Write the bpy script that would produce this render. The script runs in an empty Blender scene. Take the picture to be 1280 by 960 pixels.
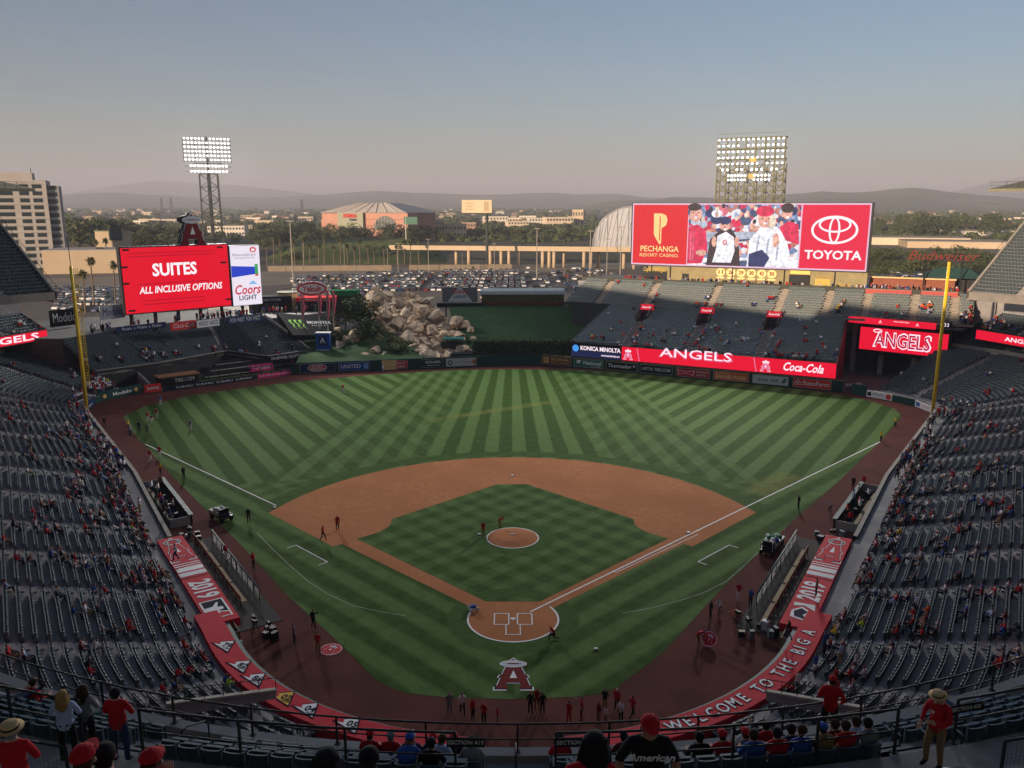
import bpy, bmesh, math, random
import numpy as np
from mathutils import Vector, Matrix, noise
R = math.radians; PI = math.pi
sc = bpy.context.scene
rng = random.Random(7)
# ---------------------------------------------------------------- camera
CAM = Vector((-0.17, -64.92, 34.9)); PITCH = 0.21386; FPX = 1030.4
cam_data = bpy.data.cameras.new('camera'); cam = bpy.data.objects.new('camera', cam_data)
sc.collection.objects.link(cam); sc.camera = cam
cam.location = CAM; cam.rotation_euler = (PI/2 - PITCH, 0, -0.00115)
cam_data.sensor_width = 36; cam_data.lens = 36*FPX/1280
cam_data.clip_start = 0.1; cam_data.clip_end = 80000
# ---------------------------------------------------------------- sky, sun, exposure
SUN_EL, SUN_AZ = R(9.0), math.atan2(-0.76, -0.65)      # direction the sun stands in: behind and left of the upper deck
w = bpy.data.worlds.new('World'); sc.world = w; w.use_nodes = True
nt = w.node_tree; bg = nt.nodes['Background']
sky = nt.nodes.new('ShaderNodeTexSky'); sky.sky_type = 'NISHITA'; sky.sun_disc = False
sky.sun_elevation = SUN_EL
sky.sun_rotation = PI/2 - SUN_AZ
sky.altitude = 50; sky.air_density = 1.0; sky.dust_density = 1.0; sky.ozone_density = 3.2
nt.links.new(sky.outputs[0], bg.inputs[0]); bg.inputs[1].default_value = 0.055
sd = bpy.data.lights.new('sun', 'SUN'); sun = bpy.data.objects.new('sun', sd); sc.collection.objects.link(sun)
sd.energy = 5.0; sd.angle = R(0.6); sd.color = (1.0, 0.76, 0.54)
sdir = Vector((math.cos(SUN_AZ)*math.cos(SUN_EL), math.sin(SUN_AZ)*math.cos(SUN_EL), math.sin(SUN_EL)))
sun.rotation_euler = sdir.to_track_quat('Z', 'Y').to_euler()
vs = sc.view_settings; vs.view_transform = 'Standard'; vs.look = 'None'; vs.gamma = 1; vs.exposure = 1.0
sc.cycles.use_denoising = True
sc.cycles.max_bounces = 5; sc.cycles.diffuse_bounces = 2; sc.cycles.glossy_bounces = 2; sc.cycles.volume_bounces = 0
sc.cycles.sample_clamp_indirect = 6.0
# ---------------------------------------------------------------- measuring and mesh helpers
def gp(px, py, z=0.0):
    "point at height z that the photograph shows at pixel px, py"
    u, v = (px-640)/FPX, (py-480)/FPX
    cp, sp = math.cos(PITCH), math.sin(PITCH)
    x, y, dz = u, cp - v*sp, -sp - v*cp
    c, s = math.cos(-0.00115), math.sin(-0.00115)
    t = (z - CAM.z)/dz
    return Vector((CAM.x + t*(c*x - s*y), CAM.y + t*(s*x + c*y), z))
def S(r, g, b):
    f = lambda c: (c/255/12.92 if c < 10.3 else ((c/255 + .055)/1.055)**2.4)
    return (f(r), f(g), f(b))
col0 = sc.collection
MATS = {}
def M(name, col=(.5, .5, .5), rough=.75, var=.12, scale=1.5, emit=0, metal=0, spec=.18, bump=0, var2=None):
    if name in MATS: return MATS[name]
    m = bpy.data.materials.new(name); m.use_nodes = True; MATS[name] = m
    n = m.node_tree.nodes; l = m.node_tree.links; b = n['Principled BSDF']
    c = (*col, 1)
    b.inputs['Base Color'].default_value = c; b.inputs['Roughness'].default_value = rough
    b.inputs['Metallic'].default_value = metal; b.inputs['Specular IOR Level'].default_value = .02 if emit else spec
    if emit:
        b.inputs['Emission Color'].default_value = c; b.inputs['Emission Strength'].default_value = emit
        b.inputs['Base Color'].default_value = (.02, .02, .02, 1)
    if var:
        g = n.new('ShaderNodeNewGeometry'); t = n.new('ShaderNodeTexNoise'); t.inputs['Scale'].default_value = scale
        t.inputs['Detail'].default_value = 5; t.inputs['Roughness'].default_value = .62
        l.new(g.outputs['Position'], t.inputs['Vector'])
        r = n.new('ShaderNodeMapRange'); r.inputs[1].default_value = .3; r.inputs[2].default_value = .7
        r.inputs[3].default_value = 1-var; r.inputs[4].default_value = 1+var
        l.new(t.outputs['Fac'], r.inputs[0])
        x = n.new('ShaderNodeMix'); x.data_type = 'RGBA'; x.blend_type = 'MULTIPLY'; x.inputs[0].default_value = 1
        x.inputs[6].default_value = c; l.new(r.outputs[0], x.inputs[7]); out = x.outputs[2]
        if var2:
            t2 = n.new('ShaderNodeTexNoise'); t2.inputs['Scale'].default_value = scale*.13; t2.inputs['Detail'].default_value = 4
            l.new(g.outputs['Position'], t2.inputs['Vector'])
            r2 = n.new('ShaderNodeMapRange'); r2.inputs[1].default_value = .42; r2.inputs[2].default_value = .6
            l.new(t2.outputs['Fac'], r2.inputs[0])
            y = n.new('ShaderNodeMix'); y.data_type = 'RGBA'; l.new(r2.outputs[0], y.inputs[0])
            l.new(out, y.inputs[6]); y.inputs[7].default_value = (*var2, 1); out = y.outputs[2]
        l.new(out, b.inputs['Emission Color' if emit else 'Base Color'])
        if bump:
            bp = n.new('ShaderNodeBump'); bp.inputs['Strength'].default_value = bump; bp.inputs['Distance'].default_value = .1
            l.new(t.outputs['Fac'], bp.inputs['Height']); l.new(bp.outputs[0], b.inputs['Normal'])
    return m
def link(name, data, parent=None):
    o = bpy.data.objects.new(name, data); col0.objects.link(o)
    if parent: o.parent = parent
    return o
def tag(o, label=None, cat=None, group=None, kind=None):
    if label: o['label'] = label
    if cat: o['category'] = cat
    if group: o['group'] = group
    if kind: o['kind'] = kind
    return o
def thing(name, label, cat, loc=(0, 0, 0), rz=0, group=None, mat=None):
    o = bpy.data.objects.new(name, None); col0.objects.link(o)
    if mat is not None: o.matrix_world = mat
    else: o.location = loc; o.rotation_euler = (0, 0, rz)
    o.empty_display_size = .2
    return tag(o, label, cat, group)
def copy_tree(o, parent=None):
    c = o.copy(); col0.objects.link(c); c.parent = parent
    for k in list(o.children): copy_tree(k, c)
    return c
def frame(o, u, up=(0, 0, 1)):
    "matrix whose x runs along u, y along up, z out of the face"
    u = Vector(u).normalized(); up = Vector(up); n = u.cross(up).normalized(); v = n.cross(u)
    m = Matrix((u, v, n)).transposed().to_4x4(); m.translation = Vector(o); return m
class MB:
    def __init__(s): s.v = []; s.f = []; s.m = []
    def add(s, vs, fs, m=0):
        k = len(s.v); s.v += [tuple(p) for p in vs]; s.f += [tuple(i+k for i in f) for f in fs]; s.m += [m]*len(fs); return s
    def quad(s, a, b, c, d, m=0): return s.add((a, b, c, d), ((0, 1, 2, 3),), m)
    def poly(s, pts, m=0): return s.add(pts, (tuple(range(len(pts))),), m)
    def box(s, c, d, m=0, rz=0, mat=None):
        x, y, z = (e/2 for e in d); q = []
        for sx, sy, sz in ((-1,-1,-1),(1,-1,-1),(1,1,-1),(-1,1,-1),(-1,-1,1),(1,-1,1),(1,1,1),(-1,1,1)):
            p = Vector((sx*x, sy*y, sz*z))
            if rz: p = Matrix.Rotation(rz, 3, 'Z') @ p
            p = p + Vector(c)
            if mat is not None: p = mat @ p
            q.append(p)
        return s.add(q, ((3,2,1,0),(4,5,6,7),(0,1,5,4),(1,2,6,5),(2,3,7,6),(3,0,4,7)), m)
    def beam(s, a, b, wd, h=None, m=0):
        a, b = Vector(a), Vector(b); d = (b-a); L = d.length
        if L < 1e-6: return s
        q = d.to_track_quat('X', 'Z').to_matrix().to_4x4(); q.translation = (a+b)/2
        return s.box((0, 0, 0), (L, wd, h or wd), m, mat=q)
    def prism(s, pts, z0, z1, m=0, m2=None, bottom=False):
        n = len(pts); k = [(*p[:2], z0) for p in pts] + [(*p[:2], z1) for p in pts]
        s.add(k, [(i, (i+1) % n, (i+1) % n + n, i+n) for i in range(n)] + ([tuple(range(n))[::-1]] if bottom else []), m)
        return s.add(k[n:], [tuple(range(n))], m if m2 is None else m2)
    def tube(s, pts, r, n=6, m=0, cap=True):
        pts = [Vector(p) for p in pts]; N = len(pts); rs = r if isinstance(r, (list, tuple)) else [r]*N
        vs = []
        for i, p in enumerate(pts):
            d = (pts[min(i+1, N-1)] - pts[max(i-1, 0)]).normalized()
            a = d.orthogonal().normalized() if abs(d.z) < .9 else d.cross(Vector((0, 1, 0))).normalized()
            b = d.cross(a)
            for k in range(n):
                t = 2*PI*k/n; vs.append(p + (a*math.cos(t) + b*math.sin(t))*rs[i])
        fs = [(i*n+k, i*n+(k+1) % n, (i+1)*n+(k+1) % n, (i+1)*n+k) for i in range(N-1) for k in range(n)]
        if cap: fs += [tuple(range(n))[::-1], tuple(range((N-1)*n, N*n))]
        return s.add(vs, fs, m)
    def ball(s, c, r, m=0, n=8, k=5, rot=None, jit=0):
        c = Vector(c); r = Vector(r) if hasattr(r, '__len__') else Vector((r, r, r)); vs = []
        for i in range(1, k):
            a = PI*i/k
            for j in range(n):
                t = 2*PI*j/n; p = Vector((math.sin(a)*math.cos(t), math.sin(a)*math.sin(t), math.cos(a)))
                if jit: p *= 1 + jit*(rng.random()-.5)
                p = Vector((p.x*r.x, p.y*r.y, p.z*r.z)); vs.append(c + (rot @ p if rot else p))
        e = Vector((0, 0, r.z)); e = rot @ e if rot else e
        vs += [c+e, c-e]; T, B = len(vs)-2, len(vs)-1
        fs = [(i*n+j, (i+1)*n+j, (i+1)*n+(j+1) % n, i*n+(j+1) % n) for i in range(k-2) for j in range(n)]
        fs += [(T, j, (j+1) % n) for j in range(n)] + [(B, (k-2)*n+(j+1) % n, (k-2)*n+j) for j in range(n)]
        return s.add(vs, fs, m)
    def mesh(s, name, mats, smooth=False):
        me = bpy.data.meshes.new(name); me.from_pydata(s.v, [], s.f)
        for q in (mats if isinstance(mats, (list, tuple)) else [mats]): me.materials.append(q)
        me.polygons.foreach_set('material_index', s.m)
        if smooth: me.polygons.foreach_set('use_smooth', [True]*len(s.f))
        me.update(); return me
    def build(s, name, mats, parent=None, smooth=False): return link(name, s.mesh(name, mats, smooth), parent)
def tile(name, base, mats, X):
    "one mesh holding the MB 'base' repeated at transforms X (n,4,4) - for what is past the limit of single objects"
    V = np.array(base.v); n = len(X); nv = len(V)
    P = (np.einsum('nij,vj->nvi', X[:, :3, :3], V) + X[:, None, :3, 3]).reshape(-1, 3)
    lens = np.array([len(f) for f in base.f]); idx = np.concatenate([np.array(f) for f in base.f])
    L = (idx[None] + (np.arange(n)*nv)[:, None]).ravel().astype(np.int32); ls = np.tile(lens, n)
    me = bpy.data.meshes.new(name); me.vertices.add(n*nv); me.vertices.foreach_set('co', P.ravel().astype(np.float32))
    me.loops.add(len(L)); me.loops.foreach_set('vertex_index', L)
    me.polygons.add(len(ls)); me.polygons.foreach_set('loop_start', np.concatenate([[0], np.cumsum(ls)[:-1]]).astype(np.int32))
    for q in mats: me.materials.append(q)
    me.polygons.foreach_set('material_index', np.tile(np.array(base.m, dtype=np.int32), n))
    me.update(calc_edges=True); me.validate(); return me
def xf(x, y, z, a, s=1.0):
    c, n = math.cos(a)*s, math.sin(a)*s
    return ((c, -n, 0, x), (n, c, 0, y), (0, 0, s, z), (0, 0, 0, 1))
def text_mesh(body, size=1, bold=0.0, shear=0.0, wide=1.0, align='CENTER', gap=1.0, res=2, depth=.004):
    cu = bpy.data.curves.new('lettering', 'FONT'); cu.body = body; cu.size = size; cu.offset = bold*size; cu.shear = shear
    cu.align_x = align; cu.align_y = 'CENTER'; cu.space_character = gap; cu.resolution_u = res; cu.extrude = depth
    o = bpy.data.objects.new('lettering', cu); me = bpy.data.meshes.new_from_object(o)
    bpy.data.objects.remove(o); bpy.data.curves.remove(cu)
    if wide != 1: me.transform(Matrix.Diagonal((wide, 1, 1, 1)))
    return me
def text(parent, body, mat, at=(0, 0), size=1, off=.02, rot=0, fit=None, **k):
    me = text_mesh(body, size, **k)
    if fit:
        xs = [v.co.x for v in me.vertices]; wdt = max(xs)-min(xs)
        me.transform(Matrix.Diagonal((fit/wdt, 1, 1, 1)))
    me.materials.append(mat); o = link('lettering', me, parent)
    o.location = (at[0], at[1], off); o.rotation_euler = (0, 0, rot); return o
def flat(parent, name, pts, mat, off=.01, at=(0, 0), sc_=1.0, thick=.004):
    mb = MB(); mb.prism([(at[0]+p[0]*sc_, at[1]+p[1]*sc_) for p in pts], off-thick, off, 0)
    return mb.build(name, mat, parent)
def ell(cx, cy, rx, ry, n=24, a0=0, a1=2*PI):
    full = abs(a1-a0-2*PI) < 1e-6
    return [(cx+rx*math.cos(a0+(a1-a0)*i/(n if full else n-1)), cy+ry*math.sin(a0+(a1-a0)*i/(n if full else n-1))) for i in range(n)]
def rect(x0, y0, x1, y1): return [(x0, y0), (x1, y0), (x1, y1), (x0, y1)]
def ring(parent, name, cx, cy, rx, ry, t, mat, off, n=24, rot=0, thick=.004):
    mb = MB(); c, s = math.cos(rot), math.sin(rot)
    q = lambda x, y: (cx+x*c-y*s, cy+x*s+y*c)
    for i in range(n):
        a, b = 2*PI*i/n, 2*PI*(i+1)/n
        P = [q(rx*math.cos(a), ry*math.sin(a)), q(rx*math.cos(b), ry*math.sin(b)), q((rx-t)*math.cos(b), (ry-t)*math.sin(b)), q((rx-t)*math.cos(a), (ry-t)*math.sin(a))]
        mb.quad(*[(*p, off) for p in P])
        mb.quad((*P[0], off-thick), (*P[1], off-thick), (*P[1], off), (*P[0], off))
    return mb.build(name, mat, parent)
# the team's capital letter with its ring, unit height about 1, centred on x
A_OUT = [(-.42,0),(-.14,0),(-.14,.09),(-.18,.09),(-.15,.2),(.15,.2),(.18,.09),(.14,.09),(.14,0),(.42,0),(.42,.1),(.37,.1),(.29,.36),(.35,.36),(.30,.46),(.26,.46),(.13,.84),(0,.98),(-.13,.84),(-.26,.46),(-.30,.46),(-.35,.36),(-.29,.36),(-.37,.1),(-.42,.1)]
def grow(pts, k, cy=.45): return [(x*(1+k), cy+(y-cy)*(1+k*.8)) for x, y in pts]
def team_letter(parent, at, s, mats, off=.01, step=.006, rot=0, wd=1.0):
    "mats: outline, second outline, body, ring"
    c, n = math.cos(rot), math.sin(rot)
    T = lambda P: [(at[0]+(x*wd*c-y*n)*s, at[1]+(x*wd*n+y*c)*s) for x, y in P]
    flat(parent, 'letter_outline', T(grow(A_OUT, .16)), mats[0], off)
    flat(parent, 'letter_border', T(grow(A_OUT, .07)), mats[1], off+step)
    flat(parent, 'letter_body', T(A_OUT), mats[2], off+2*step)
    flat(parent, 'letter_counter', T([(-.09, .34), (.09, .34), (0, .6)]), mats[0], off+3*step)
    ox, oy = T([(0, .82)])[0]
    ring(parent, 'halo_outline', ox, oy, .34*s*wd, .12*s, .10*s*min(1, wd*1.2), mats[0], off+3*step, rot=rot)
    ring(parent, 'halo', ox, oy, .31*s*wd, .095*s, .05*s*min(1, wd*1.2), mats[3], off+4*step, rot=rot)
# ---------------------------------------------------------------- the field
def nodes(m): return m.node_tree.nodes, m.node_tree.links
def grass_material():
    m = M('mown grass', S(70, 92, 50), .9, 0, spec=.06); n, l = nodes(m); b = n['Principled BSDF']
    def mt(op, a, b_=None, c=None):
        k = n.new('ShaderNodeMath'); k.operation = op
        for i, q in enumerate((a, b_, c)):
            if q is None: continue
            if isinstance(q, (int, float)): k.inputs[i].default_value = q
            else: l.new(q, k.inputs[i])
        return k.outputs[0]
    g = n.new('ShaderNodeNewGeometry'); sp = n.new('ShaderNodeSeparateXYZ')
    wob = n.new('ShaderNodeTexNoise'); wob.inputs['Scale'].default_value = .35; l.new(g.outputs['Position'], wob.inputs['Vector'])
    l.new(g.outputs['Position'], sp.inputs[0])
    x = mt('ADD', sp.outputs[0], mt('MULTIPLY', mt('SUBTRACT', wob.outputs['Fac'], .5), .3)); y = sp.outputs[1]
    def stripes(p, period, sharp=5.5):     # soft square wave between 0 and 1
        s = mt('MULTIPLY', mt('SINE', mt('MULTIPLY', p, 2*PI/period)), sharp)
        return mt('ADD', mt('MULTIPLY', mt('MAXIMUM', mt('MINIMUM', s, 1.0), -1.0), .5), .5)
    def step(p, e, wd=.25): return mt('MINIMUM', mt('MAXIMUM', mt('DIVIDE', mt('SUBTRACT', p, e), wd), 0.0), 1.0)
    def lin(a, b_): return mt('ADD', mt('MULTIPLY', x, a), mt('MULTIPLY', y, b_))
    def inv(p): return mt('SUBTRACT', 1.0, p)
    mul = lambda a, b_: mt('MULTIPLY', a, b_)
    # outfield: a fan behind second base and two straight sets, overlapping in bands
    fan = mt('MULTIPLY', mt('DIVIDE', x, mt('SUBTRACT', 250.0, y)), 165.0)
    sC = stripes(fan, 3.35); sL = stripes(lin(math.sin(R(120.5)), -math.cos(R(120.5))), 3.7); sR = stripes(lin(math.sin(R(57)), -math.cos(R(57))), 3.7)
    ax = mt('ABSOLUTE', fan)
    mC = inv(step(ax, 24.5)); mL = inv(step(fan, -10)); mR = step(fan, 10)
    mLs = inv(step(fan, -24.5)); mRs = step(fan, 24.5)
    # infield and foul ground: crossed diagonals
    d1 = stripes(lin(.7071, .7071), 2.9, 2.2); d2 = stripes(lin(.7071, -.7071), 2.9, 2.2)
    def blend(pairs):
        num = den = None
        for s, k in pairs:
            q = mul(s, k); num = q if num is None else mt('ADD', num, q); den = k if den is None else mt('ADD', den, k)
        return mt('DIVIDE', num, mt('MAXIMUM', den, .001))
    out = blend(((sC, mC), (sL, mul(mL, mt('ADD', mLs, mul(inv(mLs), .55)))), (sR, mul(mR, mt('ADD', mRs, mul(inv(mRs), .55))))))
    infl = mt('ADD', mul(d1, .5), mul(d2, .5))
    fl = stripes(lin(.7071, .7071), 3.2, 2.0); fr = stripes(lin(.7071, -.7071), 3.2, 2.0)
    right = step(x, 0, .2)
    foul = mt("ADD", mul(fl, mt("SUBTRACT", .88, mul(right, .76))), mul(fr, mt("ADD", .12, mul(right, .76))))
    # foul ground: y < |x|; infield: inside the diamond
    isfoul = inv(step(mt('SUBTRACT', y, mt('ABSOLUTE', x)), -1.0, .1))
    isin = inv(step(mt('ADD', y, mul(mt('ABSOLUTE', x), .25)), 44, .1))
    # clean-up rings cut round the mound and the plate
    def ringm(cx, cy, r0, r1):
        d = mt('SQRT', mt('ADD', mt('POWER', mt('SUBTRACT', x, cx), 2.0), mt('POWER', mt('SUBTRACT', y, cy), 2.0)))
        return mul(step(d, r0), inv(step(d, r1)))
    f = mt('ADD', mul(isin, infl), mul(inv(isin), out))
    f = mt('ADD', mul(isfoul, foul), mul(inv(isfoul), f))
    rm = mt('MAXIMUM', ringm(0, 18.0, 2.6, 4.3), ringm(0, .3, 3.9, 5.6))
    f = mt('ADD', mul(f, inv(rm)), mul(rm, .3))
    d = mt('SQRT', mt('ADD', mt('POWER', x, 2.0), mt('POWER', mt('SUBTRACT', y, 18.4), 2.0)))
    hem = mul(mul(step(d, 28.9), inv(step(d, 31.2))), step(mt('SUBTRACT', y, mt('ABSOLUTE', x)), -3.0, .1))
    f = mt('ADD', mul(f, inv(hem)), mul(hem, .18))
    # blades, wear and yellowed streaks
    def noise_(scale, detail, lo, hi):
        t = n.new('ShaderNodeTexNoise'); t.inputs['Scale'].default_value = scale; t.inputs['Detail'].default_value = detail
        l.new(g.outputs['Position'], t.inputs['Vector'])
        r = n.new('ShaderNodeMapRange'); r.inputs[1].default_value = .3; r.inputs[2].default_value = .7; r.inputs[3].default_value = lo; r.inputs[4].default_value = hi
        l.new(t.outputs['Fac'], r.inputs[0]); return r.outputs[0]
    f = mt('ADD', f, mt('SUBTRACT', noise_(.9, 8, -.22, .22), 0.0)); f = mt('MAXIMUM', mt('MINIMUM', f, 1.15), -.1)
    x1 = n.new('ShaderNodeMix'); x1.data_type = 'RGBA'; x1.clamp_factor = False; l.new(f, x1.inputs[0])
    x1.inputs[6].default_value = (.037, .080, .012, 1); x1.inputs[7].default_value = (.094, .160, .045, 1)
    x2 = n.new('ShaderNodeMix'); x2.data_type = 'RGBA'; x2.blend_type = 'MULTIPLY'; x2.inputs[0].default_value = 1
    l.new(x1.outputs[2], x2.inputs[6]); l.new(noise_(6, 6, .78, 1.22), x2.inputs[7])
    def patch(cx, cy, ang, L, wd, k):
        c, s = math.cos(ang), math.sin(ang)
        u = mt('ADD', mul(mt('SUBTRACT', x, cx), c), mul(mt('SUBTRACT', y, cy), s)); v = mt('SUBTRACT', mul(mt('SUBTRACT', y, cy), c), mul(mt('SUBTRACT', x, cx), s))
        return mul(mul(inv(step(mt('ABSOLUTE', u), L*.6, L*.4)), inv(step(mt('ABSOLUTE', v), wd*.3, wd*.7))), k)
    pt = mt('MAXIMUM', patch(-3, 74, R(32), 15, 1.6, .5), patch(33.5, 35.5, R(48), 6, 2.4, .6))
    x3 = n.new('ShaderNodeMix'); x3.data_type = 'RGBA'; l.new(mul(pt, noise_(.6, 4, .3, 1.2)), x3.inputs[0]); l.new(x2.outputs[2], x3.inputs[6]); x3.inputs[7].default_value = (.22, .20, .05, 1)
    l.new(x3.outputs[2], b.inputs['Base Color'])
    return m
GRASS = grass_material()
DIRT = M('infield clay', (.47, .19, .082), .95, .15, 1.2, spec=.05, var2=(.42, .165, .07))
TRACK = M('crushed brick track', (.125, .042, .034), .95, .16, 2.0, spec=.05, var2=(.10, .036, .03))
CHALK = M('chalk', (.88, .86, .82), .9, .06, 8)
def sheet(name, pts, z, mat):
    mb = MB(); mb.poly([(p[0], p[1], z) for p in pts]); return tag(mb.build(name, mat), kind='structure')
def strip(mb, a, b, wd, z=.03):
    a, b = Vector((a[0], a[1])), Vector((b[0], b[1])); d = (b-a).normalized(); q = Vector((-d.y, d.x))*wd/2
    mb.quad((*(a-q), z), (*(b-q), z), (*(b+q), z), (*(a+q), z))
GZ = -0.4                                    # the town's ground lies a little below the playing field
tag(MB().poly([(24000*math.cos(2*PI*i/48), 24000*math.sin(2*PI*i/48), GZ) for i in range(48)]).build('ground', M('dry ground', (.19, .155, .11), .95, .3, .02, var2=(.10, .10, .06))), kind='structure')
sheet('stadium_floor', [(-125, -95), (125, -95), (125, 160), (-125, 160)], -.1, M('service concrete', (.13, .12, .115), .9, .2, .5))
wt = [(-23, -19), (23, -19), (30, 0), (73, 68), (74, 78), (70, 89), (63, 89), (7, 117), (-46, 107), (-64, 92), (-74, 90), (-75, 70), (-30, 0)]
sheet('warning_track', wt, 0, TRACK)
gx = [gp(*p)[:2] for p in ((154,521),(163,537),(180,556),(208,587),(240,620),(300,680),(360,745),(420,800),(470,850),(490,861),(512,867),(560,872),(640,874),(720,871),(752,867),(770,860),(830,815),(900,738),(990,652),(1050,600),(1095,557),(1122,528),(1127,519),(1118,511),(1084,500),(1040,492),(960,482),(880,474),(800,467),(720,462.5),(640,461.5),(560,463),(480,467.5),(400,474),(320,483),(240,494),(180,508))]
sheet('outfield_grass', gx, .008, GRASS)
avg = lambda p, q: ((p[0]-q[0])/2, (p[1]+q[1])/2)
sy = lambda xr, xl, y: avg(gp(xr, y), gp(xl, y))
tip = (28.3, 25.4); notch = sy(865.6, 416, 683.2); inn = sy(856, 429, 680)
arc = []
a0 = math.atan2(tip[1]-18.44, tip[0]); rr = math.hypot(tip[0], tip[1]-18.44)
for i in range(49):
    t = a0 + (PI-2*a0)*i/48; r_ = rr + (28.4-rr)*math.sin(PI*i/48)**.5; arc.append((r_*math.cos(t), 18.44+r_*math.sin(t)))
e = 1.15
bp = lambda s: (s*(inn[0]), inn[1])
home = [(3.96*math.cos(t), .3+3.96*math.sin(t)) for t in [R(28) - R(236)*i/32 for i in range(33)]]
path_r = [(home[0][0]+.2, home[0][1]+.25)]
pts = arc + [(-notch[0], notch[1]), (-inn[0], inn[1])] + [(-q[0], q[1]) for q in path_r] + home[::-1] + path_r + [inn, notch]
sheet('infield_dirt', pts, .014, DIRT)
c1 = sy(836, 446, 673.5); c2 = sy(791.5, 489.5, 649); c3 = sy(658.5, 621, 605.5); c4 = sy(675, 607, 752)
ga = []
for i in range(9):
    t = i/8; q = ((1-t)*c1[0]+t*c2[0], (1-t)*c1[1]+t*c2[1]); k = 1.5*math.sin(PI*t)
    ga.append((q[0]-k*.75, q[1]-k*.1))
sheet('infield_grass', [c4] + ga + [c3, (-c3[0], c3[1])] + [(-q[0], q[1]) for q in ga[::-1]] + [(-c4[0], c4[1])], .02, GRASS)
mb = MB(); N = 40
for k, (r0, r1, z0, z1) in enumerate(((2.75, 1.4, .026, .22), (1.4, .5, .22, .25))):
    for i in range(N):
        a, b = 2*PI*i/N, 2*PI*(i+1)/N; P = lambda r, t, z: (r*math.cos(t), 18.0+r*math.sin(t), z)
        mb.quad(P(r0, a, z0), P(r0, b, z0), P(r1, b, z1), P(r1, a, z1))
mb.poly([(.5*math.cos(2*PI*i/N), 18+.5*math.sin(2*PI*i/N), .25) for i in range(N)])
tag(mb.build('pitchers_mound', DIRT), 'round clay pitching mound in the middle of the infield grass', 'mound')
def markings():
    mb = MB(); q = .7071
    strip(mb, (1.5, 1.5), gp(1100, 552.5)[:2], .17); strip(mb, gp(345, 632), gp(182, 555.5), .15)
    for s in (1, -1):
        x0, x1, y0, y1 = .37, 1.62, -.72, 1.2
        for a, b in (((x0, y0), (x0, y1)), ((x1, y0), (x1, y1)), ((x0, y0), (x1, y0)), ((x0, y1), (x1, y1))): strip(mb, (s*a[0], a[1]), (s*b[0], b[1]), .1, .03+.001*(a[0] == b[0]))
        strip(mb, (s*.6, -.78), (s*.6, -2.45), .09)
        p = [(s*gp(x, y)[0], gp(x, y)[1]) for x, y in ((872.5, 702.5), (911.5, 681.5))]; p = [(abs(a)*s, b) for a, b in p]
        k = (s*1.0, -1.0)
        strip(mb, p[0], p[1], .11)
        for e_ in p: strip(mb, e_, (e_[0]+k[0]*.75, e_[1]+k[1]*.75), .1, .031)
    strip(mb, (-.6, -2.41), (.6, -2.41), .09, .031)
    a, b = gp(770, 716), gp(873, 668); strip(mb, a, b, .09); strip(mb, a, gp(766, 713.5), .09, .031)
    for P_ in (((321, 666), (340, 686), (360, 705), (385, 727), (408, 742), (440, 757), (475, 765), (508, 770)), ((948, 690), (925, 712), (908, 727), (880, 741), (850, 751), (815, 760), (778, 767))):
        for a, b in zip(P_, P_[1:]): strip(mb, gp(*a)[:2], gp(*b)[:2], .026, .029)
    for c, r, t0, t1 in (((0, .3), 3.9, R(-213), R(33)), ((0, 18.0), 2.74, 0, 2*PI)):
        n = 64
        for i in range(n):
            u, v = t0+(t1-t0)*i/n, t0+(t1-t0)*(i+1)/n
            P = lambda rad, t: (c[0]+rad*math.cos(t), c[1]+rad*math.sin(t), .032)
            mb.quad(P(r-.08, u), P(r-.08, v), P(r+.08, v), P(r+.08, u))
    return tag(mb.build('field_markings', CHALK), kind='structure')
markings()
WHITE = M('white rubber', (.82, .82, .8), .6, .04, 5)
def base(x, y, label, rz=PI/4):
    t = MB(); t.box((0, 0, .04), (.36, .36, .075)); t.box((0, 0, .085), (.32, .32, .02)); o = t.build('base_bag', WHITE)
    o.location = (x, y, .02); o.rotation_euler.z = rz; tag(o, label, 'base')
base(19.13, 19.4, 'white base bag on the chalk line in the right corner of the infield')
base(0, 38.8, 'white base bag in the middle of the wide dirt arc behind the mound')
o = MB().prism([(-.216, .43), (-.216, .216), (0, 0), (.216, .216), (.216, .43)][::-1], .02, .05).build('home_plate', WHITE); tag(o, 'white five sided plate between the two chalk boxes', 'home plate')
o = MB().box((0, 18.44, .27), (.61, .15, .05)).build('pitching_rubber', WHITE); tag(o, 'white rubber slab on top of the pitching mound', 'pitching rubber')
# the painted letter behind the plate: flat paint lying on the grass
NAVY = M('navy paint', S(22, 28, 48), .8, .1, 3, spec=.06); RED = M('red paint', S(196, 30, 46), .7, .08, 3, spec=.06); PWHITE = M('white paint', (.78, .78, .78), .7, .06, 3)
MAROON = M('maroon paint', (.17, .018, .018), .8, .12, 3, spec=.05); SILVER = M('silver paint', (.5, .52, .55), .6, .08, 3)
t = thing('painted_emblem', 'large red painted letter A with halo on the grass behind the plate', 'painted emblem', mat=frame((0, -10.35, .012), (1, 0, 0), (0, 1, 0)))
team_letter(t, (0, .1), 4.1, (PWHITE, NAVY, MAROON, SILVER), .012, .004, 0, .76)
BRED = M('banner red', S(196, 46, 60), .75, .10, 1.5, spec=.08)
def ondeck(loc, nrm, label, up, k=1.0):
    u = Vector((1, 0, 0)); n_ = Vector(nrm).normalized(); upv = Vector(up); u = upv.cross(n_).normalized()
    t = thing('on_deck_mat', label, 'on-deck mat', mat=frame(loc, u, upv))
    flat(t, 'disc', ell(0, 0, .92*k, .92*k, 28), BRED, .02, thick=.02); ring(t, 'rim', 0, 0, .88*k, .88*k, .05, PWHITE, .026)
    team_letter(t, (0, -.55*k), 1.15*k, (PWHITE, NAVY, RED, SILVER), .03, .004)
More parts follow.
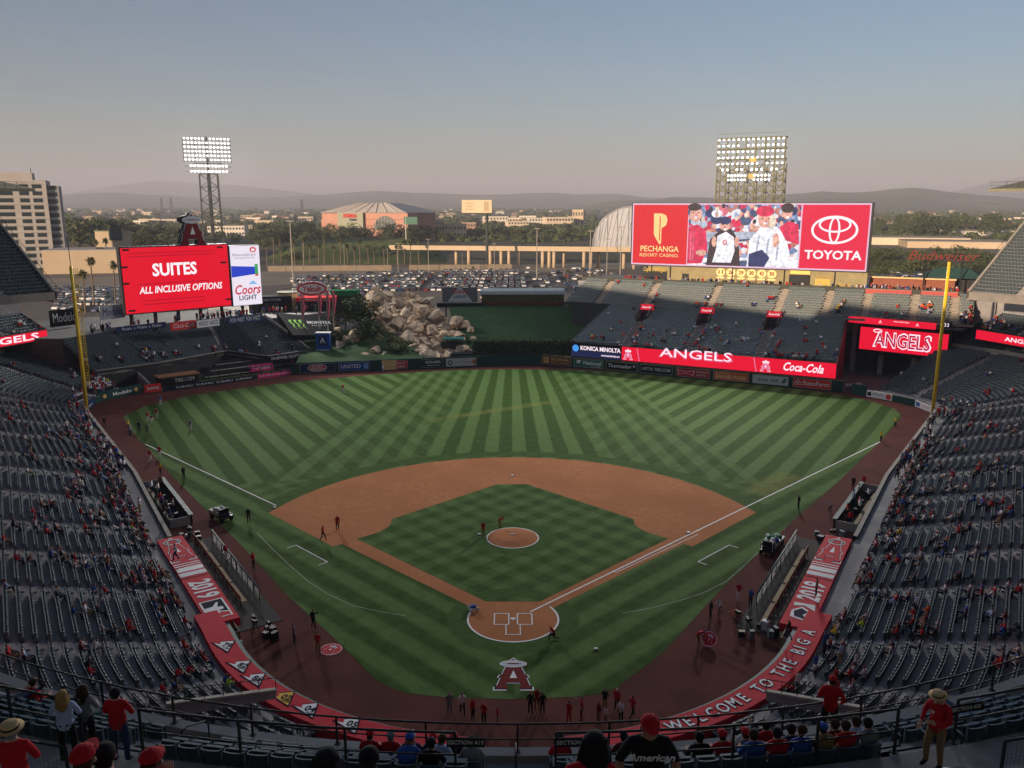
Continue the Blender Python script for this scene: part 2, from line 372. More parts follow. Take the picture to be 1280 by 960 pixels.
ondeck((gp(413.5, 812)[0], gp(413.5, 812)[1], .006), (0, 0, 1), 'round red mat with letter A lying on the dark track', (.45, 1, 0))
# ---------------------------------------------------------------- grandstands
CONC = M('stand concrete', (.30, .285, .28), .9, .22, .8, var2=(.24, .228, .228))
CONC2 = M('pale concrete', (.34, .31, .27), .9, .16, .9)
STEP = M('aisle concrete', (.30, .275, .26), .9, .2, 1.0)
STEEL = M('dark painted steel', (.03, .032, .034), .5, .1, 4, metal=.3)
SEATM = M('dark green seat plastic', (.048, .066, .078), .55, .18, 6, spec=.25)
SEATB = M('seat back plastic', (.075, .10, .116), .55, .18, 6, spec=.25)
SEATP = M('grey green seat plastic', (.135, .18, .195), .55, .16, 6, spec=.45)
SEATQ = M('grey green bench metal', (.27, .30, .29), .5, .16, 6, spec=.5)
DARK = M('dark steelwork', (.035, .035, .036), .8, .2, 1)  # one near-black tone shared by many dark parts
GREENW = M('padded green wall', S(24, 62, 56), .7, .12, 1.2)
class Path:
    "plan line with outward normals; offset(o) gives the parallel line, s is the distance along the base line"
    def __init__(s, pts):
        P = [Vector(p) for p in pts]; q = [P[0]]
        for a, b in zip(P, P[1:]):
            n = max(1, int((b-a).length/1.6))
            q += [a + (b-a)*(i/n) for i in range(1, n+1)]
        s.p = q; s.n = []
        for i in range(len(q)):
            d = (q[min(i+3, len(q)-1)] - q[max(i-3, 0)]).normalized(); s.n.append(Vector((d.y, -d.x)))
        s.s = [0]
        for a, b in zip(q, q[1:]): s.s.append(s.s[-1] + (b-a).length)
    def off(s, o): return [p + n*o for p, n in zip(s.p, s.n)]
    def at(s, t, o=0):
        i = 0
        t = max(0, min(s.s[-1]-1e-4, t))
        i = max(0, np.searchsorted(s.s, t)-1); f = (t - s.s[i])/(s.s[i+1]-s.s[i])
        n = (s.n[i]*(1-f) + s.n[i+1]*f).normalized(); return s.p[i]*(1-f) + s.p[i+1]*f + n*o, n
def arc_pts(cx, cy, r, a0, a1, n): return [(cx+r*math.cos(a0+(a1-a0)*i/n), cy+r*math.sin(a0+(a1-a0)*i/n)) for i in range(n+1)]
def ribbon(mb, A, B, za, zb, m=0):
    for i in range(len(A)-1): mb.quad((*A[i], za), (*A[i+1], za), (*B[i+1], zb), (*B[i], zb), m)
def terrace(path, o0, rows, tread, z0, rise, mats, parent, name='terracing', aisles=(), i0=0, i1=None, back=0.0):
    mb = MB()
    for k in range(rows):
        A, B = path.off(o0+k*tread)[i0:i1], path.off(o0+(k+1)*tread)[i0:i1]; z = z0+k*rise
        ribbon(mb, A, A, z-rise, z, 0); ribbon(mb, A, B, z, z, 0)
    A = path.off(o0+rows*tread)[i0:i1]; ribbon(mb, A, A, z0+(rows-1)*rise, z0+(rows-1)*rise+back, 0)
    for e in (0, -1):                               # closed ends under the steps
        q = [(path.off(o0+k*tread)[i0:i1][e], z0+k*rise) for k in range(rows)]
        for k in range(rows):
            a = path.off(o0+k*tread)[i0:i1][e]; b = path.off(o0+(k+1)*tread)[i0:i1][e]; z = z0+k*rise
            mb.quad((*a, z0-rise-1), (*b, z0-rise-1), (*b, z), (*a, z))
    o = mb.build(name, mats, parent)
    if aisles:
        for t in aisles:
            st = MB()
            for k in range(rows):
                (a, n), (b, _) = path.at(t, o0+k*tread), path.at(t, o0+(k+1)*tread); d = Vector((-n.y, n.x))*.55; z = z0+k*rise+.01
                st.quad((*(a-d), z), (*(a+d), z), (*(b+d), z), (*(b-d), z))
                m_ = (a+b)/2; st.box((m_.x, m_.y, z+rise*.25), (tread*.5, 1.1, rise*.5), 0, rz=math.atan2(n.y, n.x))
            st.build('aisle_stairs', STEP, parent)
    return o
def seat_spots(path, o0, rows, tread, z0, rise, aisles, pitch=.53, gap=.75, keep=None, s0=0, s1=None, seatoff=.55):
    out = []; s1 = s1 or path.s[-1]
    seg = np.array(path.s); P = np.array(path.p); Nn = np.array(path.n)
    for k in range(rows):
        Q = P + Nn*(o0 + (k+seatoff)*tread); d = np.r_[0, np.cumsum(np.linalg.norm(np.diff(Q, axis=0), axis=1))]
        L = np.arange(pitch/2, d[-1], pitch); s = np.interp(L, d, seg)
        ok = (s > s0) & (s < s1)
        for a in aisles:
            la = np.interp(a, seg, d); ok &= np.abs(L-la) > gap
        x = np.interp(L, d, Q[:, 0]); y = np.interp(L, d, Q[:, 1]); nx = np.interp(L, d, Nn[:, 0]); ny = np.interp(L, d, Nn[:, 1])
        ang = np.arctan2(ny, nx)
        for j in np.nonzero(ok)[0]:
            q = (x[j], y[j], z0+k*rise, ang[j]+PI/2, k, s[j])
            if keep is None or keep(q): out.append(q)
    return out
def in_view(q, m=40):
    d = Vector((q[0], q[1], q[2]+.5)) - CAM; cp, sp = math.cos(PITCH), math.sin(PITCH)
    dep = d.y*cp - d.z*sp
    if dep < 1: return False
    return -m < 640 + FPX*d.x/dep < 1280+m and -m < 480 - FPX*(d.y*sp+d.z*cp)/dep < 960+m
# tipped-up stadium seat seen from a distance: faces its local -y side... the back stands at +y
def far_seat(up=True):
    s = MB(); s.quad((-.235, .20, .42), (.235, .20, .42), (.235, .28, .84), (-.235, .28, .84), 0); s.quad((.235, .25, .42), (-.235, .25, .42), (-.235, .33, .84), (.235, .33, .84), 1); s.quad((-.235, .28, .84), (.235, .28, .84), (.235, .33, .84), (-.235, .33, .84), 2)
    s.box((0, .13, .56), (.44, .06, .32), 0); s.box((-.26, .14, .33), (.04, .24, .62), 2); s.box((0, .2, .2), (.05, .05, .4), 0); return s
XFS = lambda spots: np.array([xf(q[0], q[1], q[2], q[3]-PI) for q in spots])
# seats: local -y looks to the field, so turn by the outward normal
def seat_mass(name, label, spots, mats, base=None):
    X = np.array([xf(q[0], q[1], q[2], q[3]-PI) for q in spots]); o = link(name, tile(name, base or far_seat(), [*mats, M('seat edge plastic', (.17, .205, .22), .5, .15, 5, spec=.3)], X))
    return tag(o, label, 'seating', kind='stuff')
CROWD_SPOTS = {}
# ---- lower bowl: an arc behind the plate, straight wings, bends beyond the poles
LOW = {}
def low_path(side):
    a_end = math.atan2(-6-8.1, 22)
    arcp = arc_pts(0, 8.1, 26.2, R(-62), a_end, 12)
    if side > 0: pts = arcp + [(24.0, -2.9), (35.6, 15.8), (47.9, 36), (71, 69.6)] + [(72.6, 73.2), (72.6, 76), (71, 79), (67.2, 84.5)]
    else: pts = arcp + [(24.0, -2.9), (35.6, 15.8), (48.9, 37.4), (72.3, 71.2)] + [(74.5, 75), (75.0, 78), (74.4, 81.5), (72.7, 87.3)]
    P = Path(pts)
    return P
AIS_Y = (-19.5, -15, -8.3, -.5, 6.8, 14.9, 23.2, 31.2, 38.8, 47.2, 55.5, 64)
def mirror(path):
    q = Path.__new__(Path); q.p = [Vector((-p.x, p.y)) for p in path.p]; q.n = [Vector((-p.x, p.y)) for p in path.n]; q.s = list(path.s); return q
def aisle_s(path, ys):
    o = []
    for y in ys:
        i = min(range(len(path.p)), key=lambda i: abs((path.p[i]+path.n[i]*8).y - y)+ (1000 if path.s[i] > 108 else 0)); o.append(path.s[i])
    return o
T1, RI1, Z1, O1 = .86, .25, 1.0, 2.0
T2, RI2 = .84, .36
seats_low = []
for side, nm in ((1, 'right'), (-1, 'left')):
    P = low_path(side); P = P if side > 0 else mirror(P); LOW[side] = P
    ais = aisle_s(P, AIS_Y); L = P.s[-1]
    ais += [L-16, L-6.5]
    st = thing('grandstand', f'terraced lower grandstand running along the {"first" if side > 0 else "third"} base side behind the dugout', 'grandstand')
    rows = 24
    terrace(P, O1, rows, T1, Z1, RI1, [CONC], st, aisles=ais)
    # walkway and second tier under the club deck
    ow = O1+rows*T1; zw = Z1+(rows-1)*RI1
    mb = MB(); ribbon(mb, P.off(ow), P.off(ow+2.2), zw+.01, zw+.01); mb.build('cross_aisle', CONC2, st)
    mb = MB(); ribbon(mb, P.off(ow+2.2), P.off(ow+2.2), zw, zw+1.1); ribbon(mb, P.off(ow+2.2), P.off(ow+2.4), zw+1.1, zw+1.1); mb.build('tier_wall', CONC2, st)
    terrace(P, ow+2.4, 13, T2, zw+.6, RI2, [CONC], st, 'upper_terracing', aisles=ais, back=5)
    wl = MB()                                          # low wall on the field side with its coping, behind it the first walkway
    i_d0 = min(range(len(P.p)), key=lambda i: abs(P.p[i].y - 16.3)); i_end = len(P.p)
    for a, b, h, m in ((i_d0, i_end, 1.15, 1),):
        A, B = P.off(-.05)[a:b], P.off(.38)[a:b]
        ribbon(wl, A, A, 0, h, 0); ribbon(wl, A, B, h, h, 1); ribbon(wl, B, B, h, .6, 0)
    A, B = P.off(.2), P.off(O1); ribbon(wl, A, B, .74, .76, 2)
    wl.build('field_wall', [GREENW, CONC2, CONC], st)
    spots = seat_spots(P, O1, rows, T1, Z1, RI1, ais, keep=in_view)
    spots2 = seat_spots(P, ow+2.4, 13, T2, zw+.6, RI2, ais, keep=in_view)
    CROWD_SPOTS[nm] = spots + spots2[::3]
    seats_low += spots + spots2
seat_mass('stadium_seating', 'dark green tip-up seats in long rows on the lower terraces', seats_low, [SEATM, SEATB])
# ---- club deck and upper deck (most of it behind and beside the camera, it shades the field)
UP_BASE = Path(arc_pts(0, -8, 37.3, R(-90), math.atan2(-.54, .84), 16) + [(82, 57), (83.4, 61.5), (82.4, 66.5), (77, 74)])
CL_BASE = Path(arc_pts(0, -8, 37.8, R(-50), math.atan2(-.54, .84), 8) + [(93.5, 67), (95.5, 74), (95, 80.5), (90.2, 93.5)])
UPR, UPT, UPZ, UPI = 28, .8, 20.35, .531
LED = M('ribbon board red', S(232, 20, 52), .5, 0, emit=.52)
LEDW = M('ribbon board white', S(245, 225, 235), .5, 0, emit=.6)
LEDP = M('ribbon board pink', S(235, 120, 160), .5, 0, emit=.48)
FASC = M('deck fascia', (.22, .20, .18), .8, .15, .6)
seats_up = []; club = []
UPP = {}
for side in (1, -1):
    P = UP_BASE if side > 0 else mirror(UP_BASE); UPP[side] = P
    t = thing('upper_deck', f'steep upper deck ending high above the {"right" if side > 0 else "left"} foul pole', 'grandstand')
    s_near = next(s for s, p in zip(P.s, P.p) if p.y > -22)
    i_near = P.s.index(s_near)
    terrace(P, .55, UPR, UPT, UPZ, UPI, [CONC], t, aisles=[P.s[-1]-k for k in (7.5, 16, 25, 34)], i0=i_near, back=3)
    mb = MB(); A, B = P.off(0), P.off(.3)
    ribbon(mb, A, A, UPZ-1.1, UPZ+.25, 0); ribbon(mb, A, B, UPZ+.25, UPZ+.25, 0); ribbon(mb, B, B, UPZ+.25, UPZ-1, 0); ribbon(mb, A, P.off(6), UPZ-1.1, UPZ-1.1, 1); ribbon(mb, P.off(6), P.off(UPR*UPT+1), UPZ-1.1, UPZ+9, 1)
    mb.build('parapet', [FASC, DARK], t)
    e = -1
    rl = MB()                                        # sloping rail and wall on the open end
    a = P.off(0)[e]; b = P.off(UPR*UPT+.5)[e]; za, zb = UPZ+.3, UPZ+UPR*UPI+.3; dd = (P.p[-1]-P.p[-3]).normalized()
    rl.quad((*a, za-1.5), (*b, zb-1.5), (*b, zb), (*a, za), 1)
    ae, be = a+dd*.35, b+dd*.35
    rl.quad((*ae, za-1.5), (*be, zb-1.5), (*be, zb), (*ae, za), 1); rl.quad((*a, za), (*b, zb), (*be, zb), (*ae, za), 1); rl.quad((*a, za-1.5), (*ae, za-1.5), (*be, zb-1.5), (*b, zb-1.5), 1)
    rl.tube([(*ae, za+1.0), (*be, zb+1.0)], .035, 5, 0)
    for k in range(16):
        q = ae+(be-ae)*k/15; z = za+(zb-za)*k/15; rl.tube([(*q, z), (*q, z+1)], .03, 4, 0)
    rl.build('end_wall', [STEEL, CONC2], t)
    rf = MB(); A, B = P.off(4.6)[i_near:], P.off(UPR*UPT+3)[i_near:]; zr = 37.2; zb = UPZ+UPR*UPI+4.5
    A[-1] = A[-1] + dd*1.0
    ribbon(rf, A, B, zr+.35, zb+.5, 0); ribbon(rf, A, B, zr-.1, zb-1.8, 0); ribbon(rf, A, A, zr-.1, zr+.35, 0)
    rf.quad((*A[-1], zr-.1), (*B[-1], zb-1.8), (*B[-1], zb+.5), (*A[-1], zr+.35), 0); ribbon(rf, B, B, UPZ+UPR*UPI, zb, 1)
    for k in range(0, len(A), 9):
        rf.tube([(*P.off(UPR*UPT)[i_near+k], UPZ+UPR*UPI-1), (*P.off(12)[i_near+k], zr+1)], .14, 5, 1)
    for k in range(len(A)-9, len(A)-1):
        rf.tube([(*A[k], zr+.35), (*A[k], zr+1.5)], .04, 4, 1); rf.beam((*A[k], zr+1.45), (*A[k+1], zr+1.45), .05, .05, 1); rf.beam((*A[k], zr+.9), (*A[k+1], zr+.9), .04, .04, 1)
    rf.build('roof', [M('roof sheet', (.20, .19, .13), .7, .2, .5), DARK], t)
    spots = seat_spots(P, .55, UPR, UPT, UPZ, UPI, [P.s[-1]-k for k in (7.5, 16, 25, 34)], keep=in_view, s0=s_near+4)
    seats_up += spots
    mb = MB(); A = P.off(UPR*UPT+.8)[i_near:]; ribbon(mb, A, A, -.3, UPZ+UPR*UPI, 0); mb.build('outer_wall', CONC, t)  # unseen wall added to keep the low sun from coming in below the deck
    # club deck below
    P = CL_BASE if side > 0 else mirror(CL_BASE)
    t = thing('club_deck', f'club level balcony with red ribbon board above the {"right" if side > 0 else "left"} corner seats', 'grandstand')
    terrace(P, .5, 7, .85, 10.9, .42, [CONC], t, aisles=[P.s[-1]-k for k in (8, 17, 26)], back=4)
    mb = MB(); A = P.off(0); ribbon(mb, A, A, 9.3, 11.4, 0); ribbon(mb, A, P.off(.4), 11.4, 11.4, 0); ribbon(mb, P.off(.4), P.off(.4), 11.4, 10.5, 0); ribbon(mb, A, P.off(9), 9.3, 10.2, 1)
    a, b = P.off(0)[-1], P.off(9)[-1]; mb.quad((*a, 9.3), (*b, 9.6), (*b, 15.5), (*a, 11.4), 0)
    mb.build('parapet', [DARK, DARK], t)
    rb = MB(); A = P.off(-.06); ribbon(rb, A, A, 9.5, 11.25, 0); B = P.off(-.12); n0 = len(A)-1; rb.build('ribbon_board', [LED], t)
    club += seat_spots(P, .5, 7, .85, 10.9, .42, [P.s[-1]-k for k in (8, 17, 26)], keep=in_view)
    CROWD_SPOTS['club'+str(side)] = club[-300:]
seat_mass('upper_deck_seating', 'dark seats in steep rows on the open ends of the upper deck', seats_up, [SEATM, SEATB])
seat_mass('club_seating', 'dark seats in the balcony rows above the ribbon board', club, [SEATM, SEATB])
# ---- right field pavilion
W0, W1 = Vector((6.8, 116)), Vector((62.8, 87.8)); DR = (W1-W0).normalized(); NR = Vector((-DR.y, DR.x))
def rf(s, o): return W0 + DR*s + NR*o
pav = thing('pavilion_stand', 'two tier right field stand with grey green seats above the red ribbon board', 'grandstand')
def slab_rows(o0, rows, tread, z0, rise, s0f, s1f, parent, name, mats, cuts=()):
    mb = MB()
    for k in range(rows):
        z = z0+k*rise; a, b = s0f(k), s1f(k); oa, ob = o0+k*tread, o0+(k+1)*tread
        segs = [(a, b)]
        for c0, c1, k0, k1 in cuts:
            if k0 <= k < k1:
                segs = [g for s_ in segs for g in ((s_[0], min(s_[1], c0)), (max(s_[0], c1), s_[1])) if g[1]-g[0] > .01]
        for u, v in segs:
            p, q, r_, t_ = rf(u, oa), rf(v, oa), rf(v, ob), rf(u, ob)
            mb.quad((*p, z-rise), (*q, z-rise), (*q, z), (*p, z)); mb.quad((*p, z), (*q, z), (*r_, z), (*t_, z))
            mb.quad((*p, z-rise-.4), (*p, z), (*t_, z), (*t_, z-rise-.4)); mb.quad((*q, z), (*q, z-rise-.4), (*r_, z-rise-.4), (*r_, z))
    return mb.build(name, mats, parent)
LS0 = lambda k: 6.9 + k*.135; LS1 = lambda k: 61.2 - k*.02
VOM = [(16.2, 18.8), (31.3, 33.9), (46.3, 48.9), (55.6, 58.0)]            # stair wells with the red lintels
VOM = [(17.3, 20.1), (31.0, 33.8), (45.3, 48.1)]
cutl = [(a, b, 13, 20) for a, b in VOM]
slab_rows(.55, 20, .84, 5.35, .325, LS0, LS1, pav, 'lower_terracing', [CONC], cutl)
USR = lambda k: 84
slab_rows(17.6, 11, .92, 12.05, .43, lambda k: -2.3+k*.16, USR, pav, 'upper_terracing', [M('warm concrete', (.24, .215, .185), .9, .18, .8)])
mb = MB()
for a, b in ((LS0(0), 61.2),):
    mb.box((*(rf((a+b)/2, .35)), 3.9), (b-a, .4, 2.6), 0, rz=math.atan2(DR.y, DR.x))
o2 = 17.45
mb.box((*rf(28.7, o2), 11.75), (62, .3, 1.0), 1, rz=math.atan2(DR.y, DR.x))
mb.box((*rf(28, 17.35), 8.0), (56, .2, 7.0), 1, rz=math.atan2(DR.y, DR.x))
mb.build('front_wall', [DARK, DARK], pav)
mb = MB()                                                # slanting end walls
for k, (f0, f1) in enumerate(((LS0, None),)):
    a0_, a1_ = rf(LS0(0)-.25, .3), rf(LS0(19)-.25, 17.4)
    mb.quad((*a0_, 2.3), (*a1_, 2.3), (*a1_, 12.2), (*a0_, 5.6)); b0_, b1_ = a0_-DR*.3, a1_-DR*.3
    mb.quad((*b0_, 2.3), (*b1_, 2.3), (*b1_, 12.2), (*b0_, 5.6)); mb.quad((*a0_, 5.6), (*a1_, 12.2), (*b1_, 12.2), (*b0_, 5.6))
mb.build('end_wall', DARK, pav)
mb = MB(); a0_, a1_ = rf(61.35, .2), rf(61.1, 17.4)
mb.quad((*a0_, 0), (*a1_, 0), (*a1_, 11.9), (*a0_, 5.6)); b0_, b1_ = a0_-DR*.1, a1_-DR*.1; mb.quad((*a0_, 5.6), (*a1_, 11.9), (*b1_, 11.9), (*b0_, 5.6))
mb.build('tunnel_wall', M('maroon painted wall', S(120, 22, 42), .7, .1, 1), pav)
LAIS = [16.7, 31.2+.2, 45.5+.2]                             # dark stair lines below the wells
UAIS = [6.0, 17.6, 32.2, 46.9, 56.5, 64.2, 73.2, 80.5]
for s_ in UAIS:
    st = MB()
    for k in range(11):
        z = 12.06+k*.43; p = rf(s_+k*.03, 17.6+(k+.5)*.92); st.box((*p, z+.0), (1.25, .9, .12), 0, rz=math.atan2(DR.y, DR.x)); st.box((*(p+NR*.25), z+.12), (1.25, .45, .2), 0, rz=math.atan2(DR.y, DR.x))
    st.build('upper_stairs', M('worn stair concrete', (.36, .31, .25), .9, .2, 1.2), pav)
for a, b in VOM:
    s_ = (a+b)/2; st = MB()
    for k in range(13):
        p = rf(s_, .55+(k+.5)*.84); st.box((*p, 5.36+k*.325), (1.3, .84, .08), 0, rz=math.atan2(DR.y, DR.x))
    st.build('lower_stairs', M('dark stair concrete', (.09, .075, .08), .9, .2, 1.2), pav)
rzR = math.atan2(DR.y, DR.x)
CUPS = M('cup red', S(214, 20, 40), .5, .05, 3, emit=0)
CREDE = M('lit sign red', S(226, 22, 50), .5, 0, emit=.44)
CWHT = M('lit sign white', S(250, 240, 240), .5, 0, emit=.52)
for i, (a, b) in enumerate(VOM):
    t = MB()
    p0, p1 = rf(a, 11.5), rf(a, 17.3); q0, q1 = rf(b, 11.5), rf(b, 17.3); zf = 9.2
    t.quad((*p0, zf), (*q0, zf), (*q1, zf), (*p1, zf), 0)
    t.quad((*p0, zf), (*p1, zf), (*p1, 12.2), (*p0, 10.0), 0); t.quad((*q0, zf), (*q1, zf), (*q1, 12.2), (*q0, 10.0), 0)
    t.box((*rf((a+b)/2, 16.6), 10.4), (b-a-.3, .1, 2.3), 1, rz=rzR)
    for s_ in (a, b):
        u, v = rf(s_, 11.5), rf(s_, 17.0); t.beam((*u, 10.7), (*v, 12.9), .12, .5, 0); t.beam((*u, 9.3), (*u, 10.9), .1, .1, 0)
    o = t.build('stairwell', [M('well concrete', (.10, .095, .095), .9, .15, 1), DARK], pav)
    sg = thing('lintel_sign', ['red soft drink sign over the stairwell at the left of the pavilion', 'red soft drink sign over the middle stairwell of the pavilion', 'red soft drink sign over the right stairwell of the pavilion'][i], 'sign', mat=frame((*rf((a+b)/2, 16.2), 12.2), (*DR, 0)), group='drink signs over the pavilion stairwells')
    MB().box((0, 0, 0), (3.0, 1.25, .5)).build('panel', CREDE, sg); text(sg, 'Coca-Cola', CWHT, (0, 0), .62, .27, bold=.02, shear=.3, fit=2.3)
def pav_seats(o0, rows, tread, z0, rise, f0, f1, ais, cuts=(), pitch=.53):
    out = []
    for k in range(rows):
        s = f0(k)+.3
        while s < f1(k)-.2:
            if all(abs(s-a) > 1.0 for a in ais) and not any(c0-.3 < s < c1+.3 and k0 <= k < k1 for c0, c1, k0, k1 in cuts):
                p = rf(s, o0+(k+.55)*tread); out.append((p.x, p.y, z0+k*rise, rzR+PI, k, s))
            s += pitch
    return out
plow = pav_seats(.55, 20, .84, 5.35, .325, LS0, LS1, [(a+b)/2 for a, b in VOM], cutl)
seat_mass('pavilion_seating', 'grey green tip-up seats in the lower tier of the right field pavilion', plow, [SEATP, SEATP])
pup = pav_seats(17.6, 11, .92, 12.05, .43, lambda k: -2.3+k*.16, USR, UAIS, pitch=.5)
bench = MB(); bench.box((0, .1, .42), (.5, .3, .06), 0); bench.box((0, .27, .62), (.5, .04, .28), 1)
seat_mass('pavilion_benches', 'pale backed benches in the upper tier of the right field pavilion', pup, [SEATQ, SEATP], bench)
CROWD_SPOTS['plow'] = plow; CROWD_SPOTS['pup'] = pup
# concourse deck behind the pavilion and the wall under the screen
mb = MB(); c = [rf(-3, 27.7), rf(88, 27.7), rf(88, 48), rf(-3, 48)]
mb.prism([(p.x, p.y) for p in c], 8, 16.45); mb.box((*rf(40, 27.75), 17.0), (84, .15, 1.1), 1, rz=rzR)
tag(mb.build('concourse', [CONC, M('olive railing panel', (.07, .07, .055), .8, .2, 1)]), kind='structure')
# ---- left field stand above the bullpens
lf = thing('left_field_stand', 'dark left field stand between the bullpens and the big red screen', 'grandstand')
FR = [(-79, 88.5, 3.6), (-70.9, 97.1, 3.5), (-61.9, 111.4, 3.5), (-52.7, 110.4, 2.5), (-45.4, 118.3, 2.5)]
BK = [(-85.5, 90, 9.6), (-79.5, 97.8, 10), (-66, 114, 10), (-62.5, 116.6, 10), (-56.2, 120.9, 10)]
def lfp(u, v, dz=0):        # u along 0..4, v 0 front .. 1 back
    i = min(3, int(u)); f = u-i
    a = Vector(FR[i])*(1-f) + Vector(FR[i+1])*f; b = Vector(BK[i])*(1-f)+Vector(BK[i+1])*f
    return a*(1-v)+b*v + Vector((0, 0, dz))
blocks = ((0.05, 1.0), (1.0, 1.52), (1.56, 2.28), (2.33, 3.08), (3.16, 4.0))
blocks = ((0.0, 0.97), (1.0, 1.97), (2.03, 2.97), (3.03, 4.0))
LR = 17
mb = MB(); st = MB(); lsp = []
fr = MB()
for bi, (u0, u1) in enumerate(((0.0, .95), (1.0, 1.95), (2.0, 2.97), (3.02, 4.0))):
    for k in range(LR):
        va, vb = k/LR, (k+1)/LR; n = 6
        for j in range(n):
            ua, ub = u0+(u1-u0)*j/n, u0+(u1-u0)*(j+1)/n
            A, B, C_, D_ = lfp(ua, va), lfp(ub, va), lfp(ub, vb), lfp(ua, vb); z0 = A.z; z1 = B.z
            C_.z = z1; D_.z = z0; dz = (10-3)/LR
            mb.quad(A-Vector((0, 0, dz)), B-Vector((0, 0, dz)), B, A); mb.quad(A, B, C_, D_)
        a = lfp(u0, (k+.55)/LR); b = lfp(u1, (k+.55)/LR); L = (b-a).length; m_ = int(L/.53)
        if u0 >= 1 or True:
            prev = None
            for j in range(m_):
                f = (j+.5)/m_; p = lfp(u0+(u1-u0)*f, (k+.55)/LR); z = lfp(u0+(u1-u0)*f, k/LR).z
                d = lfp(u0+(u1-u0)*min(1, f+.05), .5)-lfp(u0+(u1-u0)*max(0, f-.05), .5); lsp.append((p.x, p.y, z, math.atan2(d.y, d.x)+PI, k, u0+(u1-u0)*f))
    if bi < 3:
        for k in range(LR):
            A = lfp(u1, k/LR); B = lfp(u1+.05, k/LR); C_ = lfp(u1+.05, (k+1)/LR); D_ = lfp(u1, (k+1)/LR); C_.z = D_.z = A.z
            st.quad(A, B, C_, D_); st.quad(A-Vector((0, 0, .42)), B-Vector((0, 0, .42)), B, A)
for i in range(4):
    a, b = Vector(FR[i]), Vector(FR[i+1]); fr.quad((a.x, a.y, 0), (b.x, b.y, 0), (b.x, b.y, b.z+.5), (a.x, a.y, a.z+.5), 0)
    d = (b-a).normalized(); q = Vector((d.y, -d.x, 0))*.0; fr.beam(a+Vector((0, 0, .55)), b+Vector((0, 0, .55)), .3, .14, 1)
a, b = lfp(4, 0), lfp(4, 1)
fr.quad((a.x, a.y, 0), (b.x, b.y, 4), (b.x, b.y, b.z+.4), (a.x, a.y, a.z+.4), 1); fr.beam(a+Vector((.1, .1, .6)), b+Vector((.1, .1, .6)), .25, .25, 1)
mb.build('terracing', CONC, lf); st.build('aisle_stairs', STEP, lf); fr.build('front_wall', [DARK, CONC2], lf)
lsp = [q for q in lsp]
seat_mass('left_field_seating', 'dark blue green seats in the left field stand under the screen', lsp, [SEATM, M('blue grey seat plastic', (.035, .048, .068), .4, .15, 6, spec=.5)])
CROWD_SPOTS['lf'] = lsp
mb = MB(); q = [lfp(u, 1) for u in (0, 1, 2, 3, 4)]; dv = Vector((-.69, .72, 0))
pl = [(p.x, p.y) for p in q] + [(q[-1].x-14, q[-1].y+16), (q[-1].x-2, q[-1].y+26)][:1] + [(-104, 116), (-104, 92)]
mb.prism(pl, -.2, 10.05); tag(mb.build('terrace_walk', M('shade-dark concrete', (.10, .095, .09), .9, .2, .8)), kind='structure')  # concrete colour darkened to stand for the shade missing on this walk
mb = MB(); pl = [(-56.2, 120.9), (-45, 132.5), (-44, 150), (-78, 146), (-70, 137)]; mb.prism(pl, -.2, 9.6); tag(mb.build('plaza', STEP), kind='structure')
# ---------------------------------------------------------------- the deck the picture is taken from
a_r = math.atan2(-.54, .84)
FG = Path([(-(31.3+.54*7), -28+.84*7)] + arc_pts(0, -8, 37.3, -PI-a_r, a_r, 40) + [(31.3+.54*7, -28+.84*7)])
deck = thing('upper_deck', 'nearest grandstand deck with the cross aisle and railings at the bottom of the picture', 'grandstand')
FZ0, FT, FI, FROWS = 20.4, .77, .52, 5
terrace(FG, .55, FROWS, FT, FZ0, FI, [CONC], deck)
mb = MB(); ribbon(mb, FG.off(4.4), FG.off(4.4), 22.4, 23.0); ribbon(mb, FG.off(4.4), FG.off(5.9), 23.0, 23.0); mb.build('cross_aisle', M('walkway concrete', (.27, .255, .24), .9, .18, 1.5), deck)
terrace(FG, 5.9, 29, .8, 23.6, .531, [CONC], deck, 'rear_terracing', back=5)
mb = MB(); A, B = FG.off(0), FG.off(.35)
ribbon(mb, A, A, 19.2, 20.62, 0); ribbon(mb, A, B, 20.62, 20.62, 0); ribbon(mb, B, B, 20.62, 19.9, 0); ribbon(mb, B, FG.off(.55), 20.39, 20.39, 0)
ribbon(mb, A, FG.off(6), 19.2, 19.2, 0); ribbon(mb, FG.off(6), FG.off(29), 19.2, 30, 0); mb.build('parapet', CONC, deck)
mb = MB(); A, B = FG.off(16), FG.off(30); ribbon(mb, A, B, 43.6, 42.8); ribbon(mb, A, B, 43.2, 42.2); ribbon(mb, A, A, 43.2, 43.6); ribbon(mb, B, B, 36, 43)
mb.build('roof', MATS['roof sheet'], deck)
mb = MB(); A = FG.off(29.2); ribbon(mb, A, A, -.3, 44, 0); mb.build('outer_wall', CONC, deck)  # added behind the deck, out of view, to block low sun under it
mb = MB(); A = FG.off(5.5)[6:-6]; ribbon(mb, A, A, 0, 19.2, 0); mb.build('suite_wall', DARK, deck)
SCEN = FG.s[-1]/2
sth = lambda deg: SCEN + R(deg)*37.3
STAIRS = (0.0, 12.6, -12.6, 25.5, -25.5)
for dg in STAIRS:
    stp = MB()
    for k in range(FROWS*2):
        p, n = FG.at(sth(dg), .55+k*FT/2+FT/4); stp.box((*p, FZ0-.30+k*FI/2), (FT/2, 1.25, .6+.02*(k % 2)), 0, rz=math.atan2(n.y, n.x))
    stp.build('aisle_stairs', M('deck stair concrete', (.30, .285, .27), .9, .18, 2), deck)  # even pale grey, close to the terracing concrete
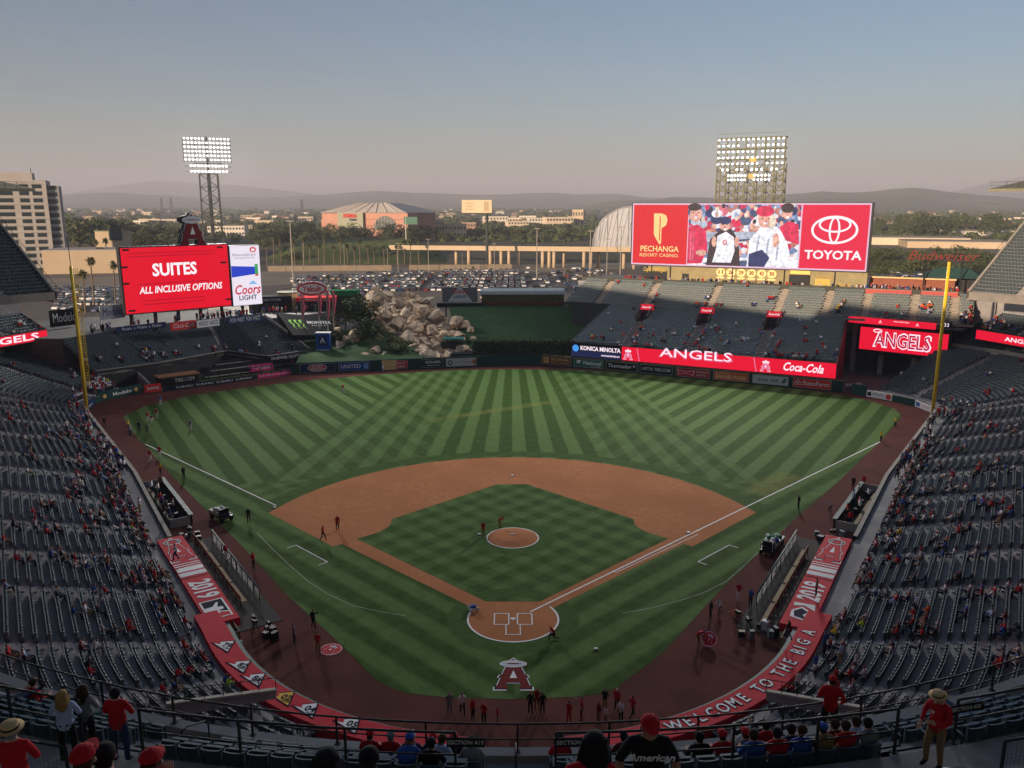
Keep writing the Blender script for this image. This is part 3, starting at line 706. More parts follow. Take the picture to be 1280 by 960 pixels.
# seats: pan tipped up or down, curved back, two standards
SGRN = M('seat green', (.030, .056, .068), .38, .2, 14, spec=.5); SRIM = M('seat edge', (.075, .115, .135), .4, .12, 14, spec=.5)
def seat_meshes():
    b = MB(); n = 5
    pr = [(-.225 + .45*i/n) for i in range(n+1)]
    for i in range(n):                               # back: a shallow bowl, 4 cm thick, top edge rounded
        c = lambda x: .035*(1-(x/.225)**2)
        for z0_, z1_, t0, t1 in ((.44, .60, 0, .02), (.60, .82, .02, .07), (.82, .87, .07, .09)):
            x0, x1 = pr[i], pr[i+1]; y = lambda x, t: .20+c(x)+t
            b.quad((x0, y(x0, t0), z0_), (x1, y(x1, t0), z0_), (x1, y(x1, t1), z1_), (x0, y(x0, t1), z1_), 0)
            b.quad((x1, y(x1, t0)+.04, z0_), (x0, y(x0, t0)+.04, z0_), (x0, y(x0, t1)+.04, z1_), (x1, y(x1, t1)+.04, z1_), 0)
        b.quad((pr[i], y(pr[i], .09), .87), (pr[i+1], y(pr[i+1], .09), .87), (pr[i+1], y(pr[i+1], .09)+.04, .87), (pr[i], y(pr[i], .09)+.04, .87), 1)
    for x in (-.225, .225):
        b.box((x, .255, .65), (.016, .06, .43), 1)
    back = b.mesh('backrest', [SGRN, SRIM])
    p = MB(); p.box((0, .10, .60), (.43, .05, .37), 0); p.box((0, .07, .60), (.36, .02, .30), 0); p.box((0, .10, .79), (.41, .07, .03), 1); p.tube([(-.24, .16, .42), (.24, .16, .42)], .018, 5, 0)
    pan_up = p.mesh('seat_pan', [SGRN, SRIM])
    p = MB(); p.box((0, -.03, .43), (.43, .40, .05), 0); p.box((0, -.22, .42), (.43, .04, .05), 1); pan_dn = p.mesh('seat_pan', [SGRN, SRIM])
    s = MB()
    s.box((.255, .17, .31), (.03, .06, .60), 0); s.box((.255, .02, .62), (.045, .36, .025), 1); s.box((.255, -.02, .50), (.025, .05, .24), 0); s.box((.255, .17, .02), (.05, .22, .03), 0)
    std = s.mesh('seat_standard', [STEEL, SRIM])
    return back, pan_up, pan_dn, std
SBACK, SUP, SDN, SSTD = seat_meshes()
OCC = {}                                              # seats people sit on: tipped down
FSEATS = []
sec = lambda dg: ('far left block' if dg < -12.6 else 'block left of the centre stairs' if dg < 0 else 'block right of the centre stairs' if dg < 12.6 else 'far right block')
def row_spots():
    for k in range(FROWS):
        o_ = .55+(k+.55)*FT; Rr = 37.3+o_
        n = int(R(43)*Rr/.535)
        for j in range(n):
            dg = -21.5 + 43*(j+.5)/n
            if any(abs(R(dg-s_)*Rr) < .92 for s_ in STAIRS): continue
            yield k, dg, o_
ROWN = ('front row', 'second row', 'third row', 'fourth row', 'row before the cross aisle')
# ---- railings
RAILP = M('black handrail paint', (.022, .024, .026), .6, .15, 8, spec=.2)
def railing(o, z, s0, s1, label, name='railing', h=1.05, bars=(1.0, .55), post=2.4, mesh=False, group=None):
    t = thing(name, label, 'railing', group=group); n = max(2, int((s1-s0)/.6)); pts = [FG.at(s0+(s1-s0)*i/n, o)[0] for i in range(n+1)]
    for b in bars:
        MB().tube([(*p, z+h*b) for p in pts], .028 if b == bars[0] else .02, 6).build('rail', RAILP, t, True)
    m = max(1, round((s1-s0)/post)); pm = None
    for i in range(m+1):
        p, nn_ = FG.at(s0+(s1-s0)*i/m, o)
        if pm is None:
            q = MB(); q.box((0, 0, h/2), (.05, .05, h)); q.box((0, 0, .02), (.14, .14, .03)); pm = q.mesh('post', [RAILP])
        po = link('post', pm, t); po.location = (*p, z); po.rotation_euler.z = math.atan2(nn_.y, nn_.x)
    if mesh:
        g = MB()
        for i in range(int((s1-s0)/.09)):
            p = FG.at(s0+.09*i, o)[0]; g.beam((*p, z+.08), (*p, z+h-.05), .006, .006)
        for j in range(10):
            z_ = z+.1+j*.09
            for i in range(n): g.beam((*pts[i], z_), (*pts[i+1], z_), .006, .006)
        tag(g.build('wire_mesh', M('wire', (.16, .16, .155), .5, .1, 5, metal=.5), t), kind='stuff')
    return t
railing(.18, 20.62, 3, FG.s[-1]-3, 'long black handrail on the front parapet of the nearest deck', h=.83, bars=(1.0, .45))
g_ = 'railings between the seats and the cross aisle'
for (a, b), lb in zip(((0.9, 11.7), (13.5, 24.6), (-11.7, -1.7), (-24.6, -13.5)), ('right of the centre stairs', 'behind the far right block of seats', 'left of the centre stairs', 'behind the far left block of seats')):
    railing(4.32, 23.0, sth(a)+.1, sth(b)-.1, 'black railing along the cross aisle, '+lb, h=1.1, bars=(1.0, .52), post=1.9, group=g_)
railing(5.95, 23.1, sth(13.2), sth(24), 'rear railing with wire mesh on the right, beside the usher in the straw hat', h=1.15, bars=(1.0, .06), mesh=True)
railing(5.95, 23.1, sth(-24), sth(-12.2), 'rear railing with wire mesh on the left of the cross aisle', h=1.15, bars=(1.0, .06), mesh=True)
# looped handrails at the head of the stairs
for dg, lb in ((0, 'looped black handrail at the foot of the centre stairs'), (12.6, 'looped black handrail at the foot of the right hand stairs'), (-12.6, 'looped black handrail at the foot of the left hand stairs')):
    p, n = FG.at(sth(dg)-.05, .75); p2, _ = FG.at(sth(dg)-.05, 1.9); t = thing('stair_handrail', lb, 'handrail')
    MB().tube([(*p, FZ0), (*p, FZ0+.85), (*(p*.9+p2*.1), FZ0+.97), (*(p*.2+p2*.8), FZ0+1.35), (*p2, FZ0+1.33), (*p2, FZ0+.5)], .025, 6).build('loop', RAILP, t, True)
# small section plates hung on the railing
PLATE = M('black sign plate', (.015, .015, .016), .5, .05, 4); PLW = M('sign lettering', (.55, .55, .52), .6, 0)
def section_plate(dg, txt, label):
    p, n = FG.at(sth(dg), 4.36); u = Vector((n.y, -n.x, 0))*1
    u = Vector((-n.y, n.x, 0)); t = thing('section_plate', label, 'sign', mat=frame((p.x, p.y, 23.9), u))
    MB().box((0, 0, 0), (.8, .22, .03)).build('plate', PLATE, t); text(t, txt, PLW, (0, 0), .13, .02, bold=.01)
section_plate(-1.55, 'SECTION 419', 'black section plate left of the centre stairs'); section_plate(13.9, 'SECTION 420', 'black section plate by the man in the straw hat'); section_plate(1.6, 'SECTION 419', 'black section plate right of the centre stairs')
# ---------------------------------------------------------------- outfield walls, screens, signs, poles, light towers
def pv(px, py, p0, d):
    "(s, z) where the sight line through a pixel meets the upright plane through p0 along d"
    q = gp(px, py, CAM.z-1 if py > 256 else CAM.z+1); r = (q-CAM)
    d = Vector(d).normalized(); det = r.x*(-d.y) + d.x*r.y
    bx, by = p0[0]-CAM.x, p0[1]-CAM.y
    t = (bx*(-d.y) + d.x*by)/det; s = (r.x*by - r.y*bx)/det
    return s, CAM.z + t*r.z
def paint(name, rgb, rough=.55, e=0): return M(name, S(*rgb), rough, .06 if not e else 0, 2, emit=e)
P_NAVY = paint('sign navy', (28, 44, 86)); P_BLUE = paint('sign blue', (30, 78, 150)); P_RED = paint('sign red', (205, 52, 52)); P_BLK = paint('sign black', (22, 22, 24))
P_WHT = paint('sign white', (215, 215, 212)); P_GRN = paint('sign green', (40, 110, 84)); P_GREY = paint('sign grey', (186, 190, 190)); P_ORG = paint('sign orange', (200, 96, 58)); P_BRN = paint('sign brown', (112, 56, 38))
P_TAN = paint('sign tan', (222, 186, 130)); P_MAG = paint('sign magenta', (196, 42, 112)); P_DRED = paint('sign deep red', (168, 36, 44)); P_GOLD = paint('sign gold', (216, 176, 96)); P_FRAME = paint('sign frame', (150, 145, 130))
def wall(name, label, pts, h, t, mat, cap=None):
    o = thing(name, label, 'wall'); mb = MB(); P = [Vector(p) for p in pts]
    for i, (a, b) in enumerate(zip(P, P[1:])):
        d = (b-a).normalized(); n = Vector((-d.y, d.x)); q = [a, b, b+n*t, a+n*t]
        mb.prism(q, 0, h, 0, 1)
    mb.build('panel', [mat, cap or mat], o); return o
LW = [(-46.3, 105.4), (-29.9, 107.9), (-11.4, 113.2), (0, 115.1), (6.8, 116.0)]
LW = [(-46.3, 105.2), (-29.5, 108.9), (-11.4, 112.8), (0, 115.1), (6.8, 116.0)]
wall('outfield_wall', 'dark green padded wall with advertising boards in front of the rocks and hedge', LW, 2.4, .4, GREENW)
wall('outfield_wall', 'green wall with tan coping below the long red ribbon board', [(6.8, 116), tuple(rf(62.7, 0))], 2.35, .3, GREENW, P_TAN)
def ad(px0, px1, label, bg, items, line, zs=(.35, 2.1), d_out=.05):
    a, b = Vector(line[0]), Vector(line[1]); d = (b-a).normalized()
    s0, _ = pv(px0, 462, a, d); s1, _ = pv(px1, 462, a, d)
    c = a + d*(s0+s1)/2; n = Vector((d.y, -d.x)); c = c + n*d_out
    t = thing('advertising_board', label, 'sign', mat=frame((*c, (zs[0]+zs[1])/2), (*d, 0)), group='advertising boards on the outfield wall'); W, H = s1-s0-.15, zs[1]-zs[0]
    mb = MB(); mb.box((0, 0, 0), (W, H, .06), 0); mb.build('panel', bg, t)
    mb = MB()
    for x, y, w_, h_ in ((0, H/2, W+.16, .09), (0, -H/2, W+.16, .09), (W/2, 0, .09, H-.1), (-W/2, 0, .09, H-.1)): mb.box((x, y, .02), (w_, h_, .09))
    mb.build('frame', P_FRAME, t)
    for it in items: it(t, W, H)
    return t
def tx(body, mat, at=(0, 0), size=.8, fit=.8, **k): return lambda t, W, H: text(t, body, mat, (at[0]*W, at[1]*H), size*H, .045, fit=fit*W, **k)
def sh(name, pts, mat, off=.045): return lambda t, W, H: flat(t, name, [(x*W, y*H) for x, y in pts], mat, off)
La, Lb, Lc = (LW[0], LW[1]), (LW[1], LW[2]), (LW[2], LW[3])
ad(374.5, 419, 'navy board with red and white sandwich shop oval', P_NAVY, [sh('oval', ell(0, 0, .28, .46), P_WHT, .04), sh('oval_core', ell(0, 0, .25, .40), P_RED, .046), lambda t, W, H: text(t, "JERSEY", P_WHT, (0, .16*H), .34*H, .06, fit=.34*W, bold=.03), lambda t, W, H: text(t, "MIKE'S", P_WHT, (0, -.18*H), .42*H, .06, fit=.4*W, bold=.03)], La)
ad(423, 462, 'blue airline board with white capitals', P_BLUE, [tx('UNITED', P_WHT, (-.1, 0), .62, .66, bold=.02), sh('globe_mark', rect(.32, -.32, .46, .32), paint('sign pale blue', (120, 160, 205)))], Lb)
ad(482, 510, 'red insurance board with white lettering', P_RED, [tx('Insurance', P_WHT, (0, .2), .5, .76), tx('AAA.com', P_WHT, (0, -.22), .5, .76, bold=.02)], Lb)
ad(514, 554, 'black tyre company board with white capitals and red mark', P_BLK, [tx('YOKOHAMA', P_WHT, (.12, .12), .5, .62, bold=.02, shear=.15), sh('mark', [(-.44, -.05), (-.3, .3), (-.24, .3), (-.3, .1), (-.26, .1), (-.4, -.1)], P_RED), sh('underline', rect(-.2, -.3, .42, -.24), P_WHT)], Lc)
ad(557, 596, 'pale grey vitamin board with round black mark', P_GREY, [tx('youtheory', P_FRAME, (.08, .05), .5, .6), lambda t, W, H: ring(t, 'mark', -.36*W, -.05*H, .3*H, .3*H, .12*H, P_BLK, .05), sh('orange_shape', ell(.42, 0, .05, .3), P_ORG), sh('green_edge', rect(.46, -.4, .49, .4), P_GRN)], Lc)
t = thing('beige_gate_panel', 'plain beige gate panel between the airline and insurance boards', 'gate', mat=frame((*(Vector(LW[1]).lerp(Vector(LW[2]), .17)+Vector((0, -.08))), 1.2), (*(Vector(LW[2])-Vector(LW[1])), 0)))
MB().box((0, 0, 0), (3.1, 2.1, .08)).build('panel', P_TAN, t)
for x in (-1.0, 0, 1.0): MB().box((x, 0, .05), (.05, 2.0, .05)).build('batten', M('gate batten', S(190, 150, 100), .7), t)
RL = ((6.8, 116), tuple(W1))
ad(677, 714, 'brown casino board with gold mark', P_BRN, [tx('PECHANGA', P_GOLD, (.12, .15), .42, .62, bold=.02), tx('RESORT CASINO', P_GOLD, (.12, -.24), .26, .6), sh('mark', rect(-.44, -.36, -.26, .36), P_GOLD), sh('mark_slot', rect(-.38, -.2, -.34, .25), P_BRN, .05)], RL)
ad(717, 754, 'green car hire board with white flag mark', P_GRN, [tx('National', P_WHT, (.12, .06), .66, .64, bold=.02, shear=.2), tx('car rental', P_WHT, (.25, -.34), .24, .3), sh('flag_mark', [(-.42, .3), (-.3, .36), (-.24, .28), (-.3, 0), (-.42, -.1), (-.38, .1)], P_WHT)], RL)
ad(757, 797, 'black kitchen maker board with white lettering and star', P_BLK, [tx('Thermador', P_WHT, (-.06, .02), .62, .76, bold=.02), sh('star', [(.40+.05*math.cos(PI/2+i*PI/5)*(1 if i % 2 == 0 else .4), .15+.22*math.sin(PI/2+i*PI/5)*(1 if i % 2 == 0 else .4)) for i in range(10)], P_WHT)], RL)
ad(800, 841, 'black tyre board with hand drawn white capitals below the pavilion', P_BLK, [tx('NITTO TIRE.COM', P_WHT, (0, 0), .5, .88, shear=.12, bold=.015)], RL)
ad(845, 888, 'deep red beer board with bow tie mark', P_DRED, [sh('bow_tie', [(-.46, .3), (-.2, .1), (.06, .3), (.02, -.3), (-.2, -.14), (-.44, -.3)], P_WHT, .043), sh('bow_tie_core', [(-.44, .24), (-.2, .05), (.04, .24), (.0, -.24), (-.2, -.09), (-.42, -.24)], P_RED, .05), tx("THIS BUD'S", P_WHT, (.28, .16), .32, .36), tx('FOR YOU.', P_WHT, (.26, -.22), .32, .3)], RL)
ad(892, 937, 'orange wildlife park board with tan border', P_ORG, [tx('SAFARI PARK', P_TAN, (0, -.12), .6, .9, bold=.03), tx('SAN DIEGO ZOO', P_TAN, (-.25, .3), .24, .38)], RL)
ad(941, 987, 'silver airline board with green lettering', P_GREY, [tx('EVA AIR', P_GRN, (-.05, -.05), .55, .58, bold=.01), sh('tail_mark', [(.28, -.25), (.42, -.2), (.46, .3), (.38, .3), (.34, 0)], P_GRN)], RL)
ad(992, 1041, 'red insurance board with three oval mark', P_RED, [tx('StateFarm', P_WHT, (.1, 0), .66, .68, bold=.01)] + [lambda t, W, H, a=a: ring(t, 'oval', (-.37+.06*math.cos(a))*W, .16*H*math.sin(a), .05*W, .17*H, .05*H, P_WHT, .05, rot=0) for a in (PI/2, PI*7/6, PI*11/6)], RL)
def seg(name, label, a, b, h, items, mat, t=.25, cat='wall', grp=None):
    a, b = Vector(a), Vector(b); d = (b-a).normalized(); L = (b-a).length
    o = thing(name, label, cat, mat=frame((*((a+b)/2), h/2), (*d, 0)), group=grp); MB().box((0, 0, 0), (L, h, t)).build('panel', mat, o)
    for it in items: it(o, L, h)
    return o
Rw = [(72.2, 72.6), (71.6, 77.2), (69.3, 81.2), (66.2, 84.9)]
seg('corner_wall', 'white advertising panel on the curved wall by the right pole', Rw[1], Rw[0], 1.15, [lambda t, W, H: flat(t, 'square', rect(-.42*W, -.3*H, -.2*W, .3*H), P_BLUE, .14), lambda t, W, H: text(t, 'PECHANGA', P_RED, (.15*W, 0), .3, .14, fit=.5*W)], P_WHT)
seg('corner_wall', 'green panel between the two white panels of the right corner wall', Rw[2], Rw[1], 1.15, [], GREENW)
seg('corner_wall', 'white panel with red drop in the right corner wall beside the green gate', Rw[3], Rw[2], 1.2, [lambda t, W, H: flat(t, 'black_block', rect(-.46*W, -.3*H, -.32*W, .3*H), P_BLK, .14), lambda t, W, H: text(t, 'RANCHO', P_GRN, (-.05*W, .05*H), .45, .14, fit=.4*W), lambda t, W, H: flat(t, 'red_drop', ell(.36*W, 0, .1*W, .42*H), P_RED, .14)], P_WHT)
seg('gate', 'dark green gate at the end of the right corner wall', (64.2, 86.9), (66.1, 85.0), 2.0, [], GREENW, cat='gate')
seg('corner_wall', 'dark green wall with white beer lettering in the left corner', (-75.0, 80.0), (-70.6, 88.2), 1.7, [lambda t, W, H: text(t, 'Modelo', P_WHT, (.06*W, 0), .9, .14, bold=.02, fit=.42*W), lambda t, W, H: flat(t, 'round_badge', ell(.38*W, 0, .38, .38), P_GOLD, .14), lambda t, W, H: flat(t, 'round_badge', ell(-.33*W, 0, .38, .38), P_GOLD, .14)], GREENW)
seg('corner_wall', 'short dark blue panel beside the base of the left pole', (-73.4, 73.2), (-75.1, 79.6), 1.3, [lambda t, W, H: text(t, 'Subaru', P_WHT, (-.1*W, 0), .6, .14, bold=.02, fit=.4*W)], P_NAVY)
# foul poles
YEL = M('pole yellow', (.74, .50, .03), .55, .05, 2)
for sx, lb in ((-1, 'tall yellow foul pole with mesh wing in the left corner'), (1, 'tall yellow foul pole with mesh wing in the right corner')):
    bx, by = (-72.9, 72.3) if sx < 0 else (71.6, 71.1); top = 25.0 if sx < 0 else 25.8
    t = thing('foul_pole', lb, 'foul pole', (bx, by, 0)); MB().tube([(0, 0, 0), (0, 0, top)], [.3, .24], 10).build('pole', YEL, t, True)
    w_ = MB(); ux, uy = (sx*.65, .76) if sx > 0 else (.80, .60)
    for k in range(40):
        z = 5+(top-5.5)*k/39; w_.beam((0, 0, z), (ux*.95, uy*.95, z), .05, .05)
    for e in (.35, .7, .97): w_.beam((ux*e, uy*e, 5), (ux*e, uy*e, top-.4), .06, .06)
    tag(w_.build('mesh_wing', YEL, t), kind='stuff')
    if sx < 0: MB().tube([(0, 0, top), (0, 0, top+4.5)], .06, 5).build('mast', STEEL, t)
# ---- red ribbon board on the pavilion
rbm = frame((*rf(34.05, .1), 4.05), (*DR, 0))
t = thing('ribbon_board', 'long lit ribbon board along the front of the right field pavilion', 'screen', mat=rbm)
MB().box((0, 0, -.12), (54.6, 3.05, .2)).build('cabinet', P_BLK, t)
def lx(px):
    s, z = pv(px, 440+(px-714)*.075, rf(0, .1), DR); return s-34.05
flat(t, 'red_display', rect(lx(777), -1.45, 27.2, 1.45), LED, .01); flat(t, 'navy_display', rect(-27.2, -1.45, lx(776), -.1), M('ribbon navy', S(28, 34, 70), .5, 0, emit=.52), .01)
flat(t, 'blue_ball', ell(lx(719.5), .35, .75, .75), M('ribbon blue', S(70, 150, 230), .5, 0, emit=.52), .02)
text(t, 'KONICA MINOLTA', LEDW, (lx(750), .45), 1.25, .03, bold=.03, fit=lx(775)-lx(725))
text(t, 'www.konicaminolta.com', LEDW, (lx(763), -.8), .6, .03, bold=.02, fit=4.2)
for px in (785, 957): team_letter(t, (lx(px), -1.1), 2.1, (LEDW, LED, LEDP, LEDW), .02)
text(t, 'ANGELS', LEDP, (lx(869), .75), 2.6, .02, bold=.02, fit=lx(915)-lx(822)); text(t, 'ANGELS', LEDW, (lx(869), .9), 2.6, .03, fit=lx(913)-lx(824))
for px in (797, 943): flat(t, 'slash', [(lx(px)-.3, 1.4), (lx(px)-.1, 1.4), (lx(px)+.5, -1.4), (lx(px)+.3, -1.4)], LEDP, .02)
text(t, 'Coca-Cola', LEDW, (lx(1003), .05), 2.3, .03, bold=.02, shear=.35, fit=lx(1029)-lx(979))
# ---- big right screen
def crowd_screen():
    m = SCR('crowd picture', (150, 168, 205)); n, l = nodes(m); b = n['Principled BSDF']
    g = n.new('ShaderNodeTexCoord'); vo = n.new('ShaderNodeTexVoronoi'); vo.inputs['Scale'].default_value = .95; l.new(g.outputs['Object'], vo.inputs['Vector'])
    sx = n.new('ShaderNodeSeparateColor'); l.new(vo.outputs['Color'], sx.inputs[0]); cr = n.new('ShaderNodeValToRGB'); cr.color_ramp.interpolation = 'CONSTANT'; e = cr.color_ramp.elements
    for i, (p, c) in enumerate(((0, (150, 168, 205)), (.2, (226, 170, 150)), (.34, (235, 232, 240)), (.5, (206, 40, 80)), (.62, (60, 76, 120)), (.74, (120, 140, 180)), (.86, (190, 120, 110)))):
        if i < 2: k = e[i]; k.position = p
        else: k = e.new(p)
        k.color = (*S(*c), 1)
    l.new(sx.outputs[0], cr.inputs[0]); nz = n.new('ShaderNodeTexNoise'); nz.inputs['Scale'].default_value = 1.8; l.new(g.outputs['Object'], nz.inputs['Vector'])
    mx = n.new('ShaderNodeMix'); mx.data_type = 'RGBA'; mx.blend_type = 'OVERLAY'; mx.inputs[0].default_value = .8; l.new(cr.outputs[0], mx.inputs[6]); l.new(nz.outputs['Fac'], mx.inputs[7]); l.new(mx.outputs[2], b.inputs['Emission Color']); return m
t = thing('video_board', 'huge right field video board with fans between two red panels', 'screen', mat=frame((*rf(36, 33), 27.9), (*DR, 0)))
MB().box((0, 0, -1.0), (54.6, 15.1, 1.9)).build('cabinet', M('screen cabinet', (.03, .03, .035), .6, .1, 1), t)
SCR = lambda n, c, e=.52, v=0: M('screen '+n, S(*c), .5, v, 1.1, emit=e)
wl_ = SCR('white', (250, 246, 250)); flat(t, 'display_border', rect(-27.0, -7.35, 26.9, 7.4), SCR('pale', (232, 190, 215)), .0)
RR1 = SCR('red', (226, 18, 38)); RR2 = SCR('crimson', (232, 12, 66))
flat(t, 'casino_panel', rect(-26.7, -7.0, -13.2, 7.05), RR1, .02); flat(t, 'fan_display', rect(-13.0, -7.0, 12.4, 7.05), crowd_screen(), .02); flat(t, 'car_panel', rect(12.7, -7.0, 26.6, 7.05), RR2, .02)
GLD = SCR('gold', (250, 214, 140)); cx = -20
flat(t, 'casino_mark', [(cx-1.6, 5.0), (cx+.4, 5.0), (cx+1.5, 4.5), (cx+1.8, 3.4), (cx+1.5, 2.2), (cx+.4, 1.5), (cx+.4, -2.0), (cx, -2.4), (cx-1.3, -.4), (cx-1.5, .2)], GLD, .04); flat(t, 'mark_slot', rect(cx-.12, -1.5, cx+.12, 4.3), RR1, .05)
text(t, 'PECHANGA', GLD, (cx, -3.5), 1.9, .04, bold=.02, fit=9.6); text(t, 'RESORT CASINO.', GLD, (cx, -5.0), 1.1, .04, bold=.01, fit=9.8)
cx = 19.7; ring(t, 'outer_ellipse', cx, 1.6, 4.9, 3.1, .5, wl_, .04, 36); ring(t, 'upper_ellipse', cx, 2.75, 3.4, 1.75, .42, wl_, .045, 30); ring(t, 'tall_ellipse', cx, 1.55, 1.2, 2.9, .42, wl_, .05, 30)
text(t, 'TOYOTA', wl_, (cx, -4.0), 2.7, .04, bold=.025, fit=12)
def fans(t):
    k = {'b': (70, 84, 120), 'w': (240, 238, 246), 's': (226, 168, 150), 'r': (216, 40, 84), 'd': (60, 44, 52), 'n': (40, 52, 100), 'g': (176, 182, 200), 'p': (214, 110, 130), 'y': (225, 210, 190)}
    q = {a: SCR('tone '+a, c, .56, .45) for a, c in k.items()}
    X = lambda px: (px-861)/(1000-861)*25.4 - 13.0; Y = lambda py: 7.05 - (py-256)/(334-256)*14.05
    def E(n, c, px, py, rx, ry, off): flat(t, n, ell(X(px), Y(py), rx*.183, ry*.18, 14), q[c], off)
    def Pg(n, c, pts, off): flat(t, n, [(X(a), Y(b)) for a, b in pts][::-1], q[c], off)
    r_ = random.Random(3)
    for i in range(26):                                    # blurred rows of spectators behind
        px, py = 866+r_.random()*130, 258+r_.random()*22
        E('row_figure', r_.choice('bwgrpnws'), px, py+5, 5+r_.random()*3, 5+r_.random()*2, .022+i*.0002); E('row_face', r_.choice('ssyd'), px, py-1, 2.4, 3, .032+i*.0002)
    Pg('seat_row', 'g', [(861, 292), (1000, 288), (1000, 300), (861, 304)], .044)
    Pg('ledge', 'w', [(861, 326), (1000, 320), (1000, 334), (861, 334)], .045); Pg('ledge_shade', 'b', [(880, 331), (940, 326), (985, 334), (890, 334)], .046)
    Pg('red_shirt', 'r', [(861, 285), (873, 281), (884, 290), (887, 312), (880, 332), (861, 333)], .048); E('man_face', 's', 870, 268, 8, 10, .05); E('man_hair', 'd', 868, 259, 9, 5, .052); E('man_arm', 's', 879, 318, 7, 4, .052)
    Pg('dark_jacket', 'd', [(886, 334), (890, 300), (902, 288), (916, 286), (926, 300), (930, 334)], .05)
    Pg('white_bib', 'w', [(899, 296), (910, 290), (920, 297), (922, 314), (918, 330), (894, 330), (898, 314)], .054); E('child_face', 's', 908, 282, 7, 7, .056); E('child_cap', 'n', 908, 276, 8, 5, .058); E('bib_mark', 'p', 909, 304, 3, 4, .06); E('bib_core', 'w', 909, 304, 1.3, 2.2, .062); E('child_arm', 's', 895, 303, 3, 7, .058); E('child_arm', 's', 924, 303, 3, 7, .058)
    Pg('white_shirt', 'w', [(938, 334), (940, 300), (952, 285), (972, 283), (984, 296), (990, 318), (996, 334)], .056); E('woman_face', 's', 958, 274, 9, 11, .06); E('red_cap', 'r', 957, 264, 11, 7, .064); E('woman_hair', 'y', 967, 277, 4, 9, .062); Pg('blue_lap', 'n', [(940, 318), (956, 312), (966, 322), (960, 334), (940, 334)], .066)
    Pg('red_top', 'r', [(975, 284), (986, 276), (998, 280), (1000, 305), (984, 300)], .058); E('girl_face', 's', 984, 266, 6, 8, .062); E('girl_hair', 'd', 984, 260, 8, 6, .064); E('girl_arm', 's', 972, 300, 4, 9, .066)
    for x_, y_, w_, off in ((870, 268, 3.2, .068), (908, 283, 2.6, .07), (958, 275, 3.6, .074), (984, 267, 2.4, .07)):
        for s_ in (-1, 1): E('eye', 'd', x_+s_*w_, y_-2, 1.1, .9, off)
        E('smile', 'w', x_+.6, y_+4.2, w_*.8, 1.3, off); E('nose', 'p', x_+.4, y_+1.2, .8, 1.8, off+.001); pass
    for i in range(3): Pg('shirt_fold', 'g', [(950+i*12, 296+i % 3*4), (953+i*12, 292+i % 3*4), (949+i*13, 326), (947+i*13, 326)], .058+i*.0002)
    for i in range(2): Pg('shirt_fold', 'p', [(864+i*4, 290), (865+i*4, 290), (866+i*3, 328), (864+i*3, 328)], .0485+i*.0002)
    Pg('arm_rail', 'b', [(861, 306), (884, 304), (884, 306), (861, 309)], .0465); Pg('arm_rail', 'b', [(926, 300), (945, 298), (945, 300), (926, 303)], .0465)
fans(t)
# wall under the screen, lit by the low sun
wl = thing('screen_wall', 'warm olive wall below the right screen with round retired number plaques', 'wall', mat=frame((*rf(36, 33.6), 18.5), (*DR, 0)))
MB().box((2.2, 0, -.3), (50, 4.1, .5)).build('panel', M('olive stucco', (.30, .25, .13), .85, .14, .7), wl)
for x, w_, h_ in ((-13.4, 1.6, 2.2), (13, 4.6, 2.9), (-21, 6, 2.6)): MB().box((x, -2.05+h_/2, 0), (w_, h_, .12)).build('opening', DARK, wl)
for x in (-21.9, -17.2, -2.2, 9.6, 20.5): MB().box((x, 0, .05), (.25, 4.1, .2)).build('pilaster', P_BLK, wl)
CREAM = M('plaque cream', S(250, 214, 150), .6, .04, 2); DORG = M('plaque numeral', S(120, 50, 20), .6, .04, 2)
for i, nbr in enumerate(('11', '26', '29', '30', '42', '50')):
    x = lx(900.7+12.8*i) + (34.05-36) + .0
    s_, z_ = pv(900.7+12.8*i, 340+.55*i, rf(0, 33.4), DR); x = s_-36
    flat(wl, 'plaque', ell(x, z_-18.5, 1.05, .95, 20), CREAM, .08, thick=.12); text(wl, nbr, DORG, (x, z_-18.5), 1.2, .1, bold=.04, fit=1.1); flat(wl, 'name_plate', rect(x-.85, z_-18.5-1.5, x+.85, z_-18.5-1.1), CREAM, .08, thick=.1)
WARM = M('warm lit sign', S(255, 196, 84), .5, 0, emit=.52)
text(wl, 'Captain Morgan', WARM, (-21.2, .9), 1.5, .1, bold=.01, shear=.2, fit=5.6); text(wl, 'CATCH OF THE DAY', WARM, (18.3, .55), .7, .1, fit=3.8); flat(wl, 'lit_menu', rect(16.4, -1.3, 19.6, .1), WARM, .05); text(wl, 'BURGERS', WARM, (23, -1.1), .6, .1, fit=3); flat(wl, 'pale_awning', rect(10.9, 1.0, 15.2, 1.9), M('awning', S(240, 200, 110), .6), .2, thick=.3)  # awning in one even pale yellow
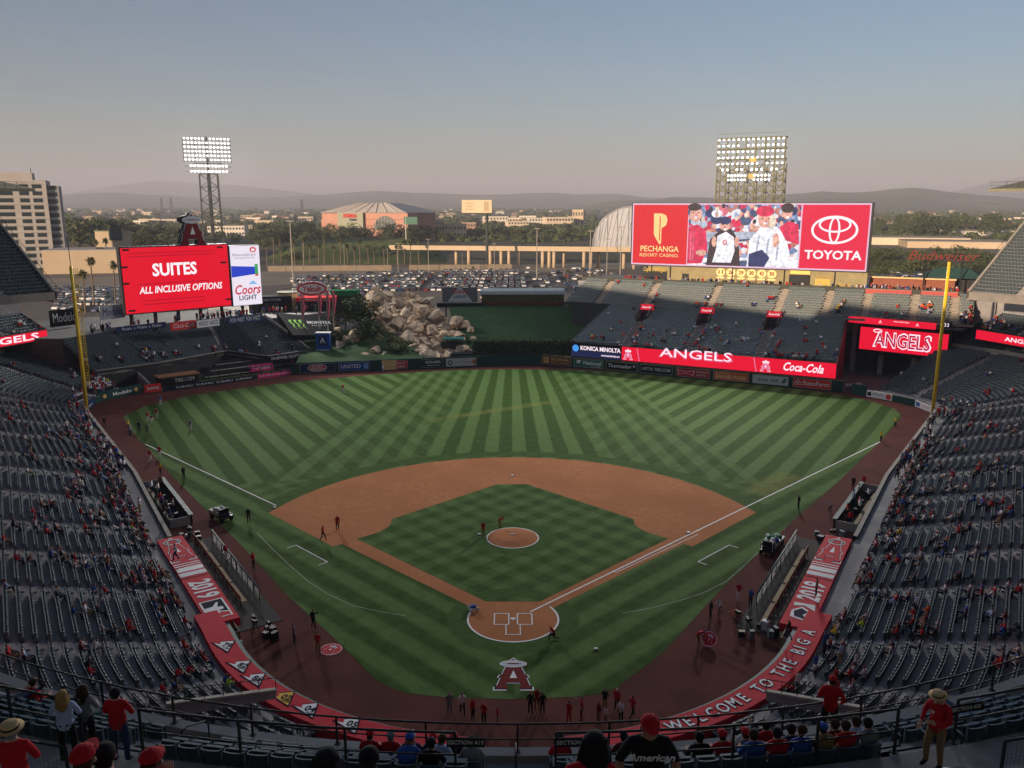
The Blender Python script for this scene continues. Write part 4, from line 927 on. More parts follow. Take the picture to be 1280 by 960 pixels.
# ---- left screen
LP0 = Vector((-80, 107)); LD = Vector((.72, .69)).normalized()
lm = frame((*(LP0+LD*10.8), 19.4), (*LD, 0))
t = thing('video_board', 'tilted looking red left field video board reading suites', 'screen', mat=lm)
MB().box((0, 0, -.8), (23.6, 14.1, 1.5)).build('cabinet', MATS['screen cabinet'], t); flat(t, 'display', rect(-11.5, -6.8, 11.5, 6.8), SCR('scarlet', (224, 12, 40)), .01)
text(t, 'SUITES', wl_, (-.6, 1.9), 3.6, .04, bold=.03, fit=9.6); text(t, 'ALL INCLUSIVE OPTIONS', wl_, (.6, -2.2), 2.0, .04, bold=.02, shear=.18, fit=18.2)
for y in (5.6, 4.9, -.9, -4.4, -5.2): flat(t, 'shade_streak', rect(-9-y*.2, y-.05, 7+y*.3, y+.16), SCR('deep red', (176, 8, 34), .5), .02)
for x, y in ((-11, 2.9), (10.4, 2.9), (-10.4, 6.4), (9.8, 6.3), (-11, -.5), (11, -5.4), (-10.3, -6.2)): flat(t, 'corner_mark', rect(x-.7, y-.2, x+.7, y+.2), SCR('black', (30, 6, 10), .3), .025)
for s_ in (2, 8, 14, 20, 26): 
    p = LP0+LD*s_ + Vector((-.69, .72))*1.6
mb = MB()
for s_ in (1, 6, 11, 16, 21, 26, 29): mb.box((*(LP0+LD*s_ + Vector((-.69, .72))*2.2), 11), (.6, .6, 18))
mb.build('support', DARK, t).matrix_parent_inverse = lm.inverted()
t = thing('ad_board', 'white lit advertising panel at the right end of the left screen', 'screen', mat=frame((*(LP0+LD*26.4), 19.1), (*LD, 0)))
MB().box((0, 0, -.8), (7.3, 13.7, 1.5)).build('cabinet', MATS['screen cabinet'], t); flat(t, 'display', rect(-3.55, -6.75, 3.55, 6.75), SCR('pale white', (236, 226, 240)), .01)
text(t, 'MemorialCare', SCR('grey', (96, 96, 110), .6), (-.2, 4.7), .95, .03, fit=5.6); text(t, 'Better Physicians. Better Value.', SCR('grey', (96, 96, 110), .6), (-.2, 4.0), .5, .03, fit=5.0)
flat(t, 'red_swirl', ell(2.0, 5.8, .8, .6), SCR('swirl red', (200, 50, 60), .55), .03); flat(t, 'green_swirl', ell(2.0, 5.75, .45, .3), SCR('swirl white', (235, 230, 235), .6), .035)
flat(t, 'blue_wedge', [(-3.5, 2.3), (2.2, 1.9), (2.2, .2), (-3.5, -.3)][::-1], SCR('blue', (40, 60, 180), .6), .03); flat(t, 'green_bar', rect(2.2, .2, 3.0, 2.5), SCR('green', (60, 150, 90), .6), .03); flat(t, 'red_bar', rect(2.2, -.2, 3.0, .2), SCR('swirl red', (200, 50, 60), .55), .035)
text(t, 'Coors', SCR('script red', (196, 40, 60), .55), (0, -3.3), 3.0, .03, bold=.02, shear=.25, fit=6.3); text(t, 'LIGHT', SCR('dark text', (36, 40, 60), .6), (.1, -5.1), 1.5, .03, bold=.02, fit=4.4); flat(t, 'mountain_mark', [(.4, -2.0), (1.6, -1.2), (2.6, -2.1)], SCR('ice', (120, 170, 220), .6), .03)
t = thing('halo_letter_sign', 'big red letter A with halo standing on top of the left screen', 'sign', mat=frame((*(LP0+LD*14.1+Vector((0, .8))), 26.4), (*LD, 0)))
team_letter(t, (0, .1), 6.4, (P_WHT, paint('outline navy', (20, 24, 40)), MAROON, SILVER), .5, .12)
mb = MB(); mb.prism([(x*6.9-.3, .1+y*6.9) for x, y in A_OUT], -.5, .45); mb.prism([(x-.3, y) for x, y in ell(0, 5.4, 2.5, 1.0, 20)], -.5, .45); mb.build('backing', P_BLK, t)
# walls and small signs round the left stand
def lsign(px0, px1, py, h, label, bg, body, fg, z, name='sign_board', fit=.8, **k):
    a = gp(px0, py, z); b = gp(px1, py - (px1-px0)*.115, z); d = (b-a)
    t = thing(name, label, 'sign', mat=frame((a+b)/2, (d.x, d.y, 0))); L = math.hypot(d.x, d.y)
    MB().box((0, 0, 0), (L, h, .2)).build('panel', bg, t)
    if body: text(t, body, fg, (0, 0), h*.8, .12, fit=L*fit, **k)
    return t
lsign(146, 207, 412.5, 1.1, 'dark strip of beer lettering along the back of the leftmost stand block', P_NAVY, 'Modelo  o  Modelo  o  Modelo', P_WHT, 10.6)
lsign(213, 245, 408.5, 1.7, 'red soft drink sign at the back of the middle stand block', P_RED, 'Coca-Cola', P_WHT, 10.8, shear=.3)
lsign(246, 274, 405.5, 1.5, 'white shoe maker sign next to the red drink sign', P_WHT, 'ASICS  ASICS', P_NAVY, 10.8, fit=.88, shear=.2)
lsign(284, 328, 401.5, 1.6, 'navy broadcaster strip at the back of the rightmost stand block', P_NAVY, 'FOX WEST  FOX WEST', P_WHT, 10.8, fit=.85)
lsign(195, 250, 459, 2.2, 'long black tyre maker banner on the front wall of the left stand', P_BLK, 'NITTO TIRE.COM', P_WHT, 2.3, fit=.72, shear=.15)
lsign(335, 384, 449, 1.1, 'black network strip on the front wall of the rightmost stand block', P_BLK, 'MLB NETWORK  MLB NETWORK', P_WHT, 2.4, fit=.85)
lsign(287, 317, 446, 1.9, 'upper magenta phone company panel above the bullpen', P_MAG, 'T-Mobile', P_WHT, 2.2)
lsign(312, 341, 461, 1.5, 'lower magenta phone company panel beside the bullpen steps', P_MAG, 'T-Mobile', P_WHT, 1.2)
lsign(125, 155, 391.5, 2.9, 'silver panel with dark beer lettering left of the red screen', M('sign silver', S(150, 152, 158), .5, .1, 2), 'Modelo', P_NAVY, 13.2)
lsign(62, 98, 399, 3.4, 'black wall with large white beer lettering beside the club deck', P_BLK, 'Modelo', P_WHT, 12.2)
# right corner screen below the ribbon
a = gp(1067, 402, 11); b = gp(1187, 412.5, 11); cd = Vector((b.x-a.x, b.y-a.y)).normalized(); cL = math.hypot(b.x-a.x, b.y-a.y)
t = thing('corner_screen', 'red lit screen with the team name above the right field tunnel', 'screen', mat=frame((*(Vector((a.x, a.y))+cd*cL*.54), 7.8), (*cd, 0)))
MB().box((0, 0, -.4), (cL*.98, 6.3, .7)).build('cabinet', P_BLK, t); flat(t, 'display', rect(-cL*.455, -2.35, cL*.46, 2.3), LED, .01)
text(t, 'ANGELS', LEDW, (0, -.15), 4.3, .02, bold=.045, fit=11.2); text(t, 'ANGELS', M('screen letter red', S(190, 20, 70), .5, 0, emit=.48), (0, -.15), 4.0, .035, bold=.005, fit=10.6); ring(t, 'halo', -4.9, 1.75, .9, .42, .2, LEDW, .04)
t = thing('ribbon_board', 'short red ribbon strip above the corner screen', 'screen', mat=frame((*(Vector((a.x, a.y))+cd*cL*.44+Vector((cd.y, -cd.x))*2.6), 11.75), (*cd, 0)))
MB().box((0, 0, -.3), (cL*.90, 1.2, .6)).build('cabinet', LED, t); text(t, 'A', LEDW, (-2, 0), .9, .02); text(t, 'A', LEDW, (5, 0), .9, .02); text(t, 'WELCOME FANS', LEDW, (2, .3), .4, .02)
t = thing('clock_board', 'small black clock board with white digits beside the right pole', 'clock', mat=frame((*(Vector((a.x, a.y))+cd*(cL*.96)), 11.9), (*cd, 0)))
MB().box((0, 0, -.3), (1.8, 1.2, .55)).build('cabinet', P_BLK, t); text(t, ':33', LEDW, (0, 0), 1.0, .02)
# tunnel under the corner screen
tn = thing('service_tunnel', 'dark opening with pillars under the corner screen', 'tunnel', (0, 0, 0))
mb = MB(); A = Vector((a.x, a.y)); back = Vector((.45, .89))
mb.box((*(A+cd*cL*.5+back*12), 5.2), (30, .4, 10.6), 0, rz=math.atan2(cd.y, cd.x)); mb.box((*(A+cd*cL*.5+back*6), 11.2), (26, 12, .4), 0, rz=math.atan2(cd.y, cd.x)); mb.build('back_wall', M('tunnel concrete', (.10, .095, .09), .9, .2, .6), tn)
for f in (.02, .33, .68, .98):
    MB().box((*(A+cd*cL*f+back*3), 5.4), (.9, .9, 10.8), 0, rz=math.atan2(cd.y, cd.x)).build('pillar', CONC, tn)
mb = MB()
for i in range(9):
    q0 = Vector((67.5, 85.6)).lerp(Vector((86, 93)), i/8); mb.beam((*q0, 0+i*.55), (*q0, 1.2+i*.55), .07, .07)
mb.beam((67.5, 85.6, 1.15), (86, 93, 5.55), .06, .06); mb.beam((67.5, 85.6, .6), (86, 93, 5.0), .05, .05)
tag(mb.build('tunnel_railing', STEEL), 'dark railing climbing beside the tunnel along the right corner seats', 'railing')
# ribbon lettering on the club decks
for side in (-1, 1):
    P = CL_BASE if side > 0 else mirror(CL_BASE)
    for k, (s_b, body) in enumerate(((9.5, 'ANGELS'), (22, 'A')) if side > 0 else ((9.0, 'ANGELS'),)):
        p, n = P.at(P.s[-1]-s_b, -.2); u = Vector((-n.y, n.x, 0))*-1 if side > 0 else Vector((n.y, -n.x, 0)); 
        q = text_mesh(body, 1.7 if side < 0 else 1.1, bold=.02); q.materials.append(LEDW); o = link('lettering', q); o.parent = [x for x in col0.objects if x.name.startswith('club_deck') and ('right' in x['label']) == (side > 0)][0]
        o.matrix_world = frame((p.x, p.y, 10.37), (u.x, u.y, 0)) @ Matrix.Diagonal((2.3 if side < 0 else 1.6, 1, 1, 1))
# ---- light towers
LAMP = M('floodlight lens', (1, .98, .95), .4, 0, emit=1.6); LATT = M('tower steel', (.085, .09, .085), .6, .15, 1.5, metal=.2); OLIVE = M('olive tower steel', (.12, .112, .05), .6, .2, 1.5)
lamp_m = MB().ball((0, 0, .12), (.29, .25, .2), 0, 8, 4).mesh('lamp', [LAMP], True)
hood = MB().tube([(0, 0, -.35), (0, 0, .1)], [.18, .44], 8).mesh('lamp_hood', [LATT])
def lamps(t, x0, x1, ys, n, skip=()):
    for j, y in enumerate(ys):
        for i in range(n):
            if (i, j) in skip: continue
            o = link('lamp', lamp_m, t); o.location = (x0+(x1-x0)*i/(n-1), y, .35); 
def area(t, w_, h_, y, power):
    d = bpy.data.lights.new('floodlight', 'AREA'); d.shape = 'RECTANGLE'; d.size = w_; d.size_y = h_; d.energy = power; d.color = (1, .97, .91); d.spread = R(140)
    o = bpy.data.objects.new('floodlight', d); col0.objects.link(o); o.parent = t; o.location = (0, y, 1.2); o.rotation_euler.x = PI + R(20); return o
FLOOD = 27000
ty = Vector((-79.5, 152)); dL = Vector((.93, .37)).normalized()
zt = pv(258, 172, ty, dL)[1]; zm = pv(258, 203, ty, dL)[1]; zb = pv(258, 217, ty, dL)[1]; sA = pv(229, 188, ty, dL)[0]; sB = pv(288, 188, ty, dL)[0]; s1, s2 = pv(238, 211, ty, dL)[0], pv(284, 211, ty, dL)[0]
lc = (sA+sB)/2; t = thing('floodlight_tower', 'left floodlight tower with two lit banks on a lattice mast', 'light tower', mat=frame((*(ty+dL*lc), 0), (*dL, 0)))
hw = (sB-sA)/2; mb = MB()
for k in range(7): y = zb+.4+(zt-zb-.8)*k/6; mb.beam((-hw, y, -.2), (hw, y, -.2), .12, .12)
for x in (-hw, -hw*.5, 0, hw*.5, hw): mb.beam((x, zm, -.25), (x, zt, -.25), .16, .16)
mb.build('bank_frame', LATT, t)
lamps(t, -hw+.4, hw-.4, [zm+.6+(zt-zm-.9)*k/5 for k in range(6)], 13, {(6, 0), (6, 5)}); lamps(t, s1-lc+.2, s2-lc-.2, [zb+.5, zm-.9], 11)
mb = MB(); m0, m1 = 2.75, 2.2
for k in range(13):
    y0, y1 = (zb)*k/13, (zb)*(k+1)/13; w0_, w1_ = m0+(m1-m0)*k/13, m0+(m1-m0)*(k+1)/13
    C4 = lambda w, y: [Vector((-w, y, -.6)), Vector((w, y, -.6)), Vector((w, y, -.6-2*w)), Vector((-w, y, -.6-2*w))]
    a4, b4 = C4(w0_, y0), C4(w1_, y1)
    for i in range(4):
        mb.beam(a4[i], b4[i], .28, .28); mb.beam(b4[i], b4[(i+1) % 4], .12, .12); mb.beam(a4[i], b4[(i+1) % 4], .11, .11); mb.beam(a4[(i+1) % 4], b4[i], .11, .11)
mb.box((0, zb/2, -2.4), (.9, zb, .5)); mb.box((0, zm-.2, -1.2), (7, .15, 1.5)); mb.beam((0, zb, -1.0), (0, zt+.3, -1.0), .5, .5); mb.build('lattice_mast', LATT, t)
area(t, hw*2, zt-zb, (zt+zb)/2, FLOOD)
tr = rf(0, 46); zt = pv(937, 172, tr, DR)[1]; sA = pv(896, 212, tr, DR)[0]; sB = pv(979.5, 212, tr, DR)[0]; rc = (sA+sB)/2; hw = (sB-sA)/2
t = thing('floodlight_tower', 'wide right floodlight tower of olive lattice behind the big screen', 'light tower', mat=frame((*(tr+DR*rc), 0), (*DR, 0)))
mb = MB()
for i in range(8):
    x = -hw+2*hw*i/7
    mb.beam((x, 10, -.3), (x, zt, -.3), .34, .34)
    mb.beam((x, 10, -4), (x, zt-6, -4), .3, .3)
ylev = [zt-17.5+2.5*k for k in range(8)]
for y in ylev:
    mb.box((0, y, -1.2), (2*hw+.4, .3, 1.5)); mb.beam((-hw, y+1.0, .2), (hw, y+1.0, .2), .07, .07); mb.beam((-hw, y, -4), (hw, y, -4), .14, .14)
for k in range(4):
    for i in range(7):
        x0, x1 = -hw+2*hw*i/7, -hw+2*hw*(i+1)/7; y0, y1 = ylev[k], ylev[k+1]
        mb.beam((x0, y0 if i % 2 else y1, -.4), (x1, y1 if i % 2 else y0, -.4), .2, .2)
for k in range(5):
    for i in range(7):
        x0, x1 = -hw+2*hw*i/7, -hw+2*hw*(i+1)/7; y0, y1 = ylev[k], ylev[k+1]; mb.beam((x0, y1 if i % 2 else y0, -4), (x1, y0 if i % 2 else y1, -4), .18, .18); mb.beam((x0, y0+1.2, -.4), (x1, y0+1.2, -.4), .1, .1)
mb.build('lattice_frame', OLIVE, t)
lamps(t, -hw+.35, hw-.35, [zt-.4-1.42*k for k in range(6)], 14, {(5, 1), (8, 2), (3, 5), (9, 4), (0, 5), (13, 5), (6, 5), (10, 5)})
lamps(t, -hw*.62, -hw*.12, [zt-9.9, zt-8.9], 6); lamps(t, hw*.16, hw*.60, [zt-9.9, zt-8.9], 5)
MB().box((hw*.06, zt-16, -1.5), (1.2, 2.0, 1.2)).build('speaker_cluster', P_BLK, t)
for y in (-5.2, -9.0): MB().box((hw*.08, zt+y, .1), (1.6, 1.0, .2)).build('tungsten_lamp', WARM, t)
area(t, hw*2, 8, zt-5, FLOOD*1.3)
# ---------------------------------------------------------------- rocks, batter's eye, plaza things
def ay(px, py, Y):
    q = gp(px, py, CAM.z-1 if py > 256 else CAM.z+1); r = q-CAM; t = (Y-CAM.y)/r.y
    return Vector((CAM.x+t*r.x, Y, CAM.z+t*r.z))
ROCKM = M('sandstone', (.60, .43, .285), .9, .4, 1.4, bump=1.0, var2=(.42, .315, .225)); ROCKW = M('pale sandstone', (.68, .52, .35), .9, .36, 1.4, bump=1.0, var2=(.50, .39, .28))
LAWN = M('dark lawn', (.04, .078, .03), .95, .2, .6, var2=(.03, .062, .026)); EYE = M('deep green turf slope', (.042, .09, .034), .95, .18, .4, var2=(.033, .075, .03))
def rockmesh(seed, mat):
    b = bmesh.new(); bmesh.ops.create_icosphere(b, subdivisions=3, radius=1); r_ = random.Random(seed+40)
    cuts = [(Vector((r_.gauss(0, 1), r_.gauss(0, 1), r_.gauss(0, .8))).normalized(), r_.uniform(.5, .82)) for _ in range(16)]
    for v in b.verts:
        for n_, d_ in cuts: v.co -= n_*max(0, v.co.dot(n_)-d_)
        v.co *= 1.25; q = v.co.z*4.5+seed; v.co.x *= 1+.05*math.sin(q*3); v.co.y *= 1+.05*math.sin(q*3+1)
        p = v.co*1.1 + Vector((seed*7.1, seed*3.3, 0)); k = noise.noise(p)*.16 + noise.noise(p*3.3)*.09
        v.co *= 1 + k; pass
    me = bpy.data.meshes.new('boulder'); b.to_mesh(me); b.free(); me.materials.append(mat); return me
ROCKS = [rockmesh(i, ROCKM if i % 2 else ROCKW) for i in range(6)]
rk = thing('rock_formation', 'tall pile of tan artificial rocks beyond the centre field wall', 'rock formation')
def mound_h(u, v):      # u 0..1 left to right, v 0..1 front to back
    return v*13.2 + 2.0*noise.noise(Vector((u*5, v*6, 1)))*(.25+v) + .9*noise.noise(Vector((u*13, v*16, 4))) + .5*noise.noise(Vector((u*30, v*34, 9)))
NU, NV = 60, 66; vs_, fs_ = [], []
Lf = [ay(516, 455, 116), ay(505, 430, 121), ay(488, 400, 130), ay(452, 372, 139), ay(446, 366, 146)]; Rt = [ay(584, 450, 117.5), ay(592, 436, 122), ay(586, 405, 131), ay(560, 378, 139), ay(520, 366, 146)]
def lerp_l(P, v):
    t = v*(len(P)-1); i = min(len(P)-2, int(t)); return P[i].lerp(P[i+1], t-i)
for j in range(NV+1):
    v = j/NV; a, b = lerp_l(Lf, v), lerp_l(Rt, v)
    for i in range(NU+1):
        u = i/NU; p = a.lerp(b, u); h = mound_h(u, v); e = min(1, min(u, 1-u)*7)
        ter = math.floor(v*9)/9*13.2; z = max(-.3, (.45*ter + .55*v*13.2 + (h-v*13.2))*(.35+.65*e**.6) - (1-e)*.6)
        jx = noise.noise(Vector((u*22, v*22, 2)))*.5; vs_.append((p.x+jx, p.y+jx, z))
for j in range(NV):
    for i in range(NU): k = j*(NU+1)+i; fs_.append((k, k+1, k+NU+2, k+NU+1))
MB().add(vs_, fs_).build('rock_mass', ROCKM, rk)
def boulder(px, py, Y, r, sq=(1, 1, .75), rz=None):
    o = link('boulder', ROCKS[rng.randrange(6)], rk); p = ay(px, py, Y)+Vector((0, .5, -.35*r)); o.location = p; s_ = r*(0.85+.3*rng.random()); o.scale = (s_*sq[0], s_*sq[1], s_*sq[2]); o.rotation_euler = (rng.random()*.5, rng.random()*.5, rng.random()*6 if rz is None else rz); return o
for i in range(230):
    v = rng.random(); u = rng.random(); a, b = lerp_l(Lf, v), lerp_l(Rt, v); p = a.lerp(b, u); o = link('boulder', ROCKS[i % 6], rk)
    e = min(1, min(u, 1-u)*7); z = (mound_h(u, v))*(.35+.65*e**.6); s_ = .4+rng.random()*.85; o.location = (p.x, p.y, max(.1, z)-.1-s_*.28); o.scale = (s_*1.8, s_*1.1, s_*.6); o.rotation_euler = (rng.uniform(-.4, .2), rng.uniform(-.3, .3), rng.random()*6)
for px, py, Y, r in ((452, 380, 137, 1.8), (466, 371, 141, 2.2), (500, 375, 140, 2.0), (530, 388, 134, 2.2), (545, 392, 132, 1.9), (570, 402, 130, 1.7), (582, 405, 129, 1.4), (575, 418, 126, 1.6), (590, 423, 124, .9), (588, 412, 126, .8),
                     (520, 448, 117, 1.6), (535, 444, 117, 2.4), (528, 436, 119, 2.2), (560, 442, 118, 1.4), (570, 447, 117, 1.2), (555, 448, 117, 1.2), (540, 452, 116, 1.0), (507, 452, 116.5, 1.0), (575, 436, 119, 1.4), (512, 420, 124, 2.0), (520, 408, 128, 1.9), (495, 402, 130, 1.8), (540, 412, 126, 1.7), (556, 420, 123, 1.6), (508, 390, 134, 1.8), (480, 390, 134, 1.8)):
    boulder(px, py, Y, r)
for (px, py, Y, r), lb in zip(((443, 416, 123, 2.1), (432, 422, 122, 1.3), (424, 430, 120, 1.3), (470, 438, 117, 1.8), (478, 443, 116, 1.5), (458, 446, 115.5, 1.6), (447, 449, 115, 1.5), (463, 449, 115, 1.3), (432, 443, 117, .8), (421, 411, 125, 1.1)), ('large grey boulder above the lawn', 'round boulder beside the large grey one', 'smooth flat boulder at the foot of the flag poles', 'stacked tan boulder at the top of the low rock pile', 'tan boulder at the right end of the low rock pile', 'low tan boulder behind the airline board', 'leftmost tan boulder of the low pile behind the airline board', 'small tan boulder in the middle of the low pile', 'small stone lying on the lawn', 'boulder half hidden by shrubs under the flags')):
    o = boulder(px, py, Y, r); o.parent = None; o.name = 'boulder'; tag(o, lb, 'boulder', 'boulders on the left centre lawn')
WAT = M('dark water', (.02, .04, .045), .12, .1, 3, spec=.6)
MB().box(ay(578, 447, 118), (4.5, 4, 2.6)).build('pump_recess', DARK, rk); MB().box(ay(567, 424.5, 121)+Vector((0, 0, .3)), (4.6, 3, .25)).build('recess_roof', M('teal roof', (.02, .14, .13), .6, .1, 2), rk); MB().box(ay(566, 431, 122), (5.2, 3, 1.9)).build('camera_recess', DARK, rk)
# lawn, slope, hedge
mb = MB(); P = [(-46, 106.5, 1.6), (-20, 111.5, 1.6), (-19, 121, 2.6), (-30, 131, 5.5), (-52, 131, 6.2), (-47, 117, 3)]
mb.poly(P[:3]+P[3:]); mb.quad((-46, 106.5, 1.6), (-46, 106, -.1), (-20, 111, -.1), (-20, 111.5, 1.6)); tag(mb.build('lawn', LAWN), kind='structure')
a, b, c, d = ay(574, 437, 120), ay(722, 436, 120), ay(768, 384, 138), ay(560, 379, 140)
a.z = b.z = 1.8
mb = MB(); N = 14
for i in range(N):
    for j in range(N):
        q = lambda i_, j_: (a.lerp(b, i_/N)).lerp(d.lerp(c, i_/N), j_/N) + Vector((0, 0, .12*noise.noise(Vector((i_*.7, j_*.7, 3)))))
        mb.quad(q(i, j), q(i+1, j), q(i+1, j+1), q(i, j+1))
tag(mb.build('turf_slope', EYE), kind='structure')
MB().prism([(a.x-4, 119.9), (b.x+6, 119.9), (b.x+6, 136), (a.x-4, 136)], -.1, 1.7).build('slope_base', EYE)['kind'] = 'structure'
def leafy(n, f, size, mats, wts=None):
    m_ = MB(); k = 0
    while k < n:
        p = f()
        if p is None: continue
        s_ = size*(.6+.8*rng.random()); u = Vector((rng.gauss(0, 1), rng.gauss(0, 1), rng.gauss(0, .7))).normalized(); w_ = u.orthogonal().normalized()*s_; u = u*s_
        m_.quad(p-u-w_*.6, p+u-w_*.6, p+u+w_*.6, p-u+w_*.6, rng.choices(range(len(mats)), wts)[0] if wts else rng.randrange(len(mats))); k += 1
    return m_
FOL = [M('leaf dark', (.045, .06, .026), .8, .25, 1.5), M('leaf green', (.062, .086, .03), .8, .25, 1.5), M('leaf olive', (.115, .112, .048), .8, .25, 1.5), M('leaf light', (.12, .125, .045), .8, .25, 1.5)]
BARK = M('bark', (.10, .072, .05), .9, .2, 3)
ha, hb = ay(590, 445, 117), ay(722, 442, 117.5)
hg = thing('hedge', 'clipped dark green hedge behind the centre field wall', 'hedge', (0, 0, 0))
def hp():
    t = rng.random(); x = ha.x+(hb.x-ha.x)*t; top = 5.4+.35*noise.noise(Vector((x*.9, 0, 0)))+.25*noise.noise(Vector((x*2.4, 2, 0))); q = rng.random()
    if q < .5: return Vector((x, 116.5-.12*rng.random()-.3*abs(noise.noise(Vector((x*1.2, 5, 0)))), 1.2+rng.random()*(top-1.2)))
    return Vector((x, 116.5+rng.random()*2, top-.25*rng.random()))
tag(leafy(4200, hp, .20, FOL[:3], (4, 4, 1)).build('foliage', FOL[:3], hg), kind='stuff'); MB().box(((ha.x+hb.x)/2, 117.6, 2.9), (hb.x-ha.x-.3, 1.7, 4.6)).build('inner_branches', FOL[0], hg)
for i in range(14): MB().tube([(ha.x+.8+i*(hb.x-ha.x-1.6)/13, 117.3, -.1), (ha.x+.8+i*(hb.x-ha.x-1.6)/13, 117.3, 3)], .12, 5).build('stem', BARK, hg)
bw0, bw1 = ay(602, 382, 139.5), ay(705, 384, 139.5)
t = thing('screen_building', 'dark low building with pale roof edge behind the green slope', 'building'); z0, z1 = bw0.z, ay(650, 366, 139.5).z
MB().box(((bw0.x+bw1.x)/2, 143, (z1-.4)/2), (bw1.x-bw0.x, 7, z1-.4)).build('wall', M('dark olive wall', (.085, .072, .03), .85, .2, .7), t); MB().box(((bw0.x+bw1.x)/2, 143, z1), (bw1.x-bw0.x+.6, 7.6, .8)).build('roof', P_GREY, t)
fl_ = MB()
fl_ = leafy(700, lambda: Vector((bw0.x+.5+(bw1.x-bw0.x-1)*rng.random(), 138.9+.5*rng.random(), z0+.2+.7*rng.random())), .13, [M('red blossom', (.30, .045, .03), .8, .2, 3), FOL[1]], (4, 1))
tag(fl_.build('flower_bed', [MATS['red blossom'], FOL[1]]), 'strip of red flowers along the top of the green slope', 'flowers', kind='stuff')
# ---- trees
def crown_mesh(kind):
    cl = []
    if kind == 'round': cl = [(rng.gauss(0, .3), rng.gauss(0, .3), .62+rng.gauss(0, .13), .26+.14*rng.random()) for _ in range(9)]; mats = (1, 0, 2)
    elif kind == 'tall': cl = [(rng.gauss(0, .08), rng.gauss(0, .08), .18+.075*i, .20-.013*i+.04*rng.random()) for i in range(11)]; mats = (0, 1)
    elif kind == 'pine': cl = [(rng.gauss(0, .2), rng.gauss(0, .2), .4+.5*rng.random(), .17+.08*rng.random()) for _ in range(10)]; mats = (0, 1)
    elif kind == 'sparse': cl = [(rng.gauss(0, .3), rng.gauss(0, .3), .6+rng.gauss(0, .18), .15+.1*rng.random()) for _ in range(10)]; mats = (2, 1, 3)
    else: cl = [(rng.gauss(0, .45), rng.gauss(0, .4), .3+rng.gauss(0, .12), .24+.12*rng.random()) for _ in range(10)]; mats = (1, 2, 0)
    mm = [FOL[i] for i in mats]
    def f():
        x, y, z, r_ = rng.choice(cl); d = Vector((rng.gauss(0, 1), rng.gauss(0, 1), rng.gauss(0, 1))).normalized()*r_*(.72+.33*rng.random()); p = Vector((x, y, z))+d*1
        return p if p.z > .1 else None
    return leafy({'tall': 420}.get(kind, 560), f, .046, mm, (5, 3, 2)[:len(mm)]).mesh('crown', mm)
KINDS = {'round': 3, 'tall': 2, 'pine': 2, 'sparse': 2, 'bush': 2}
CROWNS = {k: [crown_mesh(k) for _ in range(n_)] for k, n_ in KINDS.items()}
tk = MB(); tk.tube([(0, 0, 0), (.02, .01, .3), (0, 0, .62)], [.035, .025, .008], 6); tk.tube([(.01, 0, .3), (.16, .05, .6)], [.018, .006], 4); tk.tube([(.01, 0, .25), (-.15, .06, .55)], [.018, .006], 4); tk.tube([(0, 0, .35), (.03, -.16, .62)], [.016, .005], 4)
TRUNK = tk.mesh('trunk', BARK)
NT = [0]
def tree(kind, x, y, z, h, label, group, wide=1.0, sep=True):
    t = thing('tree' if kind != 'bush' else 'shrub', label, 'tree' if kind != 'bush' else 'shrub', (x, y, z), rng.random()*6, group); t.scale = (h*wide, h*wide, h)
    o = link('crown', rng.choice(CROWNS[kind]), t)
    if sep: link('trunk' if kind != 'bush' else 'stem', TRUNK, t)
    NT[0] += 1; return t
def palm_mesh(hh, seed):
    r_ = random.Random(seed); tr_ = MB(); bend = r_.uniform(-.5, .5); tr_.tube([(0, 0, 0), (bend*.4, 0, hh*.4), (bend, 0, hh)], [.30, .22, .2], 7)
    cr = MB()
    for i in range(46):
        a = r_.random()*6.28; e = r_.uniform(-1.1, 1.2); L = r_.uniform(1.2, 1.9); d = Vector((math.cos(a)*math.cos(e), math.sin(a)*math.cos(e), math.sin(e))); o_ = Vector((bend, 0, hh)); s_ = d.cross(Vector((0, 0, 1))).normalized()*.42
        m1 = o_+d*L*.55; tip = o_+d*L+Vector((0, 0, -.35)); cr.add((o_, m1-s_, tip, m1+s_), ((0, 1, 2), (0, 2, 3)), r_.choice((0, 1, 1)))
    return tr_.mesh('trunk', M('palm trunk', (.16, .12, .085), .9, .2, 2)), cr.mesh('crown', [FOL[1], FOL[2]])
PALMS = [palm_mesh(11, 1), palm_mesh(13, 2), palm_mesh(9, 3)]
def palm(x, y, z, label, group, k=None, s=1.0):
    a, b = PALMS[rng.randrange(3) if k is None else k]; t = thing('palm_tree', label, 'palm tree', (x, y, z), rng.random()*6, group); link('trunk', a, t); link('crown', b, t); t.scale = (s, s, s); return t
for px, py, Y, h, kd in ((466, 428, 122, 9, 'round'), (445, 400, 131, 9, 'pine'), (458, 400, 131, 8, 'round'), (432, 408, 130, 9, 'pine'), (452, 405, 129, 8, 'round'), (503, 446, 117.5, 5.5, 'round'), (495, 436, 119, 6, 'sparse'), (420, 424, 122, 4, 'bush'), (412, 418, 125, 4, 'bush'), (403, 408, 128, 4, 'bush'), (440, 392, 136, 8, 'pine'), (458, 412, 128, 9, 'pine')):
    p = ay(px, py, Y); tree(kd, p.x, p.y, p.z-.6, h*(.62 if kd != 'bush' else .8), {'round': 'bushy dark green tree growing beside the rocks', 'sparse': 'thin olive tree at the foot of the rocks', 'pine': 'loose brownish green tree in the planting left of the rocks', 'bush': 'low leafy shrub on the lawn left of the rocks'}[kd], 'planting beside the rocks', 1.1)
